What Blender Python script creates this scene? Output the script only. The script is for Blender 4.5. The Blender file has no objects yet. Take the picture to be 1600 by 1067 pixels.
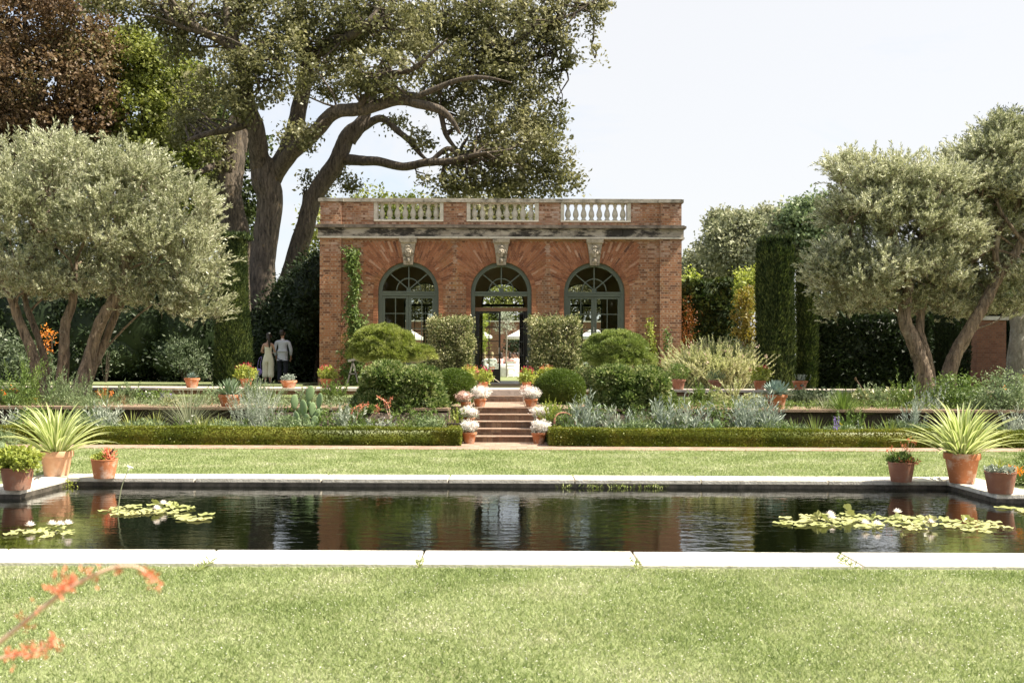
import bpy, bmesh, math, random
import numpy as np
from mathutils import Vector, Matrix
rng = np.random.default_rng(11)
random.seed(5)
PI = math.pi
scene = bpy.context.scene
COL = scene.collection
# ---------------------------------------------------------------- camera model (used to turn measured directions into places)
F, CX, CY, ROLL, HC = 1556.0, 800.0, 572.0, 0.004, 1.6
def P(px, py, d):
    u, v = px - CX, py - CY
    return np.array([(u + ROLL*v)/F*d, d, HC + (ROLL*u - v)/F*d])
def G(px, py, z):
    u, v = px - CX, py - CY
    d = (z - HC)/((ROLL*u - v)/F)
    return np.array([(u + ROLL*v)/F*d, d, z])
def X(px, d): return (px - CX)/F*d
# ---------------------------------------------------------------- materials
def newmat(name):
    m = bpy.data.materials.new(name); m.use_nodes = True
    nt = m.node_tree
    for n in list(nt.nodes): nt.nodes.remove(n)
    out = nt.nodes.new('ShaderNodeOutputMaterial')
    return m, nt, out
def N(nt, t, **kw):
    n = nt.nodes.new(t)
    for k, v in kw.items():
        if k.startswith('i_'):
            key = k[2:].replace('_', ' ')
            n.inputs[key].default_value = v
        else: setattr(n, k, v)
    return n
def ramp(nt, stops, interp='LINEAR'):
    r = nt.nodes.new('ShaderNodeValToRGB'); cr = r.color_ramp; cr.interpolation = interp
    while len(cr.elements) < len(stops): cr.elements.new(0.5)
    for e, (p, c) in zip(cr.elements, stops):
        e.position = p; e.color = (c[0], c[1], c[2], 1)
    return r
def L(nt, a, b): nt.links.new(a, b)
def leafmat(name, cols, trans=0.3, rough=0.5, spec=0.25, big=1.2, bigamt=0.35):
    """leaf colour drawn per leaf from cols, with a slow drift of tone over the plant"""
    m, nt, out = newmat(name)
    geo = N(nt, 'ShaderNodeNewGeometry')
    k = len(cols)
    r = ramp(nt, [(i/(k-1) if k > 1 else 0, c) for i, c in enumerate(cols)])
    tc = N(nt, 'ShaderNodeTexCoord')
    no = N(nt, 'ShaderNodeTexNoise', i_Scale=big, i_Detail=5.0)
    L(nt, tc.outputs['Object'], no.inputs['Vector'])
    mx = N(nt, 'ShaderNodeMix', data_type='FLOAT'); mx.inputs[0].default_value = bigamt
    mr = N(nt, 'ShaderNodeMapRange'); mr.inputs['From Min'].default_value = .36; mr.inputs['From Max'].default_value = .64; L(nt, no.outputs['Fac'], mr.inputs['Value'])
    L(nt, geo.outputs['Random Per Island'], mx.inputs[2]); L(nt, mr.outputs[0], mx.inputs[3])
    L(nt, mx.outputs[0], r.inputs['Fac'])
    bs = N(nt, 'ShaderNodeBsdfPrincipled', i_Roughness=rough)
    bs.inputs['Specular IOR Level'].default_value = spec
    L(nt, r.outputs['Color'], bs.inputs['Base Color'])
    tr = N(nt, 'ShaderNodeBsdfTranslucent')
    hs = N(nt, 'ShaderNodeHueSaturation', i_Saturation=1.15, i_Value=1.25)
    L(nt, r.outputs['Color'], hs.inputs['Color']); L(nt, hs.outputs['Color'], tr.inputs['Color'])
    ms = N(nt, 'ShaderNodeMixShader'); ms.inputs[0].default_value = trans
    L(nt, bs.outputs[0], ms.inputs[1]); L(nt, tr.outputs[0], ms.inputs[2]); L(nt, ms.outputs[0], out.inputs[0])
    return m
def surf(name, c1, c2, scale=6, rough=0.7, bump=0.2, bscale=40, metal=0, c3=None, t3=(0.55, 0.7), s3=2.0, stretch=(1, 1, 1), spec=0.5, detail=6):
    """mottled surface of two tones, an optional third tone in patches of its own, and a fine bump"""
    m, nt, out = newmat(name)
    tc = N(nt, 'ShaderNodeTexCoord'); mp = N(nt, 'ShaderNodeMapping'); mp.inputs['Scale'].default_value = stretch
    L(nt, tc.outputs['Object'], mp.inputs['Vector'])
    no = N(nt, 'ShaderNodeTexNoise', i_Scale=scale, i_Detail=float(detail), i_Roughness=0.65)
    L(nt, mp.outputs[0], no.inputs['Vector'])
    r = ramp(nt, [(0.32, c1), (0.68, c2)]); L(nt, no.outputs['Fac'], r.inputs['Fac'])
    colr = r.outputs['Color']
    if c3 is not None:
        n3 = N(nt, 'ShaderNodeTexNoise', i_Scale=s3, i_Detail=8.0, i_Roughness=0.7)
        L(nt, mp.outputs[0], n3.inputs['Vector'])
        r3 = ramp(nt, [(t3[0], (0, 0, 0)), (t3[1], (1, 1, 1))]); L(nt, n3.outputs['Fac'], r3.inputs['Fac'])
        mx = N(nt, 'ShaderNodeMix', data_type='RGBA')
        L(nt, r3.outputs['Color'], mx.inputs[0]); L(nt, colr, mx.inputs[6]); mx.inputs[7].default_value = (*c3, 1)
        colr = mx.outputs[2]
    bs = N(nt, 'ShaderNodeBsdfPrincipled', i_Roughness=rough, i_Metallic=metal)
    bs.inputs['Specular IOR Level'].default_value = spec
    L(nt, colr, bs.inputs['Base Color'])
    if bump:
        nb = N(nt, 'ShaderNodeTexNoise', i_Scale=bscale, i_Detail=5.0); L(nt, mp.outputs[0], nb.inputs['Vector'])
        b = N(nt, 'ShaderNodeBump', i_Strength=bump, i_Distance=0.02); L(nt, nb.outputs['Fac'], b.inputs['Height'])
        L(nt, b.outputs[0], bs.inputs['Normal'])
    L(nt, bs.outputs[0], out.inputs[0])
    return m
def brickmat(name, cols, mortar, bw=0.24, bh=0.075, ms=0.010, header=True, stain=None, white=0.0):
    m, nt, out = newmat(name)
    tc = N(nt, 'ShaderNodeTexCoord'); geo = N(nt, 'ShaderNodeNewGeometry')
    sp = N(nt, 'ShaderNodeSeparateXYZ'); L(nt, tc.outputs['Object'], sp.inputs[0])
    sn = N(nt, 'ShaderNodeSeparateXYZ'); L(nt, geo.outputs['Normal'], sn.inputs[0])
    ab = N(nt, 'ShaderNodeMath', operation='ABSOLUTE'); L(nt, sn.outputs['X'], ab.inputs[0])
    gt = N(nt, 'ShaderNodeMath', operation='GREATER_THAN'); gt.inputs[1].default_value = 0.7; L(nt, ab.outputs[0], gt.inputs[0])
    mx = N(nt, 'ShaderNodeMix', data_type='FLOAT'); L(nt, gt.outputs[0], mx.inputs[0]); L(nt, sp.outputs['X'], mx.inputs[2]); L(nt, sp.outputs['Y'], mx.inputs[3])
    az = N(nt, 'ShaderNodeMath', operation='ABSOLUTE'); L(nt, sn.outputs['Z'], az.inputs[0])
    gz = N(nt, 'ShaderNodeMath', operation='GREATER_THAN'); gz.inputs[1].default_value = 0.7; L(nt, az.outputs[0], gz.inputs[0])
    mz = N(nt, 'ShaderNodeMix', data_type='FLOAT'); L(nt, gz.outputs[0], mz.inputs[0]); L(nt, sp.outputs['Z'], mz.inputs[2]); L(nt, sp.outputs['Y'], mz.inputs[3])
    cb = N(nt, 'ShaderNodeCombineXYZ'); L(nt, mx.outputs[0], cb.inputs[0]); L(nt, mz.outputs[0], cb.inputs[1])
    # slight waviness so courses are not ruler straight
    nw = N(nt, 'ShaderNodeTexNoise', i_Scale=3.0, i_Detail=3.0); L(nt, cb.outputs[0], nw.inputs['Vector'])
    va = N(nt, 'ShaderNodeVectorMath', operation='MULTIPLY_ADD'); L(nt, nw.outputs['Color'], va.inputs[0]); va.inputs[1].default_value = (.03, .022, 0); L(nt, cb.outputs[0], va.inputs[2])
    bt = N(nt, 'ShaderNodeTexBrick', offset=0.5, squash=(0.5 if header else 1.0), squash_frequency=2)
    bt.inputs['Scale'].default_value = 1.0; bt.inputs['Brick Width'].default_value = bw; bt.inputs['Row Height'].default_value = bh
    bt.inputs['Mortar Size'].default_value = ms; bt.inputs['Mortar Smooth'].default_value = 0.3; bt.inputs['Bias'].default_value = 0.0
    bt.inputs['Color1'].default_value = (0, 0, 0, 1); bt.inputs['Color2'].default_value = (1, 1, 1, 1); bt.inputs['Mortar'].default_value = (.5, .5, .5, 1)
    L(nt, va.outputs[0], bt.inputs['Vector'])
    k = len(cols); r = ramp(nt, [(i/(k-1), c) for i, c in enumerate(cols)])
    L(nt, bt.outputs['Color'], r.inputs['Fac'])
    c = r.outputs['Color']
    nf = N(nt, 'ShaderNodeTexNoise', i_Scale=28.0, i_Detail=4.0); L(nt, tc.outputs['Object'], nf.inputs['Vector'])
    hv = N(nt, 'ShaderNodeMapRange'); hv.inputs['To Min'].default_value = .62; hv.inputs['To Max'].default_value = 1.38; L(nt, nf.outputs['Fac'], hv.inputs['Value'])
    hs = N(nt, 'ShaderNodeHueSaturation'); L(nt, hv.outputs[0], hs.inputs['Value']); L(nt, c, hs.inputs['Color'])
    c = hs.outputs['Color']
    if white:
        # lime bloom standing on the upper courses and in drifting patches
        nb = N(nt, 'ShaderNodeTexNoise', i_Scale=1.1, i_Detail=7.0, i_Roughness=.75)
        ws = N(nt, 'ShaderNodeMapping'); ws.inputs['Scale'].default_value = (0.8, 0.8, 2.6); L(nt, tc.outputs['Object'], ws.inputs[0]); L(nt, ws.outputs[0], nb.inputs['Vector'])
        zz = N(nt, 'ShaderNodeMapRange'); zz.inputs['From Min'].default_value = 3.2; zz.inputs['From Max'].default_value = 4.9; zz.inputs['To Min'].default_value = -.1; zz.inputs['To Max'].default_value = .06
        L(nt, sp.outputs['Z'], zz.inputs['Value'])
        ad = N(nt, 'ShaderNodeMath', operation='ADD'); L(nt, nb.outputs['Fac'], ad.inputs[0]); L(nt, zz.outputs[0], ad.inputs[1])
        rw = ramp(nt, [(0.50, (0, 0, 0)), (0.62, (white, white, white))]); L(nt, ad.outputs[0], rw.inputs['Fac'])
        m1 = N(nt, 'ShaderNodeMath', operation='MULTIPLY'); L(nt, rw.outputs['Color'], m1.inputs[0]); L(nt, bt.outputs['Color'], m1.inputs[1])
        mw = N(nt, 'ShaderNodeMix', data_type='RGBA'); L(nt, m1.outputs[0], mw.inputs[0]); L(nt, c, mw.inputs[6]); mw.inputs[7].default_value = (.50, .38, .33, 1)
        c = mw.outputs[2]
        # headers catching the light, painted as single pale bricks
        wn = N(nt, 'ShaderNodeTexWhiteNoise', noise_dimensions='2D')
        sc = N(nt, 'ShaderNodeVectorMath', operation='DIVIDE'); sc.inputs[1].default_value = (.12, .15, 1); L(nt, cb.outputs[0], sc.inputs[0])
        fl = N(nt, 'ShaderNodeVectorMath', operation='FLOOR'); L(nt, sc.outputs[0], fl.inputs[0]); L(nt, fl.outputs[0], wn.inputs['Vector'])
        fr = N(nt, 'ShaderNodeVectorMath', operation='FRACTION'); L(nt, sc.outputs[0], fr.inputs[0])
        fs = N(nt, 'ShaderNodeSeparateXYZ'); L(nt, fr.outputs[0], fs.inputs[0])
        a1 = N(nt, 'ShaderNodeMath', operation='LESS_THAN'); a1.inputs[1].default_value = .5; L(nt, fs.outputs['X'], a1.inputs[0])
        a2 = N(nt, 'ShaderNodeMath', operation='LESS_THAN'); a2.inputs[1].default_value = .42; L(nt, fs.outputs['Y'], a2.inputs[0])
        a3 = N(nt, 'ShaderNodeMath', operation='GREATER_THAN'); a3.inputs[1].default_value = .55; L(nt, wn.outputs['Value'], a3.inputs[0])
        b1 = N(nt, 'ShaderNodeMath', operation='MULTIPLY'); L(nt, a1.outputs[0], b1.inputs[0]); L(nt, a2.outputs[0], b1.inputs[1])
        b2 = N(nt, 'ShaderNodeMath', operation='MULTIPLY'); L(nt, b1.outputs[0], b2.inputs[0]); L(nt, a3.outputs[0], b2.inputs[1])
        b3 = N(nt, 'ShaderNodeMath', operation='MULTIPLY'); L(nt, b2.outputs[0], b3.inputs[0]); b3.inputs[1].default_value = .6
        mh = N(nt, 'ShaderNodeMix', data_type='RGBA'); L(nt, b3.outputs[0], mh.inputs[0]); L(nt, c, mh.inputs[6]); mh.inputs[7].default_value = (.52, .34, .24, 1)
        c = mh.outputs[2]
    if stain:
        for (sc_, lo, hi, cc, amt, seed) in stain:
            ns = N(nt, 'ShaderNodeTexNoise', i_Scale=sc_, i_Detail=8.0, i_Roughness=.7)
            mpp = N(nt, 'ShaderNodeMapping'); mpp.inputs['Location'].default_value = (seed, seed*1.7, 0); L(nt, tc.outputs['Object'], mpp.inputs[0]); L(nt, mpp.outputs[0], ns.inputs['Vector'])
            rs = ramp(nt, [(lo, (0, 0, 0)), (hi, (amt, amt, amt))]); L(nt, ns.outputs['Fac'], rs.inputs['Fac'])
            mm = N(nt, 'ShaderNodeMix', data_type='RGBA'); L(nt, rs.outputs['Color'], mm.inputs[0]); L(nt, c, mm.inputs[6]); mm.inputs[7].default_value = (*cc, 1)
            c = mm.outputs[2]
    mo = N(nt, 'ShaderNodeMix', data_type='RGBA'); L(nt, bt.outputs['Fac'], mo.inputs[0]); L(nt, c, mo.inputs[6]); mo.inputs[7].default_value = (*mortar, 1)
    bs = N(nt, 'ShaderNodeBsdfPrincipled', i_Roughness=0.75)
    L(nt, mo.outputs[2], bs.inputs['Base Color'])
    sub = N(nt, 'ShaderNodeMath', operation='MULTIPLY_ADD'); sub.inputs[1].default_value = -1.0; L(nt, bt.outputs['Fac'], sub.inputs[0])
    nf2 = N(nt, 'ShaderNodeMath', operation='MULTIPLY'); nf2.inputs[1].default_value = .8; L(nt, nf.outputs['Fac'], nf2.inputs[0]); L(nt, nf2.outputs[0], sub.inputs[2])
    bu = N(nt, 'ShaderNodeBump', i_Strength=0.7, i_Distance=0.012); L(nt, sub.outputs[0], bu.inputs['Height']); L(nt, bu.outputs[0], bs.inputs['Normal'])
    L(nt, bs.outputs[0], out.inputs[0])
    return m
# ---------------------------------------------------------------- mesh building
def root_origin(p):
    if p is None: return np.zeros(3)
    while p.parent is not None: p = p.parent
    return np.array(p.location) if p.get('_world') else np.zeros(3)
class MB:
    """collects geometry of one mesh"""
    def __init__(s): s.v = []; s.f = []; s.m = []; s.n = 0
    def add(s, V, Fs, mi=0):
        V = np.asarray(V, float).reshape(-1, 3)
        s.v.append(V)
        if isinstance(Fs, np.ndarray): Fs = Fs.tolist()
        o = s.n
        s.f.extend([[i + o for i in f] for f in Fs]); s.m.extend([mi]*len(Fs)); s.n += len(V)
        return s
    def box(s, x0, x1, y0, y1, z0, z1, mi=0):
        V = [(x0,y0,z0),(x1,y0,z0),(x1,y1,z0),(x0,y1,z0),(x0,y0,z1),(x1,y0,z1),(x1,y1,z1),(x0,y1,z1)]
        return s.add(V, [[0,3,2,1],[4,5,6,7],[0,1,5,4],[1,2,6,5],[2,3,7,6],[3,0,4,7]], mi)
    def bar(s, p, q, w, t, up=(0, 1, 0), mi=0):
        p, q = np.array(p, float), np.array(q, float); d = q - p; d /= np.linalg.norm(d)
        up = np.array(up, float); a = np.cross(d, up); a /= np.linalg.norm(a); b = np.cross(a, d)
        V = [c + a*sx*w/2 + b*sy*t/2 for c in (p, q) for sx, sy in ((-1,-1),(1,-1),(1,1),(-1,1))]
        return s.add(V, [[0,1,2,3],[7,6,5,4],[0,4,5,1],[1,5,6,2],[2,6,7,3],[3,7,4,0]], mi)
    def lathe(s, prof, n=20, c=(0, 0, 0), mi=0, cap=True):
        V = []; Fs = []
        for (r, z) in prof:
            for i in range(n):
                a = 2*PI*i/n; V.append((c[0] + r*math.cos(a), c[1] + r*math.sin(a), c[2] + z))
        for k in range(len(prof)-1):
            for i in range(n):
                j = (i+1) % n; Fs.append([k*n+i, k*n+j, (k+1)*n+j, (k+1)*n+i])
        if cap:
            Fs.append(list(range(n))[::-1]); Fs.append([(len(prof)-1)*n+i for i in range(n)])
        return s.add(V, Fs, mi)
    def ball(s, c, r, n=12, m=8, mi=0, noise=0):
        rx, ry, rz = (r, r, r) if np.isscalar(r) else r
        V = []; Fs = []
        for k in range(m+1):
            t = PI*k/m
            for i in range(n):
                a = 2*PI*i/n; q = 1 + (random.uniform(-noise, noise) if noise else 0)
                V.append((c[0]+rx*q*math.sin(t)*math.cos(a), c[1]+ry*q*math.sin(t)*math.sin(a), c[2]+rz*q*math.cos(t)))
        for k in range(m):
            for i in range(n):
                j = (i+1) % n; Fs.append([k*n+i, (k+1)*n+i, (k+1)*n+j, k*n+j])
        return s.add(V, Fs, mi)
    def tube(s, pts, rad, n=8, mi=0, rough=0.0, sub=0, capend=True):
        pts = np.array(pts, float); rad = np.array(rad, float)
        if sub: pts, rad = smooth_path(pts, rad, sub)
        V = []; Fs = []
        T = np.gradient(pts, axis=0); T /= (np.linalg.norm(T, axis=1)[:, None] + 1e-9)
        up = np.array([0.3, 1, 0.1]); a = np.cross(T[0], up); a /= np.linalg.norm(a)
        for k in range(len(pts)):
            a = a - T[k]*np.dot(a, T[k]); a /= np.linalg.norm(a); b = np.cross(T[k], a)
            for i in range(n):
                th = 2*PI*i/n
                rr = rad[k]*(1 + (rough*(math.sin(3*th + k*.35) * .5 + random.uniform(-.6, .6)) if rough else 0))
                V.append(pts[k] + rr*(math.cos(th)*a + math.sin(th)*b))
        for k in range(len(pts)-1):
            for i in range(n):
                j = (i+1) % n; Fs.append([k*n+i, k*n+j, (k+1)*n+j, (k+1)*n+i])
        if capend: Fs.append(list(range(n))[::-1]); Fs.append([(len(pts)-1)*n+i for i in range(n)])
        return s.add(V, Fs, mi)
    def build(s, name, mats, parent=None, smooth=False, origin=None):
        V = np.concatenate(s.v) if s.v else np.zeros((0, 3))
        if origin is None: origin = root_origin(parent)
        V = V - np.array(origin)
        me = bpy.data.meshes.new(name); me.from_pydata(V.tolist(), [], s.f)
        if not isinstance(mats, (list, tuple)): mats = [mats]
        for m_ in mats: me.materials.append(m_)
        me.polygons.foreach_set('material_index', s.m)
        if smooth: me.polygons.foreach_set('use_smooth', [True]*len(me.polygons))
        me.update()
        o = bpy.data.objects.new(name, me); COL.objects.link(o)
        if parent is not None: o.parent = parent
        return o
def smooth_path(pts, rad, sub):
    n = len(pts); P_, R_ = [], []
    for i in range(n-1):
        p0, p1, p2, p3 = pts[max(i-1, 0)], pts[i], pts[i+1], pts[min(i+2, n-1)]
        for k in range(sub):
            t = k/sub
            P_.append(.5*((2*p1) + (-p0+p2)*t + (2*p0-5*p1+4*p2-p3)*t*t + (-p0+3*p1-3*p2+p3)*t**3)); R_.append(rad[i]*(1-t) + rad[i+1]*t)
    P_.append(pts[-1]); R_.append(rad[-1])
    return np.array(P_), np.array(R_)
def npobj(name, V, Q, mats, parent=None, mi=None, origin=None, smooth=False):
    """big mesh of equal-sided faces straight from arrays"""
    if origin is None: origin = root_origin(parent)
    V = np.ascontiguousarray(V - np.array(origin), dtype=np.float32); Q = np.ascontiguousarray(Q, dtype=np.int32)
    me = bpy.data.meshes.new(name)
    me.vertices.add(len(V)); me.vertices.foreach_set('co', V.ravel())
    k = Q.shape[1]; me.loops.add(Q.size); me.loops.foreach_set('vertex_index', Q.ravel())
    me.polygons.add(len(Q)); me.polygons.foreach_set('loop_start', np.arange(0, Q.size, k, dtype=np.int32))
    if not isinstance(mats, (list, tuple)): mats = [mats]
    for m_ in mats: me.materials.append(m_)
    if mi is not None: me.polygons.foreach_set('material_index', np.asarray(mi, dtype=np.int32))
    if smooth: me.polygons.foreach_set('use_smooth', np.ones(len(Q), dtype=bool))
    me.update(calc_edges=True); me.validate()
    o = bpy.data.objects.new(name, me); COL.objects.link(o)
    if parent is not None: o.parent = parent
    return o
def tag(o, label=None, cat=None, group=None, kind=None):
    if label: o['label'] = label
    if cat: o['category'] = cat
    if group: o['group'] = group
    if kind: o['kind'] = kind
    return o
def thing(name, label, cat, loc=(0, 0, 0), group=None, world=True, rz=0):
    o = bpy.data.objects.new(name, None); COL.objects.link(o); o.empty_display_size = .2
    o.location = tuple(float(v) for v in loc); o.rotation_euler = (0, 0, rz)
    tag(o, label, cat, group)
    if world: o['_world'] = 1
    return o
def dup(root, loc, label, rz=0, scale=1.0, group=None):
    def cp(o, par):
        c = o.copy(); COL.objects.link(c); c.parent = par
        for ch in o.children: cp(ch, c)
        return c
    r = cp(root, None)
    r.location = tuple(float(v) for v in loc); r.rotation_euler = (0, 0, rz); r.scale = (scale,)*3 if np.isscalar(scale) else scale
    r['label'] = label
    if group: r['group'] = group
    return r
# ---------------------------------------------------------------- foliage
def unit(a): return a/(np.linalg.norm(a, axis=-1, keepdims=True) + 1e-9)
def rdir(n): return unit(rng.normal(size=(n, 3)))
def leaves(B, D, Ln, W, nrm=None, fold=.18):
    """one folded rhombic leaf per base point B along D"""
    n = len(B); D = unit(D)
    if nrm is None: nrm = rdir(n)
    S = unit(np.cross(D, nrm)); U = np.cross(S, D)
    Ln = np.broadcast_to(Ln, (n,))[:, None]; W = np.broadcast_to(W, (n,))[:, None]
    mid = B + D*Ln*.45
    V = np.stack([B, mid + S*W*.5 + U*W*fold, B + D*Ln, mid - S*W*.5 + U*W*fold], 1).reshape(-1, 3)
    Q = np.arange(4*n).reshape(n, 4)
    return V, Q
def cat(*vq):
    V = []; Q = []; o = 0
    for v, q in vq:
        if len(v) == 0: continue
        V.append(v); Q.append(q + o); o += len(v)
    return np.concatenate(V), np.concatenate(Q)
def blobleaves(blobs, nclump, per, cr, Ln, W, shell=.55, outward=.6, up=.25, lo=-1.0):
    """leaf clumps spread through lumpy ellipsoids; blobs = [(centre, (rx,ry,rz)), ...]"""
    C = np.array([b[0] for b in blobs], float); R = np.array([np.broadcast_to(b[1], (3,)) for b in blobs], float)
    w = (R[:, 0]*R[:, 2]); w = w/w.sum()
    idx = rng.choice(len(blobs), nclump, p=w)
    u = rdir(nclump)
    if lo > -1: u[:, 2] = np.where(u[:, 2] < lo, -u[:, 2]*.5, u[:, 2]); u = unit(u)
    rad = shell + (1-shell)*rng.random(nclump)**.6
    cc = C[idx] + u*R[idx]*rad[:, None]
    k = rng.poisson(per, nclump); ii = np.repeat(np.arange(nclump), k); n = len(ii)
    crr = cr*(0.6 + .8*rng.random(nclump))
    off = rng.normal(size=(n, 3))*crr[ii][:, None]*np.array([1, 1, .7])
    B = cc[ii] + off
    D = unit(u[ii]*outward + rdir(n) + np.array([0, 0, up]))
    s = .65 + .7*rng.random(n)
    Nn = unit(u[ii] + np.array([0, 0, .5]) + rdir(n)*.9)
    return leaves(B, D, Ln*s, W*s, Nn), cc
def shellleaves(Pn, Nn, Ln, W, jit=.02, outward=.7, up=.2):
    n = len(Pn); D = unit(Nn*outward + rdir(n)*.8 + np.array([0, 0, up])); s = .6 + .8*rng.random(n)
    return leaves(Pn + rdir(n)*jit*rng.random((n, 1)), D, Ln*s, W*s, unit(Nn + rdir(n)*.8))
def tufts(Pc, Nc, per, r, ln, w, up=.35):
    """little pompoms of leaves radiating from each point"""
    n = len(Pc); ii = np.repeat(np.arange(n), per); m = len(ii); R_ = rdir(m)
    D = unit(Nc[ii]*.75 + R_ + np.array([0, 0, up])); B = Pc[ii] + D*r*rng.random((m, 1)); s = .6 + .7*rng.random(m)
    return leaves(B, D, ln*s, w*s, unit(D*.3 + rdir(m)))
def boxpts(n, x0, x1, y0, y1, z0, z1, bottom=False):
    ax, ay, az = x1-x0, y1-y0, z1-z0
    ar = np.array([ax*az, ax*az, ay*az, ay*az, ax*ay]); f = rng.choice(5, n, p=ar/ar.sum())
    a, b = rng.random(n), rng.random(n); Pn = np.zeros((n, 3)); Nn = np.zeros((n, 3))
    for k, (fn, nn) in enumerate([(lambda a, b: (x0+ax*a, y0+0*a, z0+az*b), (0,-1,0)), (lambda a, b: (x0+ax*a, y1+0*a, z0+az*b), (0,1,0)),
                  (lambda a, b: (x0+0*a, y0+ay*a, z0+az*b), (-1,0,0)), (lambda a, b: (x1+0*a, y0+ay*a, z0+az*b), (1,0,0)), (lambda a, b: (x0+ax*a, y0+ay*b, z1+0*a), (0,0,1))]):
        mk = f == k; p = fn(a[mk], b[mk]); Pn[mk] = np.stack(p, 1); Nn[mk] = nn
    return Pn, Nn
def wob(Pn, Nn, amp, sc):
    """push points in and out along their normals in soft waves so clipped faces are not dead flat"""
    q = np.sin(Pn[:, 0]*sc*2.1 + 1.3)*np.cos(Pn[:, 2]*sc*2.7 + .4) + .6*np.sin(Pn[:, 1]*sc*3.1 + Pn[:, 0]*sc*4.3) + .5*np.sin(Pn[:, 2]*sc*5.3 + Pn[:, 0]*sc*1.7)
    return Pn + Nn*(q*amp)[:, None]
def coreq(x0, x1, y0, y1, z0, z1):
    V = np.array([(x0,y0,z0),(x1,y0,z0),(x1,y1,z0),(x0,y1,z0),(x0,y0,z1),(x1,y0,z1),(x1,y1,z1),(x0,y1,z1)], float)
    return V, np.array([[0,3,2,1],[4,5,6,7],[0,1,5,4],[1,2,6,5],[2,3,7,6],[3,0,4,7]])
def coreball(c, r, n=14, m=8):
    t = np.linspace(0, PI, m+1)[:, None]; a = np.arange(n)[None, :]*2*PI/n
    V = np.stack([c[0]+r[0]*np.sin(t)*np.cos(a), c[1]+r[1]*np.sin(t)*np.sin(a), c[2]+r[2]*np.cos(t)+0*a], -1).reshape(-1, 3)
    Q = [[k*n+i, (k+1)*n+i, (k+1)*n+(i+1) % n, k*n+(i+1) % n] for k in range(m) for i in range(n)]
    return V, np.array(Q)
def shoots(base, sdir, h, per, leaf_l, leaf_w, ang=.7, droop=0.0, tstart=.15, taper=.5):
    """leafy shoots: base (n,3), sdir (n,3), h (n,)"""
    n = len(base); h = np.broadcast_to(h, (n,)); sdir = unit(sdir)
    ii = np.repeat(np.arange(n), per); m = len(ii)
    t = tstart + (1-tstart)*((np.tile(np.arange(per), n) + rng.random(m)*.8)/per)
    pos = base[ii] + sdir[ii]*(h[ii]*t)[:, None]; pos[:, 2] -= droop*h[ii]*t**2
    sd = unit(sdir[ii] - np.array([0, 0, 1.])*(2*droop*t)[:, None])
    rad = unit(np.cross(sd, rdir(m)))
    a = ang*(1 - .5*t*taper)
    D = sd*np.cos(a)[:, None] + rad*np.sin(a)[:, None]
    s = (.7 + .5*rng.random(m))*(1 - .35*np.clip(t-.7, 0, 1)/.3)
    return leaves(pos, D, leaf_l*s, leaf_w*s, rdir(m))
def stems(base, sdir, h, w, droop=0.0, seg=3):
    """thin flat-sided stems as crossed quads"""
    n = len(base); h = np.broadcast_to(h, (n,)); sdir = unit(sdir); Vs = []; Qs = []; o = 0
    S = unit(np.cross(sdir, np.array([0, 1., 0.]) + 0*sdir)); 
    for k in range(seg):
        t0, t1 = k/seg, (k+1)/seg
        a = base + sdir*(h*t0)[:, None]; a[:, 2] -= droop*h*t0**2
        b = base + sdir*(h*t1)[:, None]; b[:, 2] -= droop*h*t1**2
        w0, w1 = w*(1-.6*t0), w*(1-.6*t1)
        V = np.stack([a - S*w0, a + S*w0, b + S*w1, b - S*w1], 1).reshape(-1, 3); Vs.append(V); Qs.append(np.arange(4*n).reshape(n, 4) + o); o += 4*n
    return np.concatenate(Vs), np.concatenate(Qs)
def blades(n, Ln, W, el=(.3, 1.4), droop=.6, seg=5, base_r=.03, stripes=False, vfold=.25, az0=0, widest=.3, lvar=.25, c=(0, 0, 0)):
    """strap leaves of a rosette; returns V, Q, material index"""
    i = np.arange(n); az = i*2.39996 + az0 + rng.normal(size=n)*.12
    e = el[0] + (el[1]-el[0])*((i + .5)/n)**.8 + rng.normal(size=n)*.05
    l = Ln*(1 - lvar*rng.random(n)); cols = 4 if stripes else 3
    V = np.zeros((n, seg+1, cols, 3)); mi = []
    R = np.stack([np.cos(az), np.sin(az), 0*az], 1); S = np.stack([-np.sin(az), np.cos(az), 0*az], 1)
    p = R*base_r*(1.3 - e[:, None]/1.6) + np.array(c); ea = e.copy()
    for k in range(seg+1):
        t = k/seg
        w = W*(np.interp(t, [0, widest, .65, 1], [.6, 1, .75, .03]))
        up = -R*np.sin(ea)[:, None] + np.array([0, 0, 1.])*np.cos(ea)[:, None]
        for c_ in range(cols):
            q = (c_/(cols-1) - .5)*2
            V[:, k, c_] = p + S*(q*w/2) + up*(abs(q)*w*vfold)
        d = R*np.cos(ea)[:, None] + np.array([0, 0, 1.])*np.sin(ea)[:, None]
        p = p + d*(l/seg)[:, None]; ea = ea - droop*(.5 + rng.random(n))*(t + .15)/seg*1.6
    Q = []
    st = (seg+1)*cols
    for k in range(seg):
        for c_ in range(cols-1):
            a = i*st + k*cols + c_; Q.append(np.stack([a, a+1, a+cols+1, a+cols], 1)); mi += [1 if (stripes and c_ == 1) else 0]*n
    return V.reshape(-1, 3), np.concatenate(Q), mi
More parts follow.
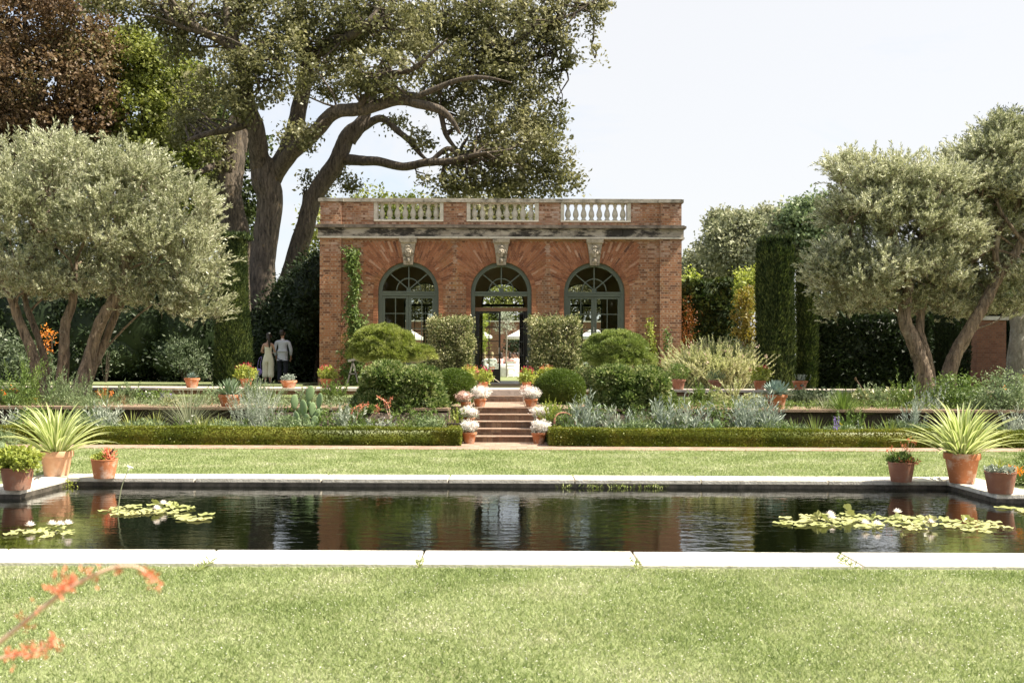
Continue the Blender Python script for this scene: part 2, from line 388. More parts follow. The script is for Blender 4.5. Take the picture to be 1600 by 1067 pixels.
def twigs(mb, skel, centres, r0=.035, frac=1.0, n=5, sag=.15):
    """small branches from the nearest limb to leaf clumps"""
    S = np.array(skel)
    for c in centres:
        if random.random() > frac: continue
        d = np.linalg.norm(S - c, axis=1); cand = np.where(d < d.min()*1.7)[0]; j = int(random.choice(list(cand))); a = S[j]; ln = d[j]
        if ln < .15 or ln > 2.6: continue
        m1 = a*.6 + c*.4 + np.array([random.uniform(-1, 1), random.uniform(-1, 1), random.uniform(-.3, 1)])*ln*sag
        m2 = a*.25 + c*.75 + np.array([random.uniform(-1, 1), random.uniform(-1, 1), random.uniform(-.3, 1)])*ln*sag
        mb.tube([a, m1, m2, c], [r0, r0*.75, r0*.5, r0*.15], n=n, sub=2, capend=False)
# ================================================================= camera, light, sky
cam = bpy.data.cameras.new('camera'); camo = bpy.data.objects.new('camera', cam); COL.objects.link(camo); scene.camera = camo
cam.sensor_width = 36; cam.lens = 36*F/1600; cam.shift_y = 38.5/1600; cam.clip_start = .05; cam.clip_end = 3000
camo.location = (0, 0, HC); camo.rotation_euler = (PI/2, -ROLL, 0)
cam.dof.use_dof = True; cam.dof.focus_distance = 24; cam.dof.aperture_fstop = 4.5
SUN_EL, SUN_AZ = math.radians(56), math.radians(8)     # azimuth: from +X, positive towards the viewer
sv = Vector((math.cos(SUN_EL)*math.cos(SUN_AZ), -math.cos(SUN_EL)*math.sin(SUN_AZ), math.sin(SUN_EL)))
sl = bpy.data.lights.new('sun', 'SUN'); sl.energy = 5.0; sl.angle = math.radians(.5); sl.color = (1, .92, .77)
so = bpy.data.objects.new('sun', sl); COL.objects.link(so); so.rotation_euler = sv.to_track_quat('Z', 'Y').to_euler(); so.location = (40, 0, 40)
w = bpy.data.worlds.new('World'); scene.world = w; w.use_nodes = True; nt = w.node_tree
for n in list(nt.nodes): nt.nodes.remove(n)
wo = N(nt, 'ShaderNodeOutputWorld'); bg = N(nt, 'ShaderNodeBackground'); bg.inputs['Strength'].default_value = .105
sky = N(nt, 'ShaderNodeTexSky', sky_type='NISHITA', sun_disc=False); sky.sun_elevation = SUN_EL; sky.sun_rotation = PI/2 + SUN_AZ
sky.air_density = 1.0; sky.dust_density = 2.5; sky.ozone_density = 1.0
tc = N(nt, 'ShaderNodeTexCoord'); mp = N(nt, 'ShaderNodeMapping'); mp.inputs['Scale'].default_value = (1.0, 1.0, 3.2); mp.inputs['Location'].default_value = (.35, 0, .2)
L(nt, tc.outputs['Generated'], mp.inputs[0])
n1 = N(nt, 'ShaderNodeTexNoise', i_Scale=2.6, i_Detail=8.0, i_Roughness=.6, i_Distortion=.6); L(nt, mp.outputs[0], n1.inputs['Vector'])
# thin high cloud: broad veil, thicker toward the right (sun) side of the sky
sx = N(nt, 'ShaderNodeSeparateXYZ'); L(nt, tc.outputs['Generated'], sx.inputs[0])
mr = N(nt, 'ShaderNodeMapRange'); mr.inputs['From Min'].default_value = -.45; mr.inputs['From Max'].default_value = .15; mr.inputs['To Min'].default_value = .0; mr.inputs['To Max'].default_value = .22; L(nt, sx.outputs['X'], mr.inputs['Value'])
ad = N(nt, 'ShaderNodeMath', operation='ADD'); L(nt, n1.outputs['Fac'], ad.inputs[0]); L(nt, mr.outputs[0], ad.inputs[1])
rc = ramp(nt, [(.36, (.30, .30, .30)), (.72, (.85, .85, .85))]); L(nt, ad.outputs[0], rc.inputs['Fac'])
mxs = N(nt, 'ShaderNodeMix', data_type='RGBA'); L(nt, rc.outputs['Color'], mxs.inputs[0]); L(nt, sky.outputs[0], mxs.inputs[6]); mxs.inputs[7].default_value = (3.85, 3.8, 3.74, 1)
L(nt, mxs.outputs[2], bg.inputs['Color']); L(nt, bg.outputs[0], wo.inputs[0])
scene.view_settings.view_transform = 'Standard'; scene.view_settings.look = 'None'; scene.view_settings.exposure = 1.3; scene.view_settings.gamma = 1
scene.cycles.max_bounces = 8; scene.cycles.transparent_max_bounces = 12; scene.cycles.sample_clamp_indirect = 6
# ================================================================= materials
M = {}
M['lawnbase'] = surf('lawn_soil', (.12, .15, .05), (.24, .27, .12), scale=9, rough=.95, bump=.6, bscale=60, c3=(.22, .22, .11), s3=1.3)
M['grass'] = leafmat('grass_blades', [(.15, .205, .065), (.24, .30, .115), (.31, .365, .16), (.40, .43, .235), (.60, .58, .44)], trans=.35, big=1.1, bigamt=.45, rough=.5)
M['soil'] = surf('garden_soil', (.03, .022, .016), (.08, .058, .04), scale=30, rough=.95, bump=.8)
M['mulch'] = surf('bark_mulch', (.13, .085, .055), (.36, .25, .17), scale=45, rough=.95, bump=.9, bscale=90)
M['farground'] = surf('dark_ground', (.06, .075, .03), (.13, .13, .06), scale=3, rough=.95, bump=.4)  # dark olive ground tone
M['coping'] = surf('pale_limestone', (.50, .47, .40), (.76, .73, .66), scale=5, rough=.8, bump=.35, c3=(.22, .20, .15), t3=(.55, .72), s3=5)
M['copingold'] = surf('weathered_limestone', (.48, .45, .38), (.72, .68, .60), scale=7, rough=.85, bump=.5, c3=(.20, .18, .14), t3=(.56, .72), s3=6)
M['poolwall'] = surf('dark_pool_wall', (.03, .027, .02), (.14, .12, .095), scale=9, rough=.5, bump=.4)  # dark mottled stone below the coping lip
M['flag'] = surf('flagstone', (.40, .33, .28), (.55, .47, .41), scale=5, rough=.85, bump=.3, c3=(.25, .2, .17), s3=7)
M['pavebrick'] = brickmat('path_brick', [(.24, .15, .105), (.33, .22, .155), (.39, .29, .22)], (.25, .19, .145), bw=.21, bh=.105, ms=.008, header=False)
M['stepbrick'] = brickmat('step_brick', [(.12, .065, .04), (.19, .11, .07), (.25, .17, .11)], (.14, .10, .075), bw=.11, bh=.2, ms=.008, header=False, stain=[(4, .5, .7, (.05, .05, .03), .7, 3)])  # dark riser tones put the shade of upright faces into the colour
M['brick'] = brickmat('old_red_brick', [(.13, .050, .024), (.26, .10, .042), (.36, .15, .064), (.31, .125, .05), (.47, .26, .14)], (.32, .22, .14), white=.9,
                      stain=[(.55, .56, .70, (.33, .20, .03), .85, 0), (1.3, .52, .66, (.09, .04, .025), .65, 5)])
M['brickplain'] = brickmat('garden_brick', [(.18, .065, .035), (.28, .12, .065)], (.2, .13, .09), stain=[(1, .5, .7, (.1, .06, .03), .5, 9)])  # darkened brick, tree shade on the pillar put into its tones
def vouss(name, lo_hi):
    m, nt, out = newmat(name); geo = N(nt, 'ShaderNodeNewGeometry'); tc = N(nt, 'ShaderNodeTexCoord')
    r = ramp(nt, lo_hi)
    L(nt, geo.outputs['Random Per Island'], r.inputs['Fac'])
    no = N(nt, 'ShaderNodeTexNoise', i_Scale=.9, i_Detail=8.0, i_Roughness=.7); L(nt, tc.outputs['Object'], no.inputs['Vector'])
    r2 = ramp(nt, [(.54, (0, 0, 0)), (.7, (.5, .5, .5))]); L(nt, no.outputs['Fac'], r2.inputs['Fac'])
    mx = N(nt, 'ShaderNodeMix', data_type='RGBA'); L(nt, r2.outputs['Color'], mx.inputs[0]); L(nt, r.outputs['Color'], mx.inputs[6]); mx.inputs[7].default_value = (.28, .17, .04, 1)
    b = N(nt, 'ShaderNodeBsdfPrincipled', i_Roughness=.7); L(nt, mx.outputs[2], b.inputs['Base Color'])
    nb = N(nt, 'ShaderNodeTexNoise', i_Scale=30.0, i_Detail=4.0); L(nt, tc.outputs['Object'], nb.inputs['Vector'])
    bu = N(nt, 'ShaderNodeBump', i_Strength=.5, i_Distance=.01); L(nt, nb.outputs['Fac'], bu.inputs['Height']); L(nt, bu.outputs[0], b.inputs['Normal'])
    L(nt, b.outputs[0], out.inputs[0]); return m
M['vouss'] = vouss('arch_brick', [(0, (.20, .072, .032)), (.5, (.30, .115, .05)), (1, (.40, .17, .08))])
M['vouss_pale'] = vouss('pale_arch_brick', [(0, (.31, .12, .055)), (.5, (.38, .17, .09)), (1, (.50, .31, .21))])
M['vouss_dark'] = vouss('dark_arch_brick', [(0, (.12, .045, .025)), (.5, (.20, .075, .036)), (1, (.33, .13, .06))])
M['stone'] = surf('carved_stone', (.26, .22, .16), (.46, .40, .32), scale=10, rough=.85, bump=.5, c3=(.09, .08, .06), t3=(.52, .66), s3=6)
M['cornice'] = surf('blackened_stone', (.24, .205, .165), (.46, .41, .34), scale=4, rough=.9, bump=.5, c3=(.035, .03, .025), t3=(.47, .56), s3=2.2, stretch=(.6, 1, 1.6))
M['cornicetop'] = surf('black_lichen_stone', (.03, .025, .02), (.22, .18, .14), scale=3, rough=.9, bump=.5)
M['baluster'] = surf('baluster_stone', (.46, .42, .34), (.64, .59, .51), scale=8, rough=.85, bump=.3, c3=(.25, .22, .17), t3=(.55, .75), s3=9)
M['green'] = surf('grey_green_paint', (.085, .105, .080), (.11, .13, .10), scale=3, rough=.45, bump=.03)
M['black'] = surf('black_metal', (.010, .010, .009), (.02, .018, .016), scale=3, rough=.4, bump=0)
M['wood'] = surf('lintel_wood', (.16, .08, .04), (.26, .14, .07), scale=4, rough=.6, bump=.2, stretch=(.3, 1, 6))
M['plaster'] = surf('ochre_plaster', (.46, .34, .20), (.56, .43, .27), scale=2, rough=.9, bump=.1)
M['tile'] = surf('dark_floor_tile', (.10, .07, .05), (.16, .12, .09), scale=2, rough=.35, bump=.05)
M['terra'] = surf('terracotta', (.40, .14, .055), (.50, .19, .08), scale=5, rough=.8, bump=.15, c3=(.66, .50, .40), t3=(.50, .68), s3=5)
M['terraold'] = surf('aged_terracotta', (.24, .10, .06), (.33, .15, .09), scale=6, rough=.85, bump=.2, c3=(.30, .22, .17), t3=(.5, .75), s3=5)
M['terrapale'] = surf('sunlit_terracotta', (.58, .30, .17), (.68, .40, .25), scale=5, rough=.85, bump=.2, c3=(.72, .55, .42), t3=(.5, .75), s3=4)  # direct sun on the left pot put into a paler colour
def barkmat(name, c1, c2, c3, sc=5, st=(1, 1, .25), t3=(.5, .62)):
    m, nt, out = newmat(name); tc = N(nt, 'ShaderNodeTexCoord'); mp = N(nt, 'ShaderNodeMapping'); mp.inputs['Scale'].default_value = st; L(nt, tc.outputs['Object'], mp.inputs[0])
    no = N(nt, 'ShaderNodeTexNoise', i_Scale=float(sc*2), i_Detail=8.0, i_Roughness=.7, i_Distortion=.8); L(nt, mp.outputs[0], no.inputs['Vector'])
    r = ramp(nt, [(.35, c1), (.62, c2)]); L(nt, no.outputs['Fac'], r.inputs['Fac'])
    n3 = N(nt, 'ShaderNodeTexNoise', i_Scale=2.2, i_Detail=8.0, i_Roughness=.75); L(nt, tc.outputs['Object'], n3.inputs['Vector'])
    r3 = ramp(nt, [(t3[0], (0, 0, 0)), (t3[1], (1, 1, 1))]); L(nt, n3.outputs['Fac'], r3.inputs['Fac'])
    mx = N(nt, 'ShaderNodeMix', data_type='RGBA'); L(nt, r3.outputs['Color'], mx.inputs[0]); L(nt, r.outputs['Color'], mx.inputs[6]); mx.inputs[7].default_value = (*c3, 1)
    b = N(nt, 'ShaderNodeBsdfPrincipled', i_Roughness=.9); L(nt, mx.outputs[2], b.inputs['Base Color'])
    bu = N(nt, 'ShaderNodeBump', i_Strength=1.0, i_Distance=.10); L(nt, no.outputs['Fac'], bu.inputs['Height']); L(nt, bu.outputs[0], b.inputs['Normal'])
    L(nt, b.outputs[0], out.inputs[0]); return m
M['oakbark'] = barkmat('oak_bark', (.02, .015, .011), (.16, .125, .092), (.24, .16, .07), sc=5, st=(1, 1, .2), t3=(.60, .70))
M['olivebark'] = barkmat('olive_bark', (.05, .036, .024), (.36, .27, .19), (.46, .41, .32), sc=7, st=(1, 1, .16), t3=(.56, .7))
M['greybark'] = barkmat('pale_grey_bark', (.18, .16, .13), (.33, .30, .26), (.40, .38, .33), sc=5)
M['darkbark'] = barkmat('dark_bark', (.03, .022, .015), (.09, .065, .045), (.10, .08, .05))
# leaves
M['oakleaf'] = leafmat('oak_leaves', [(.05, .055, .02), (.115, .118, .048), (.21, .205, .10), (.44, .42, .27)], trans=.38, rough=.4, big=.5, bigamt=.45)
M['oakleafdark'] = leafmat('dark_oak_leaves', [(.035, .055, .018), (.07, .095, .032), (.11, .14, .05)], trans=.25, rough=.4, big=.5)  # darker, greener oak leaf tones
M['oliveleaf'] = leafmat('olive_leaves', [(.10, .12, .05), (.29, .31, .17), (.54, .55, .38), (.82, .82, .66)], trans=.25, rough=.4, big=.6, bigamt=.3, spec=.5)
M['copperleaf'] = leafmat('copper_beech_leaves', [(.05, .032, .018), (.11, .068, .036), (.22, .15, .085), (.12, .13, .045)], trans=.3, big=.35, bigamt=.5)
M['mapleleaf'] = leafmat('bright_green_leaves', [(.09, .12, .025), (.18, .21, .05), (.36, .37, .12)], trans=.35, big=.4, bigamt=.5)
M['limeleaf'] = leafmat('lime_leaves', [(.20, .27, .05), (.34, .38, .09), (.46, .48, .15)], trans=.35)
M['goldleaf'] = leafmat('golden_leaves', [(.16, .14, .03), (.28, .22, .055), (.20, .21, .055)], trans=.35)
M['redvine'] = leafmat('red_vine_leaves', [(.12, .04, .015), (.24, .09, .03), (.15, .10, .045)], trans=.35)
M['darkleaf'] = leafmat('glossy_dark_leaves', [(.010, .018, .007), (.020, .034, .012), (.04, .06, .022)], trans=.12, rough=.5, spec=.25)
M['rhodo'] = leafmat('rhododendron_leaves', [(.05, .075, .035), (.10, .13, .07), (.19, .22, .14)], trans=.2, rough=.35)
M['cypress'] = leafmat('cypress_leaves', [(.012, .026, .007), (.032, .052, .014), (.17, .21, .06)], trans=.2, rough=.6, big=2)
M['hedge'] = leafmat('box_leaves', [(.07, .10, .015), (.12, .15, .022), (.19, .21, .035), (.25, .22, .05)], trans=.25, rough=.45, big=1.8, bigamt=.55)
M['boxball'] = leafmat('clipped_box_leaves', [(.06, .10, .018), (.10, .15, .028), (.17, .21, .055)], trans=.25, big=2)
M['mound'] = leafmat('mounded_shrub_leaves', [(.035, .065, .018), (.09, .14, .035), (.23, .28, .10), (.50, .50, .26)], trans=.25, rough=.5, big=2.5, bigamt=.3)  # pale tones put the sunlit shoot tips into the leaf colour
M['sunfleck'] = leafmat('highlight_leaves', [(.035, .055, .015), (.11, .14, .045), (.36, .36, .18), (.74, .70, .46)], trans=.3, rough=.35, big=2, bigamt=.25)  # sun highlights put into the paler leaf tones
M['pine'] = leafmat('cloud_pine_needles', [(.10, .13, .028), (.23, .28, .065), (.46, .48, .18)], trans=.25, rough=.5, big=3)
M['pinegreen'] = leafmat('green_pine_needles', [(.09, .13, .035), (.20, .26, .07), (.42, .46, .18)], trans=.25, rough=.5, big=3)
M['silver'] = leafmat('silver_leaves', [(.24, .28, .22), (.38, .42, .34), (.58, .60, .50)], trans=.2, rough=.6)
M['bluesilver'] = leafmat('blue_silver_leaves', [(.17, .21, .17), (.30, .35, .29), (.50, .54, .46)], trans=.2, rough=.6)
M['alyssum'] = leafmat('white_flower_heads', [(.62, .58, .54), (.78, .74, .70), (.85, .83, .80)], trans=.3, rough=.7)
M['pinkwhite'] = leafmat('pinkish_flower_heads', [(.55, .34, .30), (.70, .52, .46), (.45, .40, .25)], trans=.3)
M['yucca'] = leafmat('yucca_leaves', [(.12, .17, .05), (.20, .25, .07), (.36, .38, .14)], trans=.25, rough=.4)
M['yuccayellow'] = leafmat('yellow_strap_leaves', [(.22, .26, .07), (.34, .37, .12), (.50, .50, .22)], trans=.3)
M['flaxedge'] = leafmat('cream_leaf_margin', [(.42, .46, .20), (.54, .57, .28), (.62, .64, .38)], trans=.35, rough=.35)
M['flaxmid'] = leafmat('green_leaf_centre', [(.16, .24, .05), (.24, .32, .09), (.30, .38, .12)], trans=.35, rough=.35)
M['agave'] = leafmat('blue_agave_leaves', [(.17, .23, .20), (.22, .29, .25), (.28, .36, .31)], trans=.05, rough=.5)
M['agavegreen'] = leafmat('green_agave_leaves', [(.12, .18, .10), (.20, .27, .16), (.36, .42, .28)], trans=.05, rough=.4)
M['cactus'] = leafmat('cactus_skin', [(.14, .21, .09), (.19, .27, .13), (.24, .32, .17)], trans=.03, rough=.6)
M['greyshrub'] = leafmat('grey_green_leaves', [(.12, .17, .08), (.19, .25, .12), (.31, .35, .20)], trans=.25)
M['paleshrub'] = leafmat('pale_plumed_leaves', [(.24, .28, .11), (.42, .44, .22), (.68, .64, .46)], trans=.35)
M['midgreen'] = leafmat('mid_green_leaves', [(.07, .12, .03), (.13, .19, .05), (.22, .28, .09)], trans=.3)
M['brown'] = leafmat('dry_brown_leaves', [(.16, .09, .045), (.26, .16, .08), (.34, .25, .14)], trans=.2)
M['grassy'] = leafmat('wispy_grass', [(.22, .25, .15), (.34, .36, .24), (.46, .46, .34)], trans=.3)
M['red'] = leafmat('red_petals', [(.42, .03, .05), (.60, .08, .12), (.70, .22, .26)], trans=.3)
M['magenta'] = leafmat('magenta_petals', [(.55, .02, .12), (.72, .06, .22)], trans=.3)
M['orange'] = leafmat('orange_petals', [(.75, .20, .03), (.85, .32, .06), (.80, .42, .16)], trans=.35)
M['coral'] = leafmat('coral_petals', [(.64, .20, .11), (.78, .34, .22), (.58, .16, .10)], trans=.35)
M['purple'] = leafmat('purple_petals', [(.22, .14, .48), (.36, .28, .62), (.50, .42, .72)], trans=.3)
M['white'] = leafmat('white_petals', [(.78, .76, .72), (.85, .84, .80)], trans=.3)
M['yellow'] = leafmat('yellow_petals', [(.80, .62, .06), (.85, .74, .20)], trans=.3)
M['pad'] = leafmat('lily_pads', [(.16, .20, .05), (.30, .34, .11), (.44, .44, .20), (.56, .50, .24)], trans=.15, rough=.3)
M['lily'] = leafmat('water_lily_petals', [(.82, .74, .72), (.88, .84, .80), (.88, .80, .76)], trans=.35, rough=.5)
M['skin'] = surf('skin', (.42, .24, .17), (.48, .28, .20), scale=8, rough=.55, bump=0)
M['hair'] = surf('dark_hair', (.015, .009, .006), (.04, .025, .016), scale=40, rough=.5, bump=.3, stretch=(1, 1, .1))
M['blonde'] = surf('fair_hair', (.36, .26, .15), (.50, .38, .22), scale=40, rough=.5, bump=.3, stretch=(1, 1, .1))
M['cream'] = surf('cream_cloth', (.64, .61, .45), (.72, .69, .54), scale=12, rough=.85, bump=.3)
M['blazer'] = surf('grey_blue_cloth', (.44, .46, .52), (.52, .54, .60), scale=60, rough=.9, bump=.2)
M['navy'] = surf('navy_cloth', (.012, .014, .022), (.02, .024, .036), scale=12, rough=.9, bump=.2)
M['cloth'] = surf('white_cloth', (.72, .70, .67), (.80, .78, .75), scale=5, rough=.9, bump=.2)
M['whitepaint'] = surf('white_paint', (.74, .73, .70), (.80, .79, .77), scale=3, rough=.5, bump=0)
M['pinkcloth'] = surf('pink_cloth', (.62, .36, .34), (.70, .45, .42), scale=5, rough=.9, bump=.2)
M['wire'] = surf('grey_wire', (.32, .30, .26), (.42, .40, .35), scale=5, rough=.5, bump=0)
M['rope'] = surf('pale_rope', (.45, .40, .32), (.55, .50, .42), scale=30, rough=.9, bump=.2)
M['stalk'] = surf('pinkish_stalk', (.66, .40, .30), (.72, .50, .38), scale=10, rough=.5, bump=0)
def glassmat():
    m, nt, out = newmat('window_glass'); t = N(nt, 'ShaderNodeBsdfTransparent'); t.inputs[0].default_value = (.86, .90, .87, 1)
    g = N(nt, 'ShaderNodeBsdfGlossy', i_Roughness=.02); fr = N(nt, 'ShaderNodeFresnel', i_IOR=1.5)
    ms = N(nt, 'ShaderNodeMixShader'); L(nt, fr.outputs[0], ms.inputs[0]); L(nt, t.outputs[0], ms.inputs[1]); L(nt, g.outputs[0], ms.inputs[2]); L(nt, ms.outputs[0], out.inputs[0]); return m
M['glass'] = glassmat()
M['capstone'] = surf('grey_capstone', (.22, .20, .16), (.42, .38, .32), scale=5, rough=.85, bump=.4, c3=(.08, .07, .05), t3=(.5, .66), s3=3)
def watermat():
    m, nt, out = newmat('pool_water'); tc = N(nt, 'ShaderNodeTexCoord')
    b = N(nt, 'ShaderNodeBsdfPrincipled', i_Roughness=.0, i_IOR=2.1); b.inputs['Base Color'].default_value = (.0015, .0022, .0008, 1)
    mp = N(nt, 'ShaderNodeMapping'); mp.inputs['Scale'].default_value = (1.0, 2.2, 1); L(nt, tc.outputs['Object'], mp.inputs[0])
    n1 = N(nt, 'ShaderNodeTexNoise', i_Scale=3.6, i_Detail=2.5, i_Roughness=.5, i_Distortion=.4); L(nt, mp.outputs[0], n1.inputs['Vector'])
    n2 = N(nt, 'ShaderNodeTexNoise', i_Scale=16.0, i_Detail=2.0); L(nt, mp.outputs[0], n2.inputs['Vector'])
    n3 = N(nt, 'ShaderNodeTexNoise', i_Scale=.5, i_Detail=2.0); L(nt, tc.outputs['Object'], n3.inputs['Vector'])
    r3 = ramp(nt, [(.35, (.35, .35, .35)), (.65, (1, 1, 1))]); L(nt, n3.outputs['Fac'], r3.inputs['Fac'])
    ma = N(nt, 'ShaderNodeMath', operation='MULTIPLY_ADD'); L(nt, n2.outputs['Fac'], ma.inputs[0]); ma.inputs[1].default_value = .16; L(nt, n1.outputs['Fac'], ma.inputs[2])
    mm = N(nt, 'ShaderNodeMath', operation='MULTIPLY'); L(nt, ma.outputs[0], mm.inputs[0]); L(nt, r3.outputs['Color'], mm.inputs[1])
    bu = N(nt, 'ShaderNodeBump', i_Strength=.26, i_Distance=.02); L(nt, mm.outputs[0], bu.inputs['Height']); L(nt, bu.outputs[0], b.inputs['Normal'])
    L(nt, b.outputs[0], out.inputs[0]); return m
M['water'] = watermat()
# ================================================================= ground, terraces, pool
def struct(name, mb, mat, smooth=False):
    o = mb.build(name, mat, smooth=smooth); tag(o, kind='structure'); return o
ZT, ZL, ZG = .97, .68, .82          # upper terrace, lower terrace, grass strip
XS = 9.5
m = MB(); V = []; 
m.box(-150, 150, -40, 7.9, -.8, 0); struct('near_lawn', m, M['lawnbase'])
m = MB(); m.box(-150, -6.7, 13.0, 18.95, -.8, 0); m.box(-6.7, 6.65, 14.38, 18.95, -.8, 0); m.box(6.65, 150, 13.0, 18.95, -.8, 0)
m.box(-150, -XS, 7.9, 13.0, -.8, 0); m.box(XS, 150, 7.9, 13.0, -.8, 0); struct('far_lawn', m, M['lawnbase'])
m = MB(); m.box(-XS-.02, XS+.02, 7.8, 14.45, -1.0, -.95); struct('pool_floor', m, M['poolwall'])
m = MB(); m.box(-150, 150, 18.95, 22.2, -.8, -.02); struct('border_soil', m, M['soil'])
m = MB(); m.box(-150, 150, 18.93, 19.75, -.012, .012); m.box(-1.12, .87, 19.75, 20.9, -.012, .012); struct('brick_path', m, M['pavebrick'])
m = MB()
m.box(-150, -1.35, 21.5, 24.4, -.8, ZL); m.box(1.02, 150, 21.5, 24.4, -.8, ZL); struct('lower_terrace', m, M['mulch'])
m = MB(); m.box(-150, -1.35, 24.4, 26.0, -.8, ZG); m.box(1.02, 150, 24.4, 26.0, -.8, ZG); struct('grass_strip', m, M['lawnbase'])
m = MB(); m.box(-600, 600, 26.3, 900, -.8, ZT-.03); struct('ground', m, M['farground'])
m = MB(); m.box(-14, 12.6, 26.0, 29.2, -.8, ZT); struct('stone_terrace', m, M['flag'])
m = MB(); m.box(-22, -6.8, 31.2, 36.0, ZT-.1, ZT+.012); struct('side_lawn', m, M['lawnbase'])
m = MB(); m.box(-13, 12, 39.6, 76, ZT-.1, ZT+.014); struct('courtyard_lawn', m, M['lawnbase'])
# water
m = MB(); m.add([(-XS, 8.3, -.085), (XS, 8.3, -.085), (XS, 14.0, -.085), (-XS, 14.0, -.085)], [[0, 1, 2, 3]]); struct('pool_water', m, M['water'])
# blades of grass
def grassfield(name, n, x0, x1, y0, y1, z, h, w, patches=True, label=None, hole=None):
    x = rng.uniform(x0, x1, n); y = rng.uniform(y0, y1, n)
    if patches:
        q = .5 + .5*np.sin(x*2.3 + 1.1*np.sin(y*1.7))*np.cos(y*2.9 + np.sin(x*1.9)); keep = rng.random(n) < .55 + .45*q; x, y = x[keep], y[keep]
    k = len(x); B = np.stack([x, y, np.full(k, z)], 1)
    D = unit(np.stack([rng.normal(size=k)*.75, rng.normal(size=k)*.75, np.ones(k)], 1)); s = .5 + .9*rng.random(k)
    S = unit(np.cross(D, rdir(k)))*(w*s)[:, None]*.5
    mid = B + D*(h*s*.6)[:, None]; tip = mid + unit(D + rdir(k)*.5)*(h*s*.4)[:, None]
    V = np.stack([B - S, B + S, mid + S*.8, tip, mid - S*.8], 1).reshape(-1, 3)
    Q = np.arange(5*k).reshape(k, 5)
    o = npobj(name, V, Q, M['grass']); tag(o, label, 'grass', kind='stuff'); return o
grassfield('near_grass', 330000, -4.6, 4.6, 4.4, 7.84, 0, .028, .0042, label='short pale green lawn in the foreground before the pool')
grassfield('near_grass', 60000, 4.6, 7.5, 4.0, 7.84, 0, .028, .005, label='continuation of the front lawn to the right')
grassfield('near_grass', 60000, -7.5, -4.6, 4.0, 7.84, 0, .028, .005, label='continuation of the front lawn to the left')
grassfield('near_grass', 40000, -7.5, 7.5, 1.5, 4.4, 0, .032, .006, label='strip of lawn right under the viewer')
grassfield('far_grass', 200000, -10.8, 10.8, 14.42, 18.97, 0, .034, .0085, label='sunlit lawn between the pool and the low box hedges')
grassfield('grass_strip_blades', 9000, -9, -3.0, 24.5, 25.9, ZG, .035, .012, label='narrow grass strip below the stone terrace, left of the stairs')
grassfield('grass_strip_blades', 9000, 3.0, 10, 24.5, 25.9, ZG, .035, .012, label='narrow grass strip below the stone terrace, right of the stairs')
# clover heads and fallen petals in the near lawn
k = 5200; B = np.stack([rng.uniform(-4.4, 4.4, k), rng.uniform(4.4, 7.8, k), rng.uniform(.022, .036, k)], 1)
V, Q = leaves(B, rdir(k)*np.array([1, 1, .3]), .008*(.5+rng.random(k)), .008, np.array([0, 0, 1.]) + rdir(k)*.4)
tag(npobj('clover', V, Q, M['alyssum']), 'tiny white clover heads scattered over the front lawn', 'clover', kind='stuff')
# coping
cop = thing('pool_coping', 'pale limestone coping running round the dark pool', 'coping', (0, 8.2, 0))
def slab(x0, x1, y0, y1, mat=None, zt=.03, lip=.11):
    if mat: lip = .06
    g = .010; b = MB(); zz = random.uniform(-.0025, .0025)
    b.box(x0+g, x1-g, y0, y1, zt-lip, zt+zz); o = b.build('slab', mat or M['coping'], cop)
    bv = o.modifiers.new('bevel', 'BEVEL'); bv.width = .008; bv.segments = 2; return o
xj = X(325, 8.2); js = [xj + 1.765*k for k in range(-4, 8)]
for a, b_ in zip(js[:-1], js[1:]): slab(max(a, -XS-.5), min(b_, XS+.5), 7.9, 8.47)
xf = [-6.16, -4.4, -2.64, -.88, .88, 2.64, 4.4, 6.06]
for a, b_ in zip(xf[:-1], xf[1:]): slab(a, b_, 13.83, 14.38, M['copingold'] if b_ > -9 else None)
slab(-6.7, -6.16, 13.86, 14.38, M['copingold']); slab(6.06, 6.65, 13.86, 14.38, M['copingold'])
slab(-6.7, -6.14, 12.46, 13.85, M['copingold']); slab(6.04, 6.65, 12.42, 13.85, M['copingold'])
for a in range(3): slab(-6.71-1.0*(a+1), -6.71-1.0*a, 12.46, 13.0, M['copingold']); slab(6.66+1.0*a, 6.66+1.0*(a+1), 12.42, 13.0, M['copingold'])
b = MB(); b.box(-XS-.3, XS+.3, 7.93, 8.44, -1, -.082); b.box(-6.65, 6.6, 13.84, 14.36, -1, -.032); b.box(-6.65, -6.15, 12.47, 13.838, -1, -.032); b.box(6.05, 6.6, 12.43, 13.838, -1, -.032)
b.box(-XS-.3, -6.66, 12.47, 12.98, -1, -.032); b.box(6.61, XS+.3, 12.43, 12.98, -1, -.032); b.box(-XS-.3, -XS, 8.45, 12.45, -1, .02); b.box(XS, XS+.3, 8.45, 12.45, -1, .02)
b.build('pool_wall', M['poolwall'], cop)
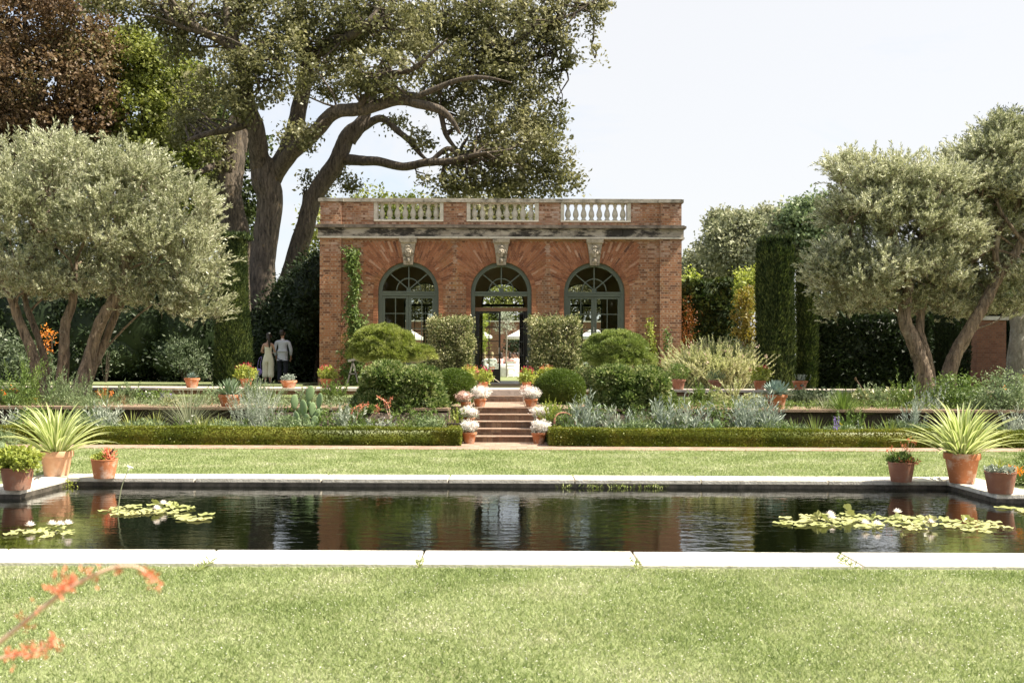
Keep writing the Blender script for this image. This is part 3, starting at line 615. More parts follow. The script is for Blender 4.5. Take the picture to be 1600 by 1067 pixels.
# retaining walls of the terraces
for s_, x0, x1, nm in ((-1, -24, -1.36, 'left'), (1, 1.03, 24, 'right')):
    t = thing('retaining_wall', 'low stone wall, colour darkened for shade, holding the lower terrace, %s of the stairs' % nm, 'wall', ((x0+x1)/2, 21.4, 0))
    b = MB(); b.box(x0, x1, 21.3, 21.497, -.4, ZL-.04); b.build('wall', M['soil'], t)  # dark soil colour stands in for the shade under the cap
    b = MB(); b.box(x0, x1, 21.20, 21.56, ZL-.035, ZL+.02); b.build('cap', M['mulch'], t)
    t = thing('terrace_wall', 'dark low wall under the flagstone terrace edge, %s of the stairs' % nm, 'wall', ((x0+x1)/2, 26, 0))
    xa, xb = (-13.9, -1.36) if s_ < 0 else (1.03, 12.5)
    b = MB(); b.box(xa, xb, 25.88, 25.997, ZG-.3, ZT-.03); b.build('wall', M['brickplain'], t)
    b = MB(); b.box(xa-.02, xb, 25.80, 26.3, ZT-.028, ZT+.03); b.build('cap', M['flag'], t)
# stairs
st = thing('garden_stairs', 'worn brick steps rising from the lawn path to the house door', 'stairs', (-.1, 20.75, 0))
sx0, sx1 = -.96, .66
for k in range(5):
    y0 = 20.75 + .36*k; y1 = y0 + .36 if k < 4 else 25.6
    zt = .136*(k+1); inset = .02*k
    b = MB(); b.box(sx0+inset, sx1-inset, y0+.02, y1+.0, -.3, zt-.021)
    o = b.build('riser', M['stepbrick'], st); b = MB(); b.box(sx0+inset-.01, sx1-inset+.01, y0, y1, zt-.020, zt); b.build('tread', M['pavebrick'], st)  # pale tread and dark riser colours carry sunlight and shade
b = MB(); b.box(-.64, .28, 25.55, 26.05, .2, .825); o = b.build('step', M['stepbrick'], st)
b = MB(); b.box(-.64, .28, 25.98, 26.35, .2, .985); o = b.build('step', M['flag'], st)
for xa, xb in ((-1.36, -1.06), (.74, 1.03)): b = MB(); b.box(xa, xb, 20.9, 26.0, -.3, .40); b.build('side_wall', M['soil'], st)
for xa, xb in ((-1.36, -.66), (.30, 1.03)): b = MB(); b.box(xa, xb, 22.5, 26.28, .2, ZL+.012); b.build('planting_ledge', M['mulch'], st)
# ================================================================= the brick garden house
D0 = 32.5; SPX = D0/F
XCS = [X(637.5, D0), X(782.7, D0), X(928.3, D0)]; R0 = .95; ZS = 4.0
HX0, HX1 = X(500, D0), X(1063.5, D0); Z0 = ZT - .05; ZC = 5.735; ZP = 6.17; ZTOP = 7.06
hs = thing('garden_house', 'red brick garden house with three arched openings and a stone balustrade on its flat roof', 'house', ((HX0+HX1)/2, D0, ZT))
def archwall(x0, x1, z0, z1, y0, y1, arches, nseg=24):
    """wall between y0 and y1 with round headed openings down to zb"""
    b = MB(); arches = sorted(arches)
    for y, flip in ((y0, 0), (y1, 1)):
        def q(*pts):
            V = [(p[0], y, p[1]) for p in pts]
            if flip: V = V[::-1]
            b.add(V, [list(range(len(V)))])
        xs = x0
        for (cx, r, zs, zb) in arches:
            q((xs, z0), (cx-r, z0), (cx-r, z1), (xs, z1)); xs = cx+r
            if zb > z0: q((cx-r, z0), (cx+r, z0), (cx+r, zb), (cx-r, zb))
            for i in range(nseg):
                a0, a1 = PI - PI*i/nseg, PI - PI*(i+1)/nseg
                q((cx+r*math.cos(a0), zs+r*math.sin(a0)), (cx+r*math.cos(a1), zs+r*math.sin(a1)), (cx+r*math.cos(a1), z1), (cx+r*math.cos(a0), z1))
        q((xs, z0), (x1, z0), (x1, z1), (xs, z1))
    for (cx, r, zs, zb) in arches:
        pr = [(cx-r, zb)] + [(cx+r*math.cos(PI-PI*i/nseg), zs+r*math.sin(PI-PI*i/nseg)) for i in range(nseg+1)] + [(cx+r, zb)]
        for a, c in zip(pr[:-1], pr[1:]): b.add([(a[0], y0, a[1]), (a[0], y1, a[1]), (c[0], y1, c[1]), (c[0], y0, c[1])], [[0, 1, 2, 3]])
        if zb > z0: b.add([(cx-r, y0, zb), (cx+r, y0, zb), (cx+r, y1, zb), (cx-r, y1, zb)], [[0, 1, 2, 3]])
    b.add([(x0, y0, z0), (x0, y0, z1), (x0, y1, z1), (x0, y1, z0)], [[0, 1, 2, 3]]); b.add([(x1, y0, z0), (x1, y1, z0), (x1, y1, z1), (x1, y0, z1)], [[0, 1, 2, 3]])
    b.add([(x0, y0, z1), (x1, y0, z1), (x1, y1, z1), (x0, y1, z1)], [[0, 1, 2, 3]])
    return b
YB = 39.2
archwall(HX0+.12, HX1-.12, Z0, ZC+.02, D0, D0+.36, [(cx, R0+.04, ZS, Z0) for cx in XCS]).build('front_wall', M['brick'], hs)
archwall(HX0+.12, HX1-.12, Z0, ZC+.02, YB-.3, YB, [(cx, .86, ZS, Z0) for cx in XCS]).build('back_wall', M['brickplain'], hs)
for x0, x1 in ((HX0+.12, HX0+.48), (HX1-.48, HX1-.12)):
    b = MB(); b.box(x0, x1, D0+.362, YB-.302, Z0, ZC+.02); b.build('side_wall', M['brick'], hs)
for x0, x1, xi0, xi1 in ((HX0, HX0+.70, 0, 0), (HX1-.70, HX1, 0, 0)):   # corner piers stand proud
    b = MB(); b.box(x0, x1, D0-.11, D0+.12, Z0, ZC+.01)
    b.build('corner_pier', M['brick'], hs)
    b = MB(); b.box(x0-.04, x1+.04, D0-.15, D0+.13, Z0, ZT+.22); b.build('pier_base', M['brickplain'], hs)
# interior skins
for xa, xb in ((HX0+.482, HX0+.50), (HX1-.50, HX1-.482)): b = MB(); b.box(xa, xb, D0+.365, YB-.305, ZT, ZC); b.build('interior_wall', M['plaster'], hs)
archwall(HX0+.5, HX1-.5, ZT, ZC, YB-.33, YB-.303, [(cx, .84, ZS, ZT) for cx in XCS]).build('interior_wall', M['plaster'], hs)
b = MB(); b.box(HX0+.4, HX1-.4, D0-.02, YB+.3, ZT-.3, ZT+.05); b.build('floor', M['tile'], hs)
b = MB(); b.box(HX0+.3, HX1-.3, D0+.2, YB-.1, ZC+.022, ZC+.3); b.build('roof', M['tile'], hs)
for yy in (34.2, 35.8, 37.4):
    b = MB(); b.box(HX0+.5, HX1-.5, yy, yy+.2, ZC-.28, ZC-.002); b.build('ceiling_beam', M['wood'], hs)
# radial brick fans
def fan(cx):
    b = MB(); r1 = R0+.05
    def brick(a0, a1, ra, rb, y0, y1, mi=0):
        pts = [(ra, a0), (rb, a0), (rb, a1), (ra, a1)]
        V = [(cx + r*math.cos(a), y, ZS + r*math.sin(a)) for y in (y0, y1) for r, a in pts]
        b.add(V, [[0, 1, 2, 3], [7, 6, 5, 4], [0, 4, 5, 1], [1, 5, 6, 2], [2, 6, 7, 3], [3, 7, 4, 0]], mi)
    n = 58                              # narrow header ring
    for i in range(n):
        a0 = PI*i/n; brick(a0 + .006, a0 + PI/n - .006, r1, r1+.14, D0-.028 - random.uniform(0, .004), D0+.05)
    n = 62
    for i in range(n):
        a0, a1 = PI*i/n, PI*(i+1)/n; am = (a0+a1)/2
        if abs(am - PI/2) < .145: continue
        s, c = abs(math.sin(am)), abs(math.cos(am)); deg = math.degrees(math.asin(s))
        rmax = min(1.66/s, 1.46/max(c, .001))
        if deg < 30: rmax = min(rmax, 1.16 + max(0, deg-6)/24*.55)
        ra = r1+.15; k = i % 2
        tone = random.choice((0, 0, 0, 1, 0, 0, 1, 2))
        ln = [.13, .25, .25, .25, .25, .25, .25] if k else [.25, .25, .25, .25, .25, .25]
        for l_ in ln:
            rb = min(ra + l_, rmax)
            if rb - ra < .05: break
            g = .008/ra; brick(a0 + g, a1 - g, ra, rb - .009, D0-.010 - random.uniform(0, .007), D0+.05, tone)
            ra = rb
    for z in np.arange(Z0+.03, ZS-.05, .0875):      # jamb bricks either side of the opening
        for s in (-1, 1):
            xa = cx + s*r1; xb = cx + s*(r1+.14)
            b.box(min(xa, xb), max(xa, xb), D0-.026 - random.uniform(0, .004), D0+.05, z, z+.078)
    b.build('arch_bricks', [M['vouss'], M['vouss_pale'], M['vouss_dark']], hs)
for cx in XCS: fan(cx)
# keystones with carved heads
for n_, cx in enumerate(XCS):
    b = MB(); zt_, zb_ = ZC-.01, ZS+R0-.06
    for (za, wa, ya), (zb, wb, yb) in zip([(zb_, .15, .08), (zb_+.22, .17, .10), (zt_-.16, .235, .16), (zt_-.12, .27, .22)], [(zb_+.22, .17, .10), (zt_-.16, .235, .16), (zt_-.12, .27, .22), (zt_, .28, .24)]):
        V = [(cx-wa, D0-ya, za), (cx+wa, D0-ya, za), (cx+wa, D0+.05, za), (cx-wa, D0+.05, za), (cx-wb, D0-yb, zb), (cx+wb, D0-yb, zb), (cx+wb, D0+.05, zb), (cx-wb, D0+.05, zb)]
        b.add(V, [[0, 3, 2, 1], [4, 5, 6, 7], [0, 1, 5, 4], [1, 2, 6, 5], [2, 3, 7, 6], [3, 0, 4, 7]])
    ks = b.build('keystone', M['stone'], hs)
    f = MB(); zc = zb_+.42; yy = D0-.13
    f.ball((cx, yy, zc), (.125, .11, .17), 16, 12)
    f.ball((cx, yy-.10, zc-.01), (.030, .05, .055), 10, 6)                    # nose
    for s in (-1, 1):
        f.ball((cx+s*.05, yy-.085, zc+.045), (.034, .03, .018), 8, 6); f.ball((cx+s*.065, yy-.075, zc-.045), (.04, .03, .035), 8, 6)
        f.ball((cx+s*.13, yy, zc+.02), (.035, .05, .06), 8, 6)
        for q in range(5): f.ball((cx+s*(.05+.026*q), yy-.05+.012*q, zc+.15-.045*q), (.042, .05, .04), 8, 6)   # locks of hair
        f.ball((cx+s*.2, D0-.17, zt_-.07), (.05, .07, .05), 10, 6)
    f.ball((cx, yy-.085, zc-.085), (.048, .03, .016), 8, 5); f.ball((cx, yy-.06, zc-.14), (.05, .04, .04), 8, 6); f.ball((cx, yy-.05, zc+.16), (.06, .06, .05), 8, 6)
    f.ball((cx, yy+.02, zc-.27), (.08, .06, .10), 10, 8)
    f.build('carved_head', M['stone'], ks, smooth=True)
# cornice, parapet, balustrades
b = MB(); xc0, xc1 = HX0-.06, HX1+.06
b.box(xc0-.02, xc1+.02, D0-.19, D0+.4, ZC+.003, ZC+.06); b.build('cornice_moulding', M['baluster'], hs)
for i in range(6):
    xa = xc0 + (xc1-xc0)*i/6; xb = xc0 + (xc1-xc0)*(i+1)/6; dy = .05 if i in (0, 5) else 0
    b = MB(); b.box(xa+.004, xb-.004, D0-.15-dy*.4, D0+.4, ZC+.062, ZP-.10); b.build('cornice', M['cornice'], hs)
b = MB(); b.box(xc0-.05, xc1+.05, D0-.25, D0+.5, ZP-.098, ZP-.03); b.box(xc0-.02, xc1+.02, D0-.20, D0+.5, ZP-.03, ZP+.01)
for xa in (HX0, HX1-.7): b.box(xa-.12, xa+.82, D0-.31, D0+.3, ZP-.101, ZP-.027)
b.build('cornice_top', M['cornicetop'], hs)
opn = [(X(583, D0), X(692, D0)), (X(728, D0), X(841, D0)), (X(875, D0), X(985, D0))]
zb1, zb2 = 6.36, 6.93
prev = HX0+.03
for k, (xa, xb) in enumerate(opn + [(HX1-.03, None)]):
    b = MB(); b.box(prev, xa, D0+.02, D0+.34, ZP+.012, ZTOP-.13); b.build('parapet', M['brick'], hs)
    if xb is None: break
    b = MB(); b.box(xa+.002, xb-.002, D0+.03, D0+.33, ZP+.012, zb1-.05); b.build('parapet', M['brick'], hs); prev = xb
    bl = MB(); bl.box(xa+.004, xb-.004, D0+.0, D0+.36, zb1-.048, zb1); bl.box(xa+.004, xb-.004, D0+.02, D0+.34, zb2, ZTOP-.128)
    bl.box(xa+.004, xa+.12, D0+.01, D0+.35, zb1+.002, zb2-.002); bl.box(xb-.12, xb-.004, D0+.01, D0+.35, zb1+.002, zb2-.002)
    bo = bl.build('balustrade', M['baluster'], hs)
    nb = 8; h = zb2 - zb1
    prof = [(.085, 0), (.085, .06), (.055, .075), (.06, .10), (.092, .16), (.098, .22), (.085, .29), (.055, .37), (.042, .43), (.045, .455), (.062, .465), (.062, .485), (.045, .495), (.075, .52), (.08, .57)]
    bal = MB(); bal.lathe([(r, z*h/.57) for r, z in prof], 14)
    src = None
    for q in range(nb):
        xq = xa + .12 + (xb-xa-.24)*(q+.5)/nb
        if src is None:
            src = bal.build('baluster', M['baluster'], bo, smooth=True, origin=(0, 0, 0)); bb = src
        else: bb = src.copy(); COL.objects.link(bb); bb.parent = bo
        ro = root_origin(bo); bb.location = (xq - ro[0], D0+.18 - ro[1], zb1 - ro[2]); bb.rotation_euler = (0, 0, random.random()*6)
for xa in (HX0, HX1-.68):
    b = MB(); b.box(xa, xa+.68, D0-.06, D0+.018, ZP+.012, ZTOP-.13); b.build('corner_pier', M['brick'], hs)
b = MB(); b.box(HX0-.04, HX1+.04, D0-.05, D0+.40, ZTOP-.126, ZTOP-.03); b.box(HX0-.02, HX1+.02, D0-.02, D0+.38, ZTOP-.03, ZTOP)
for xa in (HX0, HX1-.7): b.box(xa-.06, xa+.76, D0-.13, D0+.2, ZTOP-.129, ZTOP-.028)
b.build('parapet_cap', M['capstone'], hs)
for xa in (HX0+.0, HX1-.33):      # returns of the parapet along the sides
    b = MB(); b.box(xa+.03, xa+.3, D0+.36, YB-.1, ZC+.3, ZTOP-.13); b.build('parapet', M['brickplain'], hs)
# windows
def arcpts(cx, r, n=26, a0=0, a1=PI): return [(cx + r*math.cos(a0+(a1-a0)*i/n), ZS + r*math.sin(a0+(a1-a0)*i/n)) for i in range(n+1)]
def archframe(b, cx, ro, ri, y0, y1, zb):
    o = [(cx+ro, zb)] + arcpts(cx, ro) + [(cx-ro, zb)]; i_ = [(cx+ri, zb)] + arcpts(cx, ri) + [(cx-ri, zb)]
    for k in range(len(o)-1):
        V = [(p[0], y, p[1]) for y in (y0, y1) for p in (o[k], o[k+1], i_[k+1], i_[k])]
        b.add(V, [[0, 1, 2, 3], [7, 6, 5, 4], [0, 4, 5, 1], [3, 2, 6, 7]])
def fanlight(b, cx, ri, y, w=.035, zoff=.10):
    for a in (PI/4, PI/2, 3*PI/4): b.bar((cx, y, ZS+zoff), (cx+ri*math.cos(a), y, ZS+ri*math.sin(a)), w, .04)
    pts = [(cx + ri*.46*math.cos(t), y, ZS+zoff*.7 + ri*.46*math.sin(t)) for t in np.linspace(0, PI, 15)]
    for p, q in zip(pts[:-1], pts[1:]): b.bar(p, q, w*.9, .035)
def archpane(cx, r, y, zb):
    b = MB(); pts = [(cx+r, y, zb)] + [(p[0], y, p[1]) for p in arcpts(cx, r)] + [(cx-r, y, zb)]
    b.add(pts, [list(range(len(pts)))]); return b
TR = ZS - .02                         # transom height
for k, cx in enumerate(XCS):
    yf = D0+.10
    b = MB(); archframe(b, cx, R0+.035, R0-.09, yf, yf+.14, ZT+.05); b.box(cx-R0+.09, cx+R0-.09, yf-.015, yf+.15, TR-.09, TR+.05); b.box(cx-R0+.09, cx+R0-.09, yf-.035, yf-.017, TR+.0, TR+.055)
    fr = b.build('window_frame', M['green'], hs)
    b = MB(); fanlight(b, cx, R0-.09, yf+.06); b.box(cx-.07, cx+.07, yf+.03, yf+.09, TR+.055, TR+.14); b.build('glazing_bars', M['green'], fr)
    archpane(cx, R0-.085, yf+.085, TR+.05).build('pane', M['glass'], fr)
    if k != 1:
        for s in (-1, 1):             # the two leaves of the french window
            x0, x1 = (cx-R0+.09, cx-.004) if s < 0 else (cx+.004, cx+R0-.09)
            b = MB(); z0, z1 = ZT+.06, TR-.095; st_ = .085
            b.box(x0, x0+st_, yf+.02, yf+.09, z0, z1); b.box(x1-st_, x1, yf+.02, yf+.09, z0, z1)
            b.box(x0+st_, x1-st_, yf+.02, yf+.09, z1-.08, z1); b.box(x0+st_, x1-st_, yf+.02, yf+.09, z0, z0+.3)
            lf = b.build('window_leaf', M['green'], hs)
            b = MB(); xm = (x0+x1)/2; b.box(xm-.014, xm+.014, yf+.035, yf+.075, z0+.3, z1-.08)
            for r in range(1, 5): zz = z0+.3 + (z1-.08-z0-.3)*r/5; b.box(x0+st_, x1-st_, yf+.037, yf+.073, zz-.014, zz+.014)
            b.build('glazing_bars', M['green'], lf)
            b = MB(); b.box(x0+st_, x1-st_, yf+.053, yf+.057, z0+.3, z1-.08); b.build('pane', M['glass'], lf)
    else:
        z1 = TR-.095; zl = z1-.36
        b = MB(); b.box(cx-R0+.09, cx+R0-.09, yf+.16, yf+.30, zl-.12, zl); b.build('lintel', M['wood'], hs)
        def leaf(xa, ya, xb, yb, z0=ZT+.09, z1=zl-.13):
            d = np.array([xb-xa, yb-ya, 0.]); ln = np.linalg.norm(d); d /= ln
            def pt(u, z): return (xa+d[0]*u, ya+d[1]*u, z)
            nrm = (-d[1], d[0], 0)
            b = MB()
            for u in (.03, ln-.03): b.bar(pt(u, z0), pt(u, z1), .06, .05, up=nrm)
            for z, w_ in ((z1-.03, .06),): b.bar(pt(.06, z), pt(ln-.06, z), w_, .05, up=nrm)
            b.bar(pt(.06, z0+.22), pt(ln-.06, z0+.22), .44, .04, up=nrm)
            o = b.build('door_leaf', M['black'], hs)
            b = MB(); b.bar(pt(ln/2, z0+.44), pt(ln/2, z1-.06), .03, .035, up=nrm)
            for r in range(1, 4): zz = z0+.44+(z1-.06-z0-.44)*r/4; b.bar(pt(.06, zz), pt(ln-.06, zz), .026, .03, up=nrm)
            b.build('glazing_bars', M['black'], o)
            b = MB(); b.bar(pt(ln/2, z0+.44), pt(ln/2, z1-.06), ln-.12, .004, up=nrm); b.build('pane', M['glass'], o)
            b = MB(); b.bar(pt(ln-.05, z0+.95), pt(ln-.05, z0+1.15), .02, .12, up=nrm); b.build('handle', M['baluster'], o)
        for xa, xb in ((cx-R0+.10, cx-R0+.17), (cx+R0-.17, cx+R0-.10)): b = MB(); b.box(xa, xb, yf+.18, yf+.26, ZT+.06, zl-.125); b.build('door_jamb', M['black'], hs)
        leaf(cx-R0+.17, yf+.22, cx-.02, yf+.22)
        leaf(cx+R0-.18, yf+.24, cx+R0-.32, yf+.95)
# back wall glazing
for k, cx in enumerate(XCS):
    b = MB(); yb_ = YB-.24
    archframe(b, cx, .86, .79, yb_, yb_+.1, ZT+.05); b.box(cx-.79, cx+.79, yb_, yb_+.1, TR-.06, TR+.04)
    if k != 1:
        for s in (-1, 1):
            b.box(cx+s*.05-.04, cx+s*.05+.04, yb_+.01, yb_+.08, ZT+.06, TR-.06); xm = cx+s*.42; b.box(xm-.015, xm+.015, yb_+.03, yb_+.06, ZT+.06, TR-.06)
            for r in range(1, 6): zz = ZT+.06+(TR-.12-ZT)*r/6; b.box(min(cx+s*.09, cx+s*.79), max(cx+s*.09, cx+s*.79), yb_+.032, yb_+.058, zz-.015, zz+.015)
    fanlight(b, cx, .79, yb_+.05)
    b.build('back_window', M['black'] if k == 1 else M['green'], hs)
# ================================================================= trees
def skeleton(mb, limbs, n=12, rough=.10, sub=7):
    """limbs: lists of (point, radius); returns sampled centre line points"""
    sk = []
    for lb in limbs:
        pts = np.array([p for p, r in lb], float); rad = np.array([r for p, r in lb], float)
        if len(lb) > 3 and rad[-1] < .6*rad[0]: rad[-1] *= .3
        a, r_ = smooth_path(pts, rad, sub); tt = np.arange(len(a))/max(sub, 1); ph = random.random()*6
        env = np.clip(tt/2, 0, 1)[:, None]*r_[:, None]*(.35 if n <= 12 else .2)
        a = a + env*np.stack([np.sin(tt*3.1+ph), np.sin(tt*2.3+ph*2), .8*np.sin(tt*4.1+ph*1.7)], 1); sk.append(a)
        mb.tube(a, r_, n=n, rough=rough)
    return np.concatenate(sk)
def PX(d, *a):  # (px,py,rpx[,dd]) -> (point, radius)
    return [(P(t[0], t[1], d + (t[3] if len(t) > 3 else 0)), t[2]*(d/F)) for t in a]
# ---- great oaks behind the house
dO = 41.0
oak = thing('oak_tree', 'massive dark oak whose forked trunk rises straight behind the couple, left of the brick house', 'tree', G(410, 596, ZT)*0 + P(410, 600, dO))
tm = MB(); skt = skeleton(tm, [PX(dO, (411, 606, 29), (411, 540, 21.5), (413, 440, 20), (417, 340, 19.5), (418, 285, 21), (420, 262, 22))], n=20, rough=.05)
tr = tm.build('trunk', M['oakbark'], oak, smooth=True)
limbsA = [PX(dO, (415, 285, 21), (402, 235, 18, -.5), (396, 180, 14, -1), (378, 110, 12, -1.5), (362, 50, 9, -2), (350, -20, 7, -2)),
          PX(dO, (424, 280, 20), (452, 225, 18, .4), (472, 160, 15, .8), (478, 90, 12, 1), (470, 40, 10, .8), (462, -30, 8)),
          PX(dO, (428, 275, 16), (470, 225, 14, -1), (520, 182, 12.5, -2), (580, 165, 11, -2.6), (640, 158, 9, -3), (690, 175, 7, -3.2), (720, 210, 6, -3)),
          PX(dO, (478, 100, 9, 1), (500, 80, 9, 0), (540, 60, 8, -1), (580, 30, 6, -2), (600, -20, 5)),
          PX(dO, (396, 190, 8, -1), (352, 205, 6, -1), (310, 212, 5, -1.5), (290, 222, 3, -2)),
          PX(dO, (370, 80, 8, -1.8), (320, 50, 7, -2.5), (290, 30, 5, -3), (262, -10, 4, -3.4)),
          PX(dO, (322, 52, 5, -2.5), (275, 38, 4, -3), (250, 5, 3, -3)),
          PX(dO, (560, 168, 6, -2.6), (600, 120, 5, -3), (650, 105, 4.5, -3.5), (700, 60, 3.5, -4)),
          PX(dO, (630, 160, 6, -3), (680, 140, 5, -3.4), (740, 120, 4, -3.8), (800, 130, 3, -4))]
sk = [skt]
limbsA = [[(p, r*.82) for p, r in lb] for lb in limbsA]
for i, lb in enumerate(limbsA):
    b = MB(); sk.append(skeleton(b, [lb], n=12, rough=.08)); b.build('limb', M['oakbark'], oak, smooth=True)
def PB(d, *a):  # (px,py,rx,ry,dd,rdepth m)
    return [(P(t[0], t[1], d + (t[4] if len(t) > 4 else 0)), (t[2]*d/F, (t[5] if len(t) > 5 else t[2]*d/F*1.2), t[3]*d/F)) for t in a]
blA = PB(dO, (330, 20, 70, 45, -2, 2), (420, 30, 80, 60, -1, 2.4), (520, 40, 85, 65, 0, 2.6), (430, 105, 70, 50, -2, 2), (520, 120, 48, 40, 2.4, 1.5), (335, 110, 40, 36, 1.5, 1.4), (375, 150, 42, 36, -2.4, 1.4), (290, 200, 34, 30, 0, 1.4),
         (610, 40, 80, 60, -1, 2.6), (600, 115, 60, 32, -3.2, 1.8), (250, 25, 60, 22, -2.5, 1.6), (175, 4, 40, 14, -3, 1.2), (290, 70, 34, 28, -2, 1.2), (470, 210, 26, 26, -2.4, 1), (340, 255, 22, 60, 2.5, 1.2), (310, 160, 40, 46, 2, 1.5))
(Vl, Ql), cA = blobleaves([(c, r*np.array([1, .62, 1])) for c, r in blA], 800, 46, .21, .165, .095, shell=.3, outward=.4, up=.1)
npobj('crown', Vl, Ql, M['oakleaf'], oak)
b = MB(); twigs(b, np.concatenate(sk), cA[::2], r0=.055); b.build('twigs', M['oakbark'], oak, smooth=True)
dP = 45.0
oak2 = thing('oak_tree', 'leaning oak with lichened bark whose long limbs reach over the brick house roof', 'tree', P(425, 600, dP))
b = MB(); skt = skeleton(b, [PX(dP, (416, 604, 22), (430, 520, 17), (452, 440, 15), (472, 370, 14), (490, 315, 14), (520, 258, 14), (546, 215, 12), (566, 186, 10), (580, 160, 5))], n=18, rough=.07); b.build('trunk', M['oakbark'], oak2, smooth=True)
limbsB = [PX(dP, (546, 222, 14), (565, 190, 13), (578, 165, 10, .5), (585, 130, 8, 1), (600, 90, 6, 1)),
          PX(dP, (540, 250, 12), (580, 252, 9.5, -1), (620, 258, 8.5, -1.5), (670, 256, 8, -2), (720, 248, 6, -2.5), (760, 238, 5, -3)),
          PX(dP, (560, 205, 10), (592, 186, 8), (625, 205, 6.5, -.6), (650, 235, 5.5, -1), (672, 252, 4, -1.6)),
          PX(dP, (672, 254, 5, -2), (700, 232, 5, -2), (722, 248, 5, -2), (745, 240, 5, -2.4)),
          PX(dP, (575, 170, 8, .5), (630, 150, 8, 0), (680, 165, 6, -.5), (700, 215, 5, -1), (730, 250, 4, -1)),
          PX(dP, (585, 140, 6, 1), (640, 60, 6, .5), (700, 20, 5, 0), (760, -10, 5, 0)),
          PX(dP, (640, 75, 5, .5), (672, 112, 5.5, 0), (715, 122, 5, -.5), (760, 95, 4, -.6), (850, 40, 4, -.6), (900, 20, 3, -.6), (930, 0, 2.4, -.6)),
          PX(dP, (850, 42, 3, -.6), (868, 55, 2.6), (870, 85, 2), (885, 112, 1.4)),
          PX(dP, (915, 8, 2), (928, 35, 1.8), (925, 75, 1.4), (930, 92, 1)),
          PX(dP, (470, 372, 8), (452, 410, 8), (470, 340, 6, .5), (478, 300, 5, 1)),
          PX(dP, (700, 240, 4, -2), (690, 280, 3.5, -2), (700, 300, 3, -2))]
sk = [skt]
limbsB = [[(p, r*.75) for p, r in lb] for lb in limbsB]
for lb in limbsB:
    b = MB(); sk.append(skeleton(b, [lb], n=10, rough=.09)); b.build('limb', M['oakbark'], oak2, smooth=True)
blB = PB(dP, (700, 30, 80, 55, 0, 3), (790, 50, 80, 60, 0, 3), (850, 20, 45, 30, 0, 1.8), (740, 110, 75, 45, -1, 2.6), (810, 120, 60, 55, 0, 2.6), (840, 180, 42, 40, 0, 2), (770, 190, 65, 45, -1, 2.4),
         (830, 240, 70, 45, -1, 2.4), (760, 262, 70, 38, -1.5, 2), (860, 280, 50, 24, -1, 1.6), (700, 288, 42, 22, -2, 1.4), (690, 150, 45, 26, 0, 1.8), (660, 220, 26, 14, -1, .8), (610, 190, 22, 10, 0, .7), (745, 300, 60, 12, -2, 1.4), (800, 296, 80, 16, -1, 1.6),
         (900, 10, 40, 18, 0, 1), (880, 55, 12, 26, -.5, .5), (888, 95, 12, 20, -.5, .5), (868, 62, 12, 20, -.5, .5), (928, 45, 9, 26, -.6, .4), (930, 82, 8, 12, -.6, .4), (935, 8, 14, 12, -.6, .5), (500, 300, 22, 14, 1, .8), (520, 275, 16, 10, 1, .8), (545, 285, 24, 12, 1, .7), (480, 280, 12, 10, 1, .6))
(Vl, Ql), cB = blobleaves([(c, r*np.array([1, .62, 1])) for c, r in blB], 900, 46, .23, .18, .10, shell=.3, outward=.4, up=.1)
npobj('crown', Vl, Ql, M['oakleaf'], oak2)
b = MB(); twigs(b, np.concatenate(sk), cB[::2], r0=.05); b.build('twigs', M['oakbark'], oak2, smooth=True)
dQ = 44.0
oak3 = thing('oak_tree', 'thick bare oak trunk cut short under the foliage, just left of the forked oak', 'tree', P(370, 600, dQ))
b = MB(); skt = skeleton(b, [PX(dQ, (375, 604, 24), (372, 480, 21), (368, 380, 21), (362, 300, 20), (360, 250, 17), (368, 200, 14), (380, 165, 12))], n=16, rough=.12)
b.tube(*zip(*PX(dQ, (366, 290, 9, 1), (380, 230, 8, 1.2), (384, 180, 6, 1.4))), n=10, sub=5, rough=.1); b.build('trunk', M['oakbark'], oak3, smooth=True)
b = MB(); skeleton(b, [PX(dQ, (362, 250, 5), (330, 262, 5, -1), (308, 268, 4, -2), (290, 275, 2, -2))], n=8); b.build('limb', M['oakbark'], oak3, smooth=True)
(Vl, Ql), _ = blobleaves(PB(dQ, (392, 290, 20, 60, 1.5, 1), (385, 350, 20, 40, 1.5, 1), (400, 230, 20, 30, 2, 1), (350, 180, 40, 40, 2, 1.5), (345, 320, 18, 50, 1, 1)), 230, 26, .22, .20, .12, shell=.3)
npobj('crown', Vl, Ql, M['oakleafdark'], oak3)
# ---- copper beech, green maple
def simpletree(name, label, base, d, blobs, nclump, per, cr, ln, w, mat, trunk_r=.35, bark='darkbark', group=None, outw=.5, shell=.55, trunkto=None):
    base = [base[0], base[1], ZT]; t = thing(name, label, 'tree', base, group)
    bl = PB(d, *blobs); cen = np.mean([b_[0] for b_ in bl], axis=0)
    b = MB(); top = cen if trunkto is None else trunkto
    bp = np.array(base, float); sk = skeleton(b, [[(bp, trunk_r*1.25), (bp*.6+top*.4 + rdir(1)[0]*.2, trunk_r*.9), (top, trunk_r*.5)]], n=10, rough=.08)
    for c, r in bl[:10]:
        mid = (bp*.3+top*.7)*.6 + c*.4; skeleton(b, [[(bp*.45+top*.55, trunk_r*.45), (mid, trunk_r*.3), (c, trunk_r*.12)]], n=6)
    b.build('trunk', M[bark], t, smooth=True)
    (V, Q), cc = blobleaves(bl, nclump, per, cr, ln, w, shell=shell, outward=outw, up=.1)
    npobj('crown', V, Q, M[mat], t)
    return t
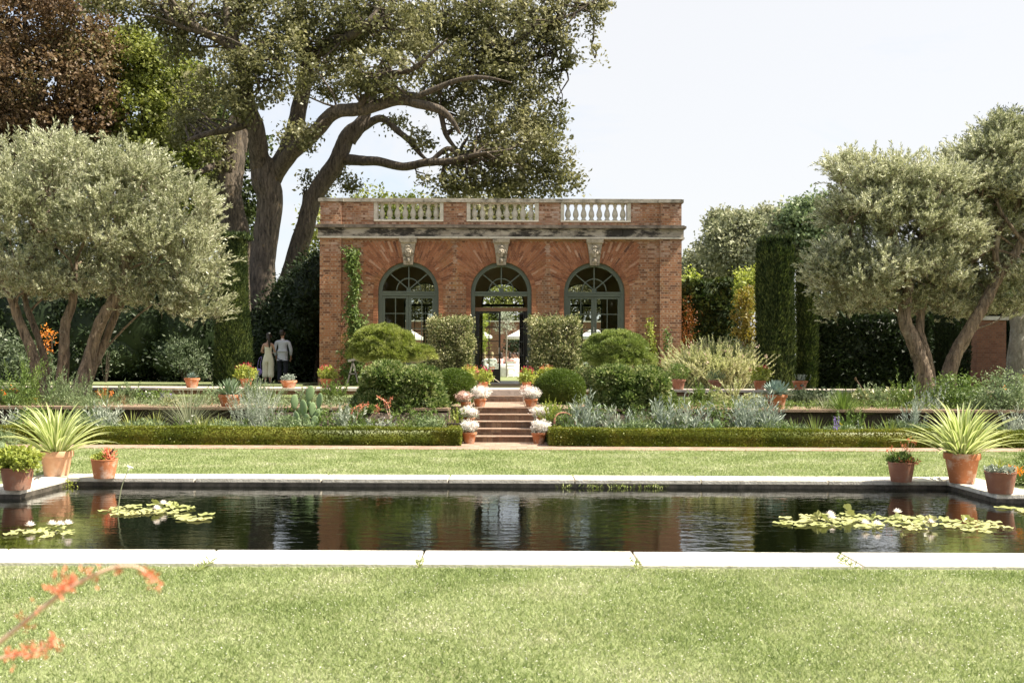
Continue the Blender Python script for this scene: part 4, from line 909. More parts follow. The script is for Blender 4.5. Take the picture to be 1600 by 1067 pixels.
simpletree('beech_tree', 'copper beech with dense reddish brown foliage at the top left', P(60, 600, 50)*[1, 1, 0]+[0, 0, ZT], 50,
    [(40, 40, 90, 70, 0, 3.5), (120, 30, 60, 60, 0, 2.6), (60, 130, 95, 70, 0, 3.4), (140, 120, 44, 60, 0, 2.2), (150, 170, 36, 50, 0, 2), (20, 190, 80, 50, 0, 3), (100, 205, 70, 36, 0, 2.4), (-60, 100, 90, 120, 0, 3), (165, 80, 26, 26, 0, 1.2), (30, -50, 90, 60, 0, 3.4), (-80, 260, 120, 90, 0, 3), (60, 260, 110, 70, 1, 3)],
    3400, 26, .25, .19, .12, 'copperleaf', trunk_r=.5)
simpletree('maple_tree', 'bright green broadleaf tree between the copper beech and the oaks', P(250, 600, 52)*[1, 1, 0]+[0, 0, ZT], 52,
    [(200, 90, 45, 45, 0, 2), (250, 110, 50, 45, 0, 2.2), (220, 180, 60, 50, 0, 2.4), (290, 190, 50, 50, 0, 2.2), (180, 240, 60, 40, 0, 2), (260, 260, 70, 50, 0, 2.4), (320, 250, 40, 50, 0, 2), (330, 330, 50, 60, 0, 2), (200, 60, 26, 22, 0, 1.2), (300, 130, 34, 30, 1, 1.2)],
    1500, 27, .26, .19, .15, 'mapleleaf', trunk_r=.4)
# ---- olives
def olive(label, base, d, limbs, blobs, nsh, hmean, seed_up=.9, ll=.105, lw=.030, lean=(0, 0, 0)):
    t = thing('olive_tree', label, 'tree', base)
    b = MB(); sk = [skeleton(b, [[(p, r*.60) for p, r in PX(d, *l_)]], n=16, rough=.2) for l_ in limbs]
    for c, r in blobs[:0]: pass
    b.build('trunk', M['olivebark'], t, smooth=True)
    bl = PB(d, *blobs); C = np.array([q[0] for q in bl]); R = np.array([q[1] for q in bl]); w_ = R[:, 0]*R[:, 2]; w_ /= w_.sum()
    # primary sprays (bunches of shoots) rooted inside the lobes
    R = R*.88; nb = nsh//9; idx = rng.choice(len(bl), nb, p=w_); u = rdir(nb); u[:, 2] = np.abs(u[:, 2])*.9 - .32*rng.random(nb); u = unit(u)
    root = C[idx] + u*R[idx]*(.45 + .5*rng.random((nb, 1)))
    ii = np.repeat(np.arange(nb), 9); m = len(ii)
    base_ = root[ii] + rng.normal(size=(m, 3))*.11
    sd = unit(u[ii]*.75 + np.array(lean) + np.array([0, 0, seed_up]) + rdir(m)*.62)
    h = hmean*(.4 + 1.1*rng.random(m)**1.5)
    V, Q = shoots(base_, sd, h, 21, ll, lw, ang=.75, droop=.25)
    npobj('crown', V, Q, M['oliveleaf'], t)
    b = MB(); S = np.concatenate(sk); twigs(b, S, root[::14], r0=.035, n=5)
    V2, Q2 = stems(base_, sd, h, .004, droop=.25); b.add(V2, Q2)
    b.build('twigs', M['olivebark'], t)
    return t
olive('silvery olive on the left with three leaning trunks rising from the flower bed', P(98, 618, 25), 25,
    [[(70, 628, 20, 0), (55, 570, 14), (35, 510, 11), (12, 455, 10), (-20, 400, 8)], [(72, 622, 13, .3), (68, 560, 9, .3), (50, 500, 8, .4), (38, 465, 7, .6), (30, 400, 5, .6)],
     [(98, 625, 22, .2), (98, 570, 14), (103, 510, 12), (113, 470, 10), (120, 400, 7)], [(122, 622, 24, -.2), (138, 560, 16), (160, 500, 14), (188, 450, 13), (196, 400, 11), (188, 340, 8)],
     [(128, 620, 14, .2), (150, 565, 10, .3), (178, 500, 9, .4), (215, 440, 7, .5), (260, 390, 5, .6)], [(192, 420, 8), (230, 370, 6, .3), (270, 320, 4, .3)], [(20, 460, 6, .2), (50, 400, 5), (80, 330, 4)]],
    [(40, 275, 75, 50, 0, 1.5), (130, 270, 75, 50, 0, 1.6), (210, 290, 70, 48, 0, 1.4), (290, 330, 52, 50, 0, 1.2), (-30, 330, 70, 80, 0, 1.4), (60, 370, 90, 65, 0, 1.7), (160, 375, 85, 65, 0, 1.7), (250, 395, 75, 60, 0, 1.5),
     (295, 420, 46, 52, 0, 1), (40, 440, 70, 38, 0, 1.3), (110, 455, 80, 32, 0, 1.4), (215, 455, 60, 34, 0, 1.2), (310, 470, 34, 34, 0, .8), (300, 375, 48, 50, 0, 1), (-20, 420, 50, 50, 0, 1.2), (285, 450, 40, 30, 0, .9), (60, 330, 80, 60, 0, 1.7), (180, 340, 80, 60, 0, 1.7), (120, 420, 80, 50, .6, 1.4), (326, 440, 24, 40, 0, .6), (315, 498, 32, 22, 0, .7), (280, 490, 40, 24, 0, .8), (60, 462, 60, 26, 0, 1), (140, 462, 50, 22, .4, 1), (235, 478, 40, 22, 0, .9), (200, 250, 40, 24, 0, .8), (90, 240, 40, 24, 0, .8)], 8200, .5, lean=(.12, 0, 0))
olive('silvery olive on the right with a stout split trunk before the dark hedge', P(1440, 616, 25), 25,
    [[(1452, 622, 26), (1440, 570, 19), (1420, 520, 17), (1414, 480, 15), (1418, 440, 12), (1400, 380, 8), (1385, 320, 5)], [(1458, 622, 15, .3), (1450, 560, 12, .3), (1436, 510, 10, .4), (1450, 450, 8, .5), (1470, 400, 6, .5), (1475, 340, 4, .5)],
     [(1416, 450, 8), (1370, 410, 6), (1330, 370, 4), (1310, 320, 3)], [(1416, 430, 6), (1440, 370, 5), (1440, 300, 3)]],
    [(1340, 285, 42, 34, 0, 1), (1400, 290, 60, 40, 0, 1.3), (1460, 300, 50, 46, 0, 1.2), (1345, 340, 58, 50, 0, 1.3), (1420, 360, 75, 55, 0, 1.6), (1490, 380, 45, 60, .5, 1.2), (1315, 405, 46, 44, 0, 1), (1370, 425, 65, 44, 0, 1.4),
     (1440, 440, 60, 40, 0, 1.3), (1300, 450, 38, 36, 0, .9), (1350, 472, 55, 26, 0, 1.1), (1325, 262, 28, 20, 0, .6), (1480, 455, 50, 30, .5, 1), (1400, 480, 60, 26, .6, 1), (1320, 490, 36, 18, .3, .8), (1460, 485, 50, 22, .8, .8), (1390, 330, 70, 60, .3, 1.4), (1290, 430, 30, 34, 0, .8), (1345, 450, 50, 40, -.3, 1), (1460, 410, 50, 50, .4, 1.2), (1480, 340, 40, 40, .6, 1)], 8600, .45, lean=(-.1, 0, 0))
olive('silvery olive at the right edge whose pale trunk leans sharply to the right', P(1485, 616, 25.6), 25.6,
    [[(1478, 622, 24), (1486, 575, 18), (1508, 525, 16), (1540, 470, 14), (1568, 425, 12), (1590, 385, 11), (1625, 340, 9), (1650, 290, 7)], [(1565, 432, 9), (1556, 395, 8), (1562, 360, 7), (1590, 325, 5), (1600, 280, 4)],
     [(1560, 370, 6), (1530, 330, 5), (1520, 280, 4)], [(1600, 380, 5, -.4), (1570, 340, 4, -.4), (1550, 300, 3)]],
    [(1545, 245, 46, 34, 0, 1), (1600, 250, 55, 40, 0, 1.3), (1530, 300, 46, 44, 0, 1.1), (1590, 310, 55, 50, 0, 1.3), (1650, 330, 60, 70, 0, 1.4), (1545, 365, 44, 44, .6, 1), (1610, 440, 55, 34, .2, 1.2), (1570, 210, 36, 20, 0, .7), (1540, 455, 45, 34, .8, 1), (1620, 390, 40, 40, .8, 1), (1585, 480, 40, 26, .5, 1), (1540, 490, 50, 20, .9, .8), (1500, 480, 40, 26, .9, .8), (1560, 330, 60, 60, .9, 1.2), (1495, 310, 46, 50, .8, 1), (1505, 255, 30, 26, .6, .7), (1600, 290, 60, 60, .6, 1), (1530, 410, 50, 50, 1.1, 1)], 8200, .45, lean=(.05, 0, 0))
# pale smooth trunk at the right edge
simpletree('plane_tree', 'smooth pale grey trunk at the far right edge, beside the brick pillar', P(1584, 606, 30), 30, [(1600, 430, 50, 40, 0, 1.4), (1640, 460, 60, 40, 0, 1.6), (1560, 450, 30, 24, 0, .8)], 200, 26, .16, .11, .05, 'greyshrub', trunk_r=.30, bark='greybark', trunkto=P(1590, 440, 30))
simpletree('broadleaf_tree', 'unseen leafy tree added beyond the right edge so its crown shades the brick pillar', [20.6, 33.5, ZT], 33.5, [(1740, 330, 120, 110, 0, 3), (1790, 250, 110, 90, 0, 3), (1700, 420, 70, 60, 0, 2)], 900, 26, .3, .22, .12, 'oakleafdark', trunk_r=.3)  # out-of-view tree added to cast shade on pillar and hedge
# ---- dark pine top right and far wood on the right
simpletree('pine_tree', 'dark pine showing above the olives in the top right corner', P(1580, 595, 60), 60, [(1570, 200, 34, 26, 0, 2), (1545, 225, 26, 16, 0, 1.4), (1600, 240, 44, 34, 0, 2), (1520, 260, 26, 40, 0, 1.4), (1525, 330, 30, 60, 0, 1.6), (1590, 300, 50, 60, 0, 2), (1530, 212, 18, 10, 0, .8)], 700, 24, .28, .22, .07, 'darkleaf', trunk_r=.35, outw=.3)
M['farleaf'] = leafmat('hazed_leaves', [(.16, .18, .10), (.26, .275, .16), (.42, .41, .27)], trans=.25, big=.3)  # haze over the far wood put into paler leaf tones
ft = [('far tree with a rounded grey green crown just right of the brick house', [(1094, 412, 22, 26), (1110, 430, 34, 30), (1080, 440, 30, 30), (1078, 425, 16, 16)], 'farleaf', 95),
      ('far tree with a spreading two-lobed crown left of the cypress columns', [(1140, 365, 30, 26), (1120, 385, 26, 26), (1160, 350, 24, 18), (1150, 400, 40, 34), (1180, 375, 26, 30)], 'farleaf', 90),
      ('far dark pointed tree behind the two-lobed one', [(1122, 374, 12, 12), (1130, 346, 22, 14), (1195, 340, 20, 12), (1205, 352, 24, 16)], 'farleaf', 98),
      ('far tree with an olive green crown directly above the cypress columns', [(1215, 380, 34, 34), (1235, 350, 30, 24), (1200, 410, 30, 34), (1245, 395, 30, 30)], 'farleaf', 86),
      ('tallest far tree, its crown running behind the right olive', [(1260, 350, 34, 34), (1285, 330, 26, 26), (1250, 325, 18, 16), (1290, 380, 40, 40), (1330, 330, 30, 26)], 'greyshrub', 84)]
for lb, bl, mt, d in ft:
    simpletree('broadleaf_tree', lb, P(bl[0][0], 592, d), d, [(a, b_, c, e, 0, c*d/F) for a, b_, c, e in bl], 420, 22, .42, .34, .2, mt, trunk_r=.4, group='far wood to the right of the house', outw=.5, shell=.6)
# trees behind the house, seen over the roof and through the rear windows
for lb, bl, d, mt in [('mid green tree whose top just shows over the left end of the roof', [(590, 330, 40, 34), (640, 340, 40, 40), (560, 345, 36, 34), (600, 380, 60, 40), (500, 350, 30, 30), (520, 400, 50, 50)], 62, 'mapleleaf'),
                      ('tree behind the middle of the roof, seen between the balusters', [(740, 345, 50, 40), (800, 350, 50, 40), (680, 350, 40, 36)], 62, 'oakleaf'),
                      ('leafy tree beyond the courtyard wall, seen through the open doorway', [(760, 470, 36, 40), (800, 480, 36, 34), (720, 450, 40, 40), (840, 450, 40, 40)], 84, 'mapleleaf'),
                      ('leafy tree beyond the courtyard wall, seen through the left window', [(640, 470, 40, 40), (600, 450, 40, 40), (670, 440, 36, 30)], 84, 'oakleaf'),
                      ('leafy tree beyond the courtyard wall, seen through the right window', [(900, 470, 40, 34), (940, 450, 40, 40), (980, 470, 34, 30)], 84, 'oakleaf')]:
    simpletree('broadleaf_tree', lb, P(bl[0][0], 588, d), d, [(a, b_, c, e, 0, 2.0) for a, b_, c, e in bl], 480, 22, .3, .24, .15, mt, trunk_r=.3, shell=.5)
# ---- dark evergreen shrubs in the shade at the left
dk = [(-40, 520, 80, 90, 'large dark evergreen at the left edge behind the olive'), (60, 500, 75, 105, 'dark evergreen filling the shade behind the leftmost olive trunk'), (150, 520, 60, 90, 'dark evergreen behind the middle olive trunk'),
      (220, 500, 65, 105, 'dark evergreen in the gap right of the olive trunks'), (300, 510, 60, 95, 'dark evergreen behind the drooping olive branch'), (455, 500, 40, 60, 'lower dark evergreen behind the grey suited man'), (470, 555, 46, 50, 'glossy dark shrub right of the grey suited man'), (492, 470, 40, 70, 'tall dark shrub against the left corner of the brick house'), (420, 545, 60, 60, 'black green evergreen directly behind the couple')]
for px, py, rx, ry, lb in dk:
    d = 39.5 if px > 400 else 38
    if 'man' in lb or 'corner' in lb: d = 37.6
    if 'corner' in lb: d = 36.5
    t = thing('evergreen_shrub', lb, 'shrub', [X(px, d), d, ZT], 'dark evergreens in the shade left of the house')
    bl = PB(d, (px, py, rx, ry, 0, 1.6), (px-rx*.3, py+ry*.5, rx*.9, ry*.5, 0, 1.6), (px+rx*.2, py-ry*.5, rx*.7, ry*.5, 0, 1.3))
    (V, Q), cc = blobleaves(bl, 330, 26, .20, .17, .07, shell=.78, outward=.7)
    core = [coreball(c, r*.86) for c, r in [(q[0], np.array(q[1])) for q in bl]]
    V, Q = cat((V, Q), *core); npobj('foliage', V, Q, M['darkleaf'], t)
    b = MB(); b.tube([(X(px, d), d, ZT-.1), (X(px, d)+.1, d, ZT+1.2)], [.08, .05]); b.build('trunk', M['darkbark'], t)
# taller dark trees closing the view under the olives
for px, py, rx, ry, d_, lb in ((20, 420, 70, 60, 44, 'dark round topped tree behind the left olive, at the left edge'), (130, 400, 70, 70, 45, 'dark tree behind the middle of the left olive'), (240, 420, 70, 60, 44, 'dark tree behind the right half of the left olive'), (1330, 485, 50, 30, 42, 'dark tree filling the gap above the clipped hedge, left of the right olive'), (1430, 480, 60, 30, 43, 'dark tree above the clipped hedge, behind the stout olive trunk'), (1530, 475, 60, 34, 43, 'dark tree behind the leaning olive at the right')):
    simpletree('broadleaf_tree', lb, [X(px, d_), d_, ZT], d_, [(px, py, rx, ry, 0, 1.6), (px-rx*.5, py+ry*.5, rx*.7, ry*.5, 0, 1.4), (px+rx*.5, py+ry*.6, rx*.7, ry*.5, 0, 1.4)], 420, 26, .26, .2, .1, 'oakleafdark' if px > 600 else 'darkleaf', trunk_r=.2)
def leafyshrub(name, label, px, py, rx, ry, d, mat, zb, n, per, cr, ln, w, rd=None, extra=(), group=None, core=.4, shell=.55, cat_='shrub', flowers=None, up=.25):
    t = thing(name, label, cat_, [X(px, d), d, zb], group); rd = rd or rx*d/F
    bl = PB(d, (px, py, rx, ry, 0, rd), *[(e[0], e[1], e[2], e[3], e[4] if len(e) > 4 else 0, rd*.7) for e in extra])
    (V, Q), cc = blobleaves(bl, n, per, cr, ln, w, shell=shell, up=up)
    if core: V, Q = cat((V, Q), *[coreball(q[0], np.array(q[1])*core) for q in bl])
    npobj('foliage', V, Q, M[mat], t)
    b = MB(); c0 = np.array([X(px, d), d, zb-.05]); 
    for k in range(5): e = bl[0][0] + rdir(1)[0]*np.array(bl[0][1])*.6; b.tube([c0, c0*.5+e*.5+rdir(1)[0]*.06, e], [.03, .02, .008], n=6, sub=3)
    b.build('stems', M['darkbark'], t)
    if flowers:
        fm, fn, fs = flowers; idx = rng.choice(len(cc), fn); B = np.repeat(cc[idx], 6, 0) + rng.normal(size=(fn*6, 3))*fs*.5
        V, Q = leaves(B, unit(rdir(fn*6) + [0, 0, .5]), fs, fs*.6); npobj('flowers', V, Q, M[fm], t)
    return t
leafyshrub('rhododendron', 'pale leaved rhododendron catching light behind the leftmost olive trunk', 28, 565, 46, 34, 34, 'rhodo', ZT, 150, 26, .14, .14, .05, extra=[(60, 580, 24, 20), (0, 545, 30, 26)])
leafyshrub('azalea', 'orange flowered azalea glowing between the olive trunks', 78, 520, 8, 8, 34.5, 'orange', ZT, 18, 12, .10, .08, .04, extra=[(72, 538, 9, 10)], core=0)
leafyshrub('camellia', 'sparse glossy shrub left of the dark cypress, a few leaves in sun', 290, 555, 30, 26, 35, 'rhodo', ZT, 75, 20, .15, .13, .05, core=0, extra=[(310, 575, 20, 18)])
leafyshrub('shrub', 'small sapling with few pale leaves in the deep shade under the olive', 165, 560, 16, 26, 35, 'rhodo', ZT, 20, 12, .14, .10, .04, core=0)
leafyshrub('lime_shrub', 'lime green shrub behind the ivy block, left of the cypress columns', 1160, 450, 26, 22, 44, 'limeleaf', ZT, 170, 26, .17, .12, .08, extra=[(1140, 480, 22, 40), (1180, 430, 20, 14), (1168, 470, 22, 30), (1075, 435, 14, 12)])
leafyshrub('golden_shrub', 'golden leaved shrub against the left side of the tall cypress column', 1166, 500, 14, 42, 33, 'goldleaf', ZT, 110, 24, .14, .10, .05, extra=[(1172, 545, 10, 36), (1168, 465, 12, 20)])
leafyshrub('evergreen_shrub', 'dark shrub in the gap between the ivy block and the golden shrub', 1145, 545, 24, 40, 38, 'darkleaf', ZT, 170, 24, .18, .15, .06, extra=[(1140, 510, 20, 30)])
# clipped things
def clipped(name, label, cat_, x0, x1, y0, y1, z0, z1, mat, n, ln, w, amp=.02, jit=.03, sc=1.0, group=None, core=.04):
    t = thing(name, label, cat_, [(x0+x1)/2, (y0+y1)/2, z0], group)
    Pn, Nn = boxpts(n, x0, x1, y0, y1, z0, z1); Pn = wob(Pn, Nn, amp, sc); V, Q = shellleaves(Pn - Nn*.01, Nn, ln, w, jit)
    V, Q = cat((V, Q), coreq(x0+core, x1-core, y0+core, y1-core, z0-.02, z1-core)); npobj('foliage', V, Q, M[mat], t); return t
# low box hedges along the path (each turns the corner toward the stairs)
def boxhedge(label, segs, zt_):
    x0, x1 = segs[0][:2]; t = thing('box_hedge', label, 'hedge', [(x0+x1)/2, 20.1, 0]); parts = []
    for (xa, xb, ya, yb, n) in segs:
        Pn, Nn = boxpts(n, xa, xb, ya, yb, 0, zt_); Pn = wob(Pn, Nn, .006, 1.3); Pn[:, 2] += .012*np.sin(Pn[:, 0]*1.7)*Pn[:, 2]/zt_
        parts += [shellleaves(Pn - Nn*.012, Nn, .034, .021, .022), coreq(xa+.03, xb-.03, ya+.03, yb-.03, -.01, zt_-.035)]
    V, Q = cat(*parts); npobj('foliage', V, Q, M['hedge'], t)
boxhedge('low clipped box hedge along the path, left of the stairs', [(-11.2, X(720, 19.9), 19.8, 20.2, 62000), (X(703, 20.6), X(722, 20.6), 20.2, 21.2, 4500)], .345)
boxhedge('low clipped box hedge along the path, right of the stairs', [(X(859, 19.9), 11.2, 19.8, 20.2, 62000), (X(857, 20.6), X(876, 20.6), 20.2, 21.2, 4500)], .345)
# cypress columns
def cypress(label, px0, px1, ytop, d, n, round_=.35, taper=.0, mat='cypress', zb=None, name='cypress', flat=True, sq=3.2):
    zb = ZT if zb is None else zb
    cx = X((px0+px1)/2, d); R = (px1-px0)/2*d/F*.88; zt = P(0, ytop, d)[2] + ROLL*((px0+px1)/2)/F*0
    zt = P((px0+px1)/2, ytop, d)[2]
    t = thing(name, label, 'tree', [cx, d, zb])
    # rounded-square cross section
    a = rng.random(n)*2*PI; z = rng.random(n); c, s = np.cos(a), np.sin(a)
    rr = 1/((np.abs(c)**sq + np.abs(s)**sq)**(1/sq))
    fz = 1 - taper*z; top = z > .93; rz_ = np.where(top, 1 - round_*((z-.93)/.07)**2, 1)
    lump = 1 + .04*np.sin(z*7 + 3*a) + .03*np.sin(17*a + 4*np.sin(z*9)) + .02*np.sin(9*a + z*19)
    r_ = R*rr*fz*rz_*lump
    Pn = np.stack([cx + r_*c, d + r_*s, zb + z*(zt-zb) + .05*np.sin(a*7)*(z > .9)], 1); Nn = np.stack([c, s, np.where(top, .8, .05)], 1)
    k = n//10; tp = np.stack([cx + R*rng.uniform(-.85, .85, k), d + R*rng.uniform(-.85, .85, k), np.full(k, zt) - .02 + rng.random(k)*.1], 1); Pn = np.concatenate([Pn, tp]); Nn = np.concatenate([Nn, np.tile([0, 0, 1.], (k, 1))])
    m = len(Pn); D = unit(Nn*.45 + np.array([0, 0, 1.0]) + rdir(m)*.5)
    V, Q = leaves(Pn + rdir(m)*.035 - unit(Nn)*.06*rng.random((m, 1)), D, .11*(.5+rng.random(m)), .03*(.6+.8*rng.random(m)), unit(Nn+rdir(m)*.6))
    cr = MB(); cr.lathe([(R*.88, -.02), (R*.9*(1-taper*.5), (zt-zb)*.5), (R*.88*(1-taper), (zt-zb)*.93), (R*.6*(1-taper), (zt-zb)*.97)], 16, (cx, d, zb))
    V2 = np.concatenate(cr.v); F2 = np.array([f for f in cr.f if len(f) == 4]); V, Q = cat((V, Q), (V2, F2))
    npobj('crown', V, Q, M[mat], t)
    b = MB(); b.tube([(cx, d, zb-.1), (cx, d, zb+.5)], [R*.4, R*.3]); b.build('trunk', M['darkbark'], t); return t
cypress('broad clipped cypress column, the taller of the two right of the house', 1179, 1243, 378, 29.5, 34000, round_=.5, sq=2.1, taper=.06)
cypress('narrow clipped cypress column just right of the taller one', 1243, 1278, 416, 31, 19000, round_=.5, sq=2.1, taper=.06)
cypress('dark swelling cypress column beside the couple, left of the oak trunk', 331, 397, 372, 31.5, 30000, taper=.42, round_=.5, sq=2.2)
cypress('dark clipped yew column between the two right-hand olive trunks', 1448, 1512, 488, 33, 15000, mat='darkleaf', name='yew')
clipped('clipped_hedge', 'tall dark ivy hedge behind the right olive, in shade', 'hedge', X(1277, 31.2), X(1448, 31.2), 31, 32.2, ZT-.1, P(1350, 497, 31)[2], 'darkleaf', 17000, .15, .085, amp=.05, jit=.08)
clipped('clipped_hedge', 'dark hedge beyond the brick pillar at the right edge', 'hedge', X(1505, 36), X(1640, 36), 36, 37, ZT-.1, P(1550, 480, 36)[2], 'darkleaf', 7000, .16, .09, amp=.05, jit=.08)
clipped('ivy_hedge', 'clipped block of glossy ivy beside the right corner of the brick house', 'hedge', X(1072, 37), X(1136, 37), 36.3, 38.2, ZT-.1, P(1100, 440, 36.5)[2], 'cypress', 13000, .15, .09, amp=.07, jit=.09)
bp = thing('brick_pillar', 'shaded brick pillar at the right edge, behind the leaning olive', 'pillar', [X(1548, 34), 34, ZT])
b = MB(); b.box(X(1526, 34), X(1572, 34), 34, 35, ZT-.2, P(0, 494, 34)[2]); b.build('shaft', M['brickplain'], bp); b = MB(); b.box(X(1523, 34), X(1575, 34), 33.94, 35.06, P(0, 494, 34)[2]+.002, P(0, 488, 34)[2]); b.build('cap', M['copingold'], bp)
# ================================================================= shrubs near the stairs
def mound(name, label, px, py, rx, ry, d, mat, zb, n, ln, w, rd=None, lumps=26, lump=.22, core=.80, jit=.05, extra=(), tuft_=False, trunk=True):
    """dense rounded shrub: leafy shell over knobbly ellipsoids"""
    t = thing(name, label, 'shrub', [X(px, d), d, zb]); parts = []
    for (qx, qy, ax, ay) in [(px, py, rx, ry), *extra]:
        c = P(qx, qy, d); R = np.array([ax*d/F, (rd or ax*d/F*.85), ay*d/F]); 
        k = int(n*ax*ay/(rx*ry)); k = k//14 if tuft_ else k; u = rdir(k); u[:, 1] = np.where(u[:, 1] > .3, -u[:, 1], u[:, 1]); u = unit(u)
        lc = rdir(lumps); q = (u @ lc.T).max(1); h = 1 + lump*(np.clip((q-(.93 if tuft_ else .80))/(.07 if tuft_ else .2), 0, 1)**(.8 if tuft_ else .6) - .75)
        pn = c + u*R*h[:, None]*(1 - .10*rng.random((k, 1))*(1 if tuft_ else 0)); parts.append(tufts(pn - u*.03, u, 16, .05, ln, w) if tuft_ else shellleaves(pn - u*.02, u, ln, w, jit, outward=.6, up=.35)); parts.append(coreball(c, R*core))
    V, Q = cat(*parts); npobj('foliage', V, Q, M[mat], t)
    if trunk: b = MB(); b.tube([(X(px, d), d, zb-.05), (X(px, d)+.04, d, zb+.4)], [.07, .05]); b.build('trunk', M['darkbark'], t)
    return t
mound('rounded_shrub', 'big knobbly dark green shrub bulging over the bed left of the stairs', 628, 622, 68, 46, 22.2, 'mound', .25, 26000, .085, .036, rd=1.0, lumps=90, lump=.26, core=.74, tuft_=True, extra=[(590, 640, 42, 36), (672, 645, 34, 30), (605, 588, 34, 22), (655, 596, 36, 24), (630, 654, 60, 20)])
mound('rounded_shrub', 'big knobbly shrub with lit tips in its colour, right of the right-hand clipped ball', 983, 630, 62, 46, 22.2, 'mound', .25, 26000, .085, .036, rd=1.0, lumps=90, lump=.26, core=.74, tuft_=True, extra=[(1018, 636, 38, 36), (945, 655, 32, 28), (960, 592, 34, 20), (1010, 600, 34, 26), (985, 654, 60, 20)])
mound('box_ball', 'smooth clipped box ball left of the stairs, half behind the big knobbly shrub', 708, 608, 37, 34, 24.2, 'boxball', ZL, 17000, .034, .020, lumps=30, lump=.05, core=.93, jit=.02)
mound('box_ball', 'smooth clipped box ball right of the stairs', 875, 609, 41, 33, 24.2, 'boxball', ZL, 18000, .034, .020, lumps=30, lump=.05, core=.93, jit=.02)
for lb, x0, x1, y0 in (('clipped shrub with highlights in its colour against the brick pier left of the doorway', 669, 737, 491), ('clipped shrub with highlights in its colour against the brick pier right of the doorway', 830, 905, 489)):
    d = 30.6; xa, xb = X(x0, d), X(x1, d); zt_ = P(0, y0+2, d)[2]; t = thing('espalier_shrub', lb, 'shrub', [(xa+xb)/2, d+.4, ZT])
    n = 900; Pn, Nn = boxpts(n, xa+.06, xb-.06, d, d+.8, ZT+.05, zt_-.08); Pn = wob(Pn, Nn, .06, 2); Pn += Nn*(-.12*rng.random((n, 1)))
    ii = np.repeat(np.arange(n), 17); B = Pn[ii] + rng.normal(size=(len(ii), 3))*.075; m = len(ii)
    V, Q = leaves(B, unit(Nn[ii]*.6 + [0, 0, .3] + rdir(m)), .085*(.6+.7*rng.random(m)), .038, unit(Nn[ii]*.6+rdir(m)))
    V, Q = cat((V, Q), coreq(xa+.2, xb-.2, d+.16, d+.7, ZT-.02, zt_-.22)); npobj('foliage', V, Q, M['sunfleck'], t)
    b = MB()
    for k in range(6): xx = random.uniform(xa+.15, xb-.15); b.tube([((xa+xb)/2, d+.3, ZT-.05), (xx, d+.1, 1.9), (xx+random.uniform(-.2, .2), d-.02, 2.9)], [.025, .018, .008], n=6, sub=3)
    b.build('stems', M['darkbark'], t)
def cloudpine(label, pads, trunkpath, d, mat):
    t = thing('cloud_pine', label, 'shrub', [trunkpath[0][0][0], d, ZL]); parts = []; b = MB()
    tp, trd = zip(*trunkpath); b.tube(tp, trd, n=10, sub=4, rough=.12)
    for (px, py, rx, ry, dd) in pads:
        c = P(px, py, d+dd); R = np.array([rx*d/F, rx*d/F*.9, ry*d/F]); n = int(26*rx*ry*.75/6)
        u = rdir(n*1); u[:, 2] = np.where(u[:, 2] < -.25, -u[:, 2], u[:, 2]); u = unit(u)
        lc = rdir(80); h = 1 + .34*(np.clip(((u@lc.T).max(1)-.92)/.08, 0, 1)**.8 - .7)
        pn = c + u*R*h[:, None]; k_ = n//3; ii = rng.choice(n, k_); pc = pn[ii]*1.0 - u[ii]*.07*rng.random((k_, 1))
        parts.append(tufts(pc, u[ii], 26, .05, .075, .014, up=.7)); parts.append(coreball(c, R*[.74, .74, .68]))
        s = np.array(tp[-1]); b.tube([s*.6+np.array(tp[1])*.4, s*.5+c*.5-[0, 0, .08], c], [.035, .028, .015], n=6, sub=3)
    V, Q = cat(*parts); npobj('foliage', V, Q, M[mat], t); b.build('trunk', M['darkbark'], t, smooth=True)
d = 26.6
cloudpine('cloud pruned pine with a yellow green dome, left of the doorway', [(598, 540, 46, 29, 0), (650, 556, 28, 16, -.1), (570, 556, 25, 16, -.2), (604, 560, 34, 18, -.3)],
          [(P(607, 612, d), .09), (P(600, 590, d), .075), (P(592, 575, d), .06), (P(598, 560, d), .05)], d, 'pine')
cloudpine('cloud pruned pine with a fresh green dome, right of the doorway', [(962, 547, 46, 27, 0), (1000, 566, 23, 14, -.1), (934, 562, 24, 16, -.2), (965, 568, 34, 17, -.3)],
          [(P(952, 620, d), .09), (P(955, 598, d), .075), (P(962, 585, d), .06), (P(960, 570, d), .05)], d, 'pinegreen')
leafyshrub('rounded_shrub', 'dark low shrub tucked under the right cloud pine', 925, 590, 22, 22, 27.5, 'mound', ZL, 90, 24, .09, .07, .035)
# climbers on the facade
def climber(label, path, mat, n, ln, w, d=D0):
    t = thing('climbing_vine', label, 'vine', P(path[-1][0], path[-1][1], d-.14)*[1, 1, 0]+[0, 0, ZT]); pts = []; 
    for (x0, y0, w0), (x1, y1, w1) in zip(path[:-1], path[1:]):
        k = int(n*abs(y1-y0)*(w0+w1)/2/1500)+3; q = rng.random(k); px = x0+(x1-x0)*q + rng.normal(size=k)*(w0+(w1-w0)*q)*.5; py = y0+(y1-y0)*q + rng.normal(size=k)*2
        pts.append(np.array([P(a, b_, d-.13-.12*random.random()) for a, b_ in zip(px, py)]))
    B = np.concatenate(pts); ii = np.repeat(np.arange(len(B)), 6); m = len(ii); B2 = B[ii] + rng.normal(size=(m, 3))*[.06, .03, .06]
    V, Q = leaves(B2, unit(rdir(m) + [0, -.5, -.5]), ln*(.6+.7*rng.random(m)), w, unit(rdir(m)*.7 + [0, -1, .2])); npobj('foliage', V, Q, M[mat], t)
    b = MB(); b.tube([P(p[0], p[1], d-.13) for p in path], [.015]*len(path), n=5, sub=4); b.build('stem', M['darkbark'], t)
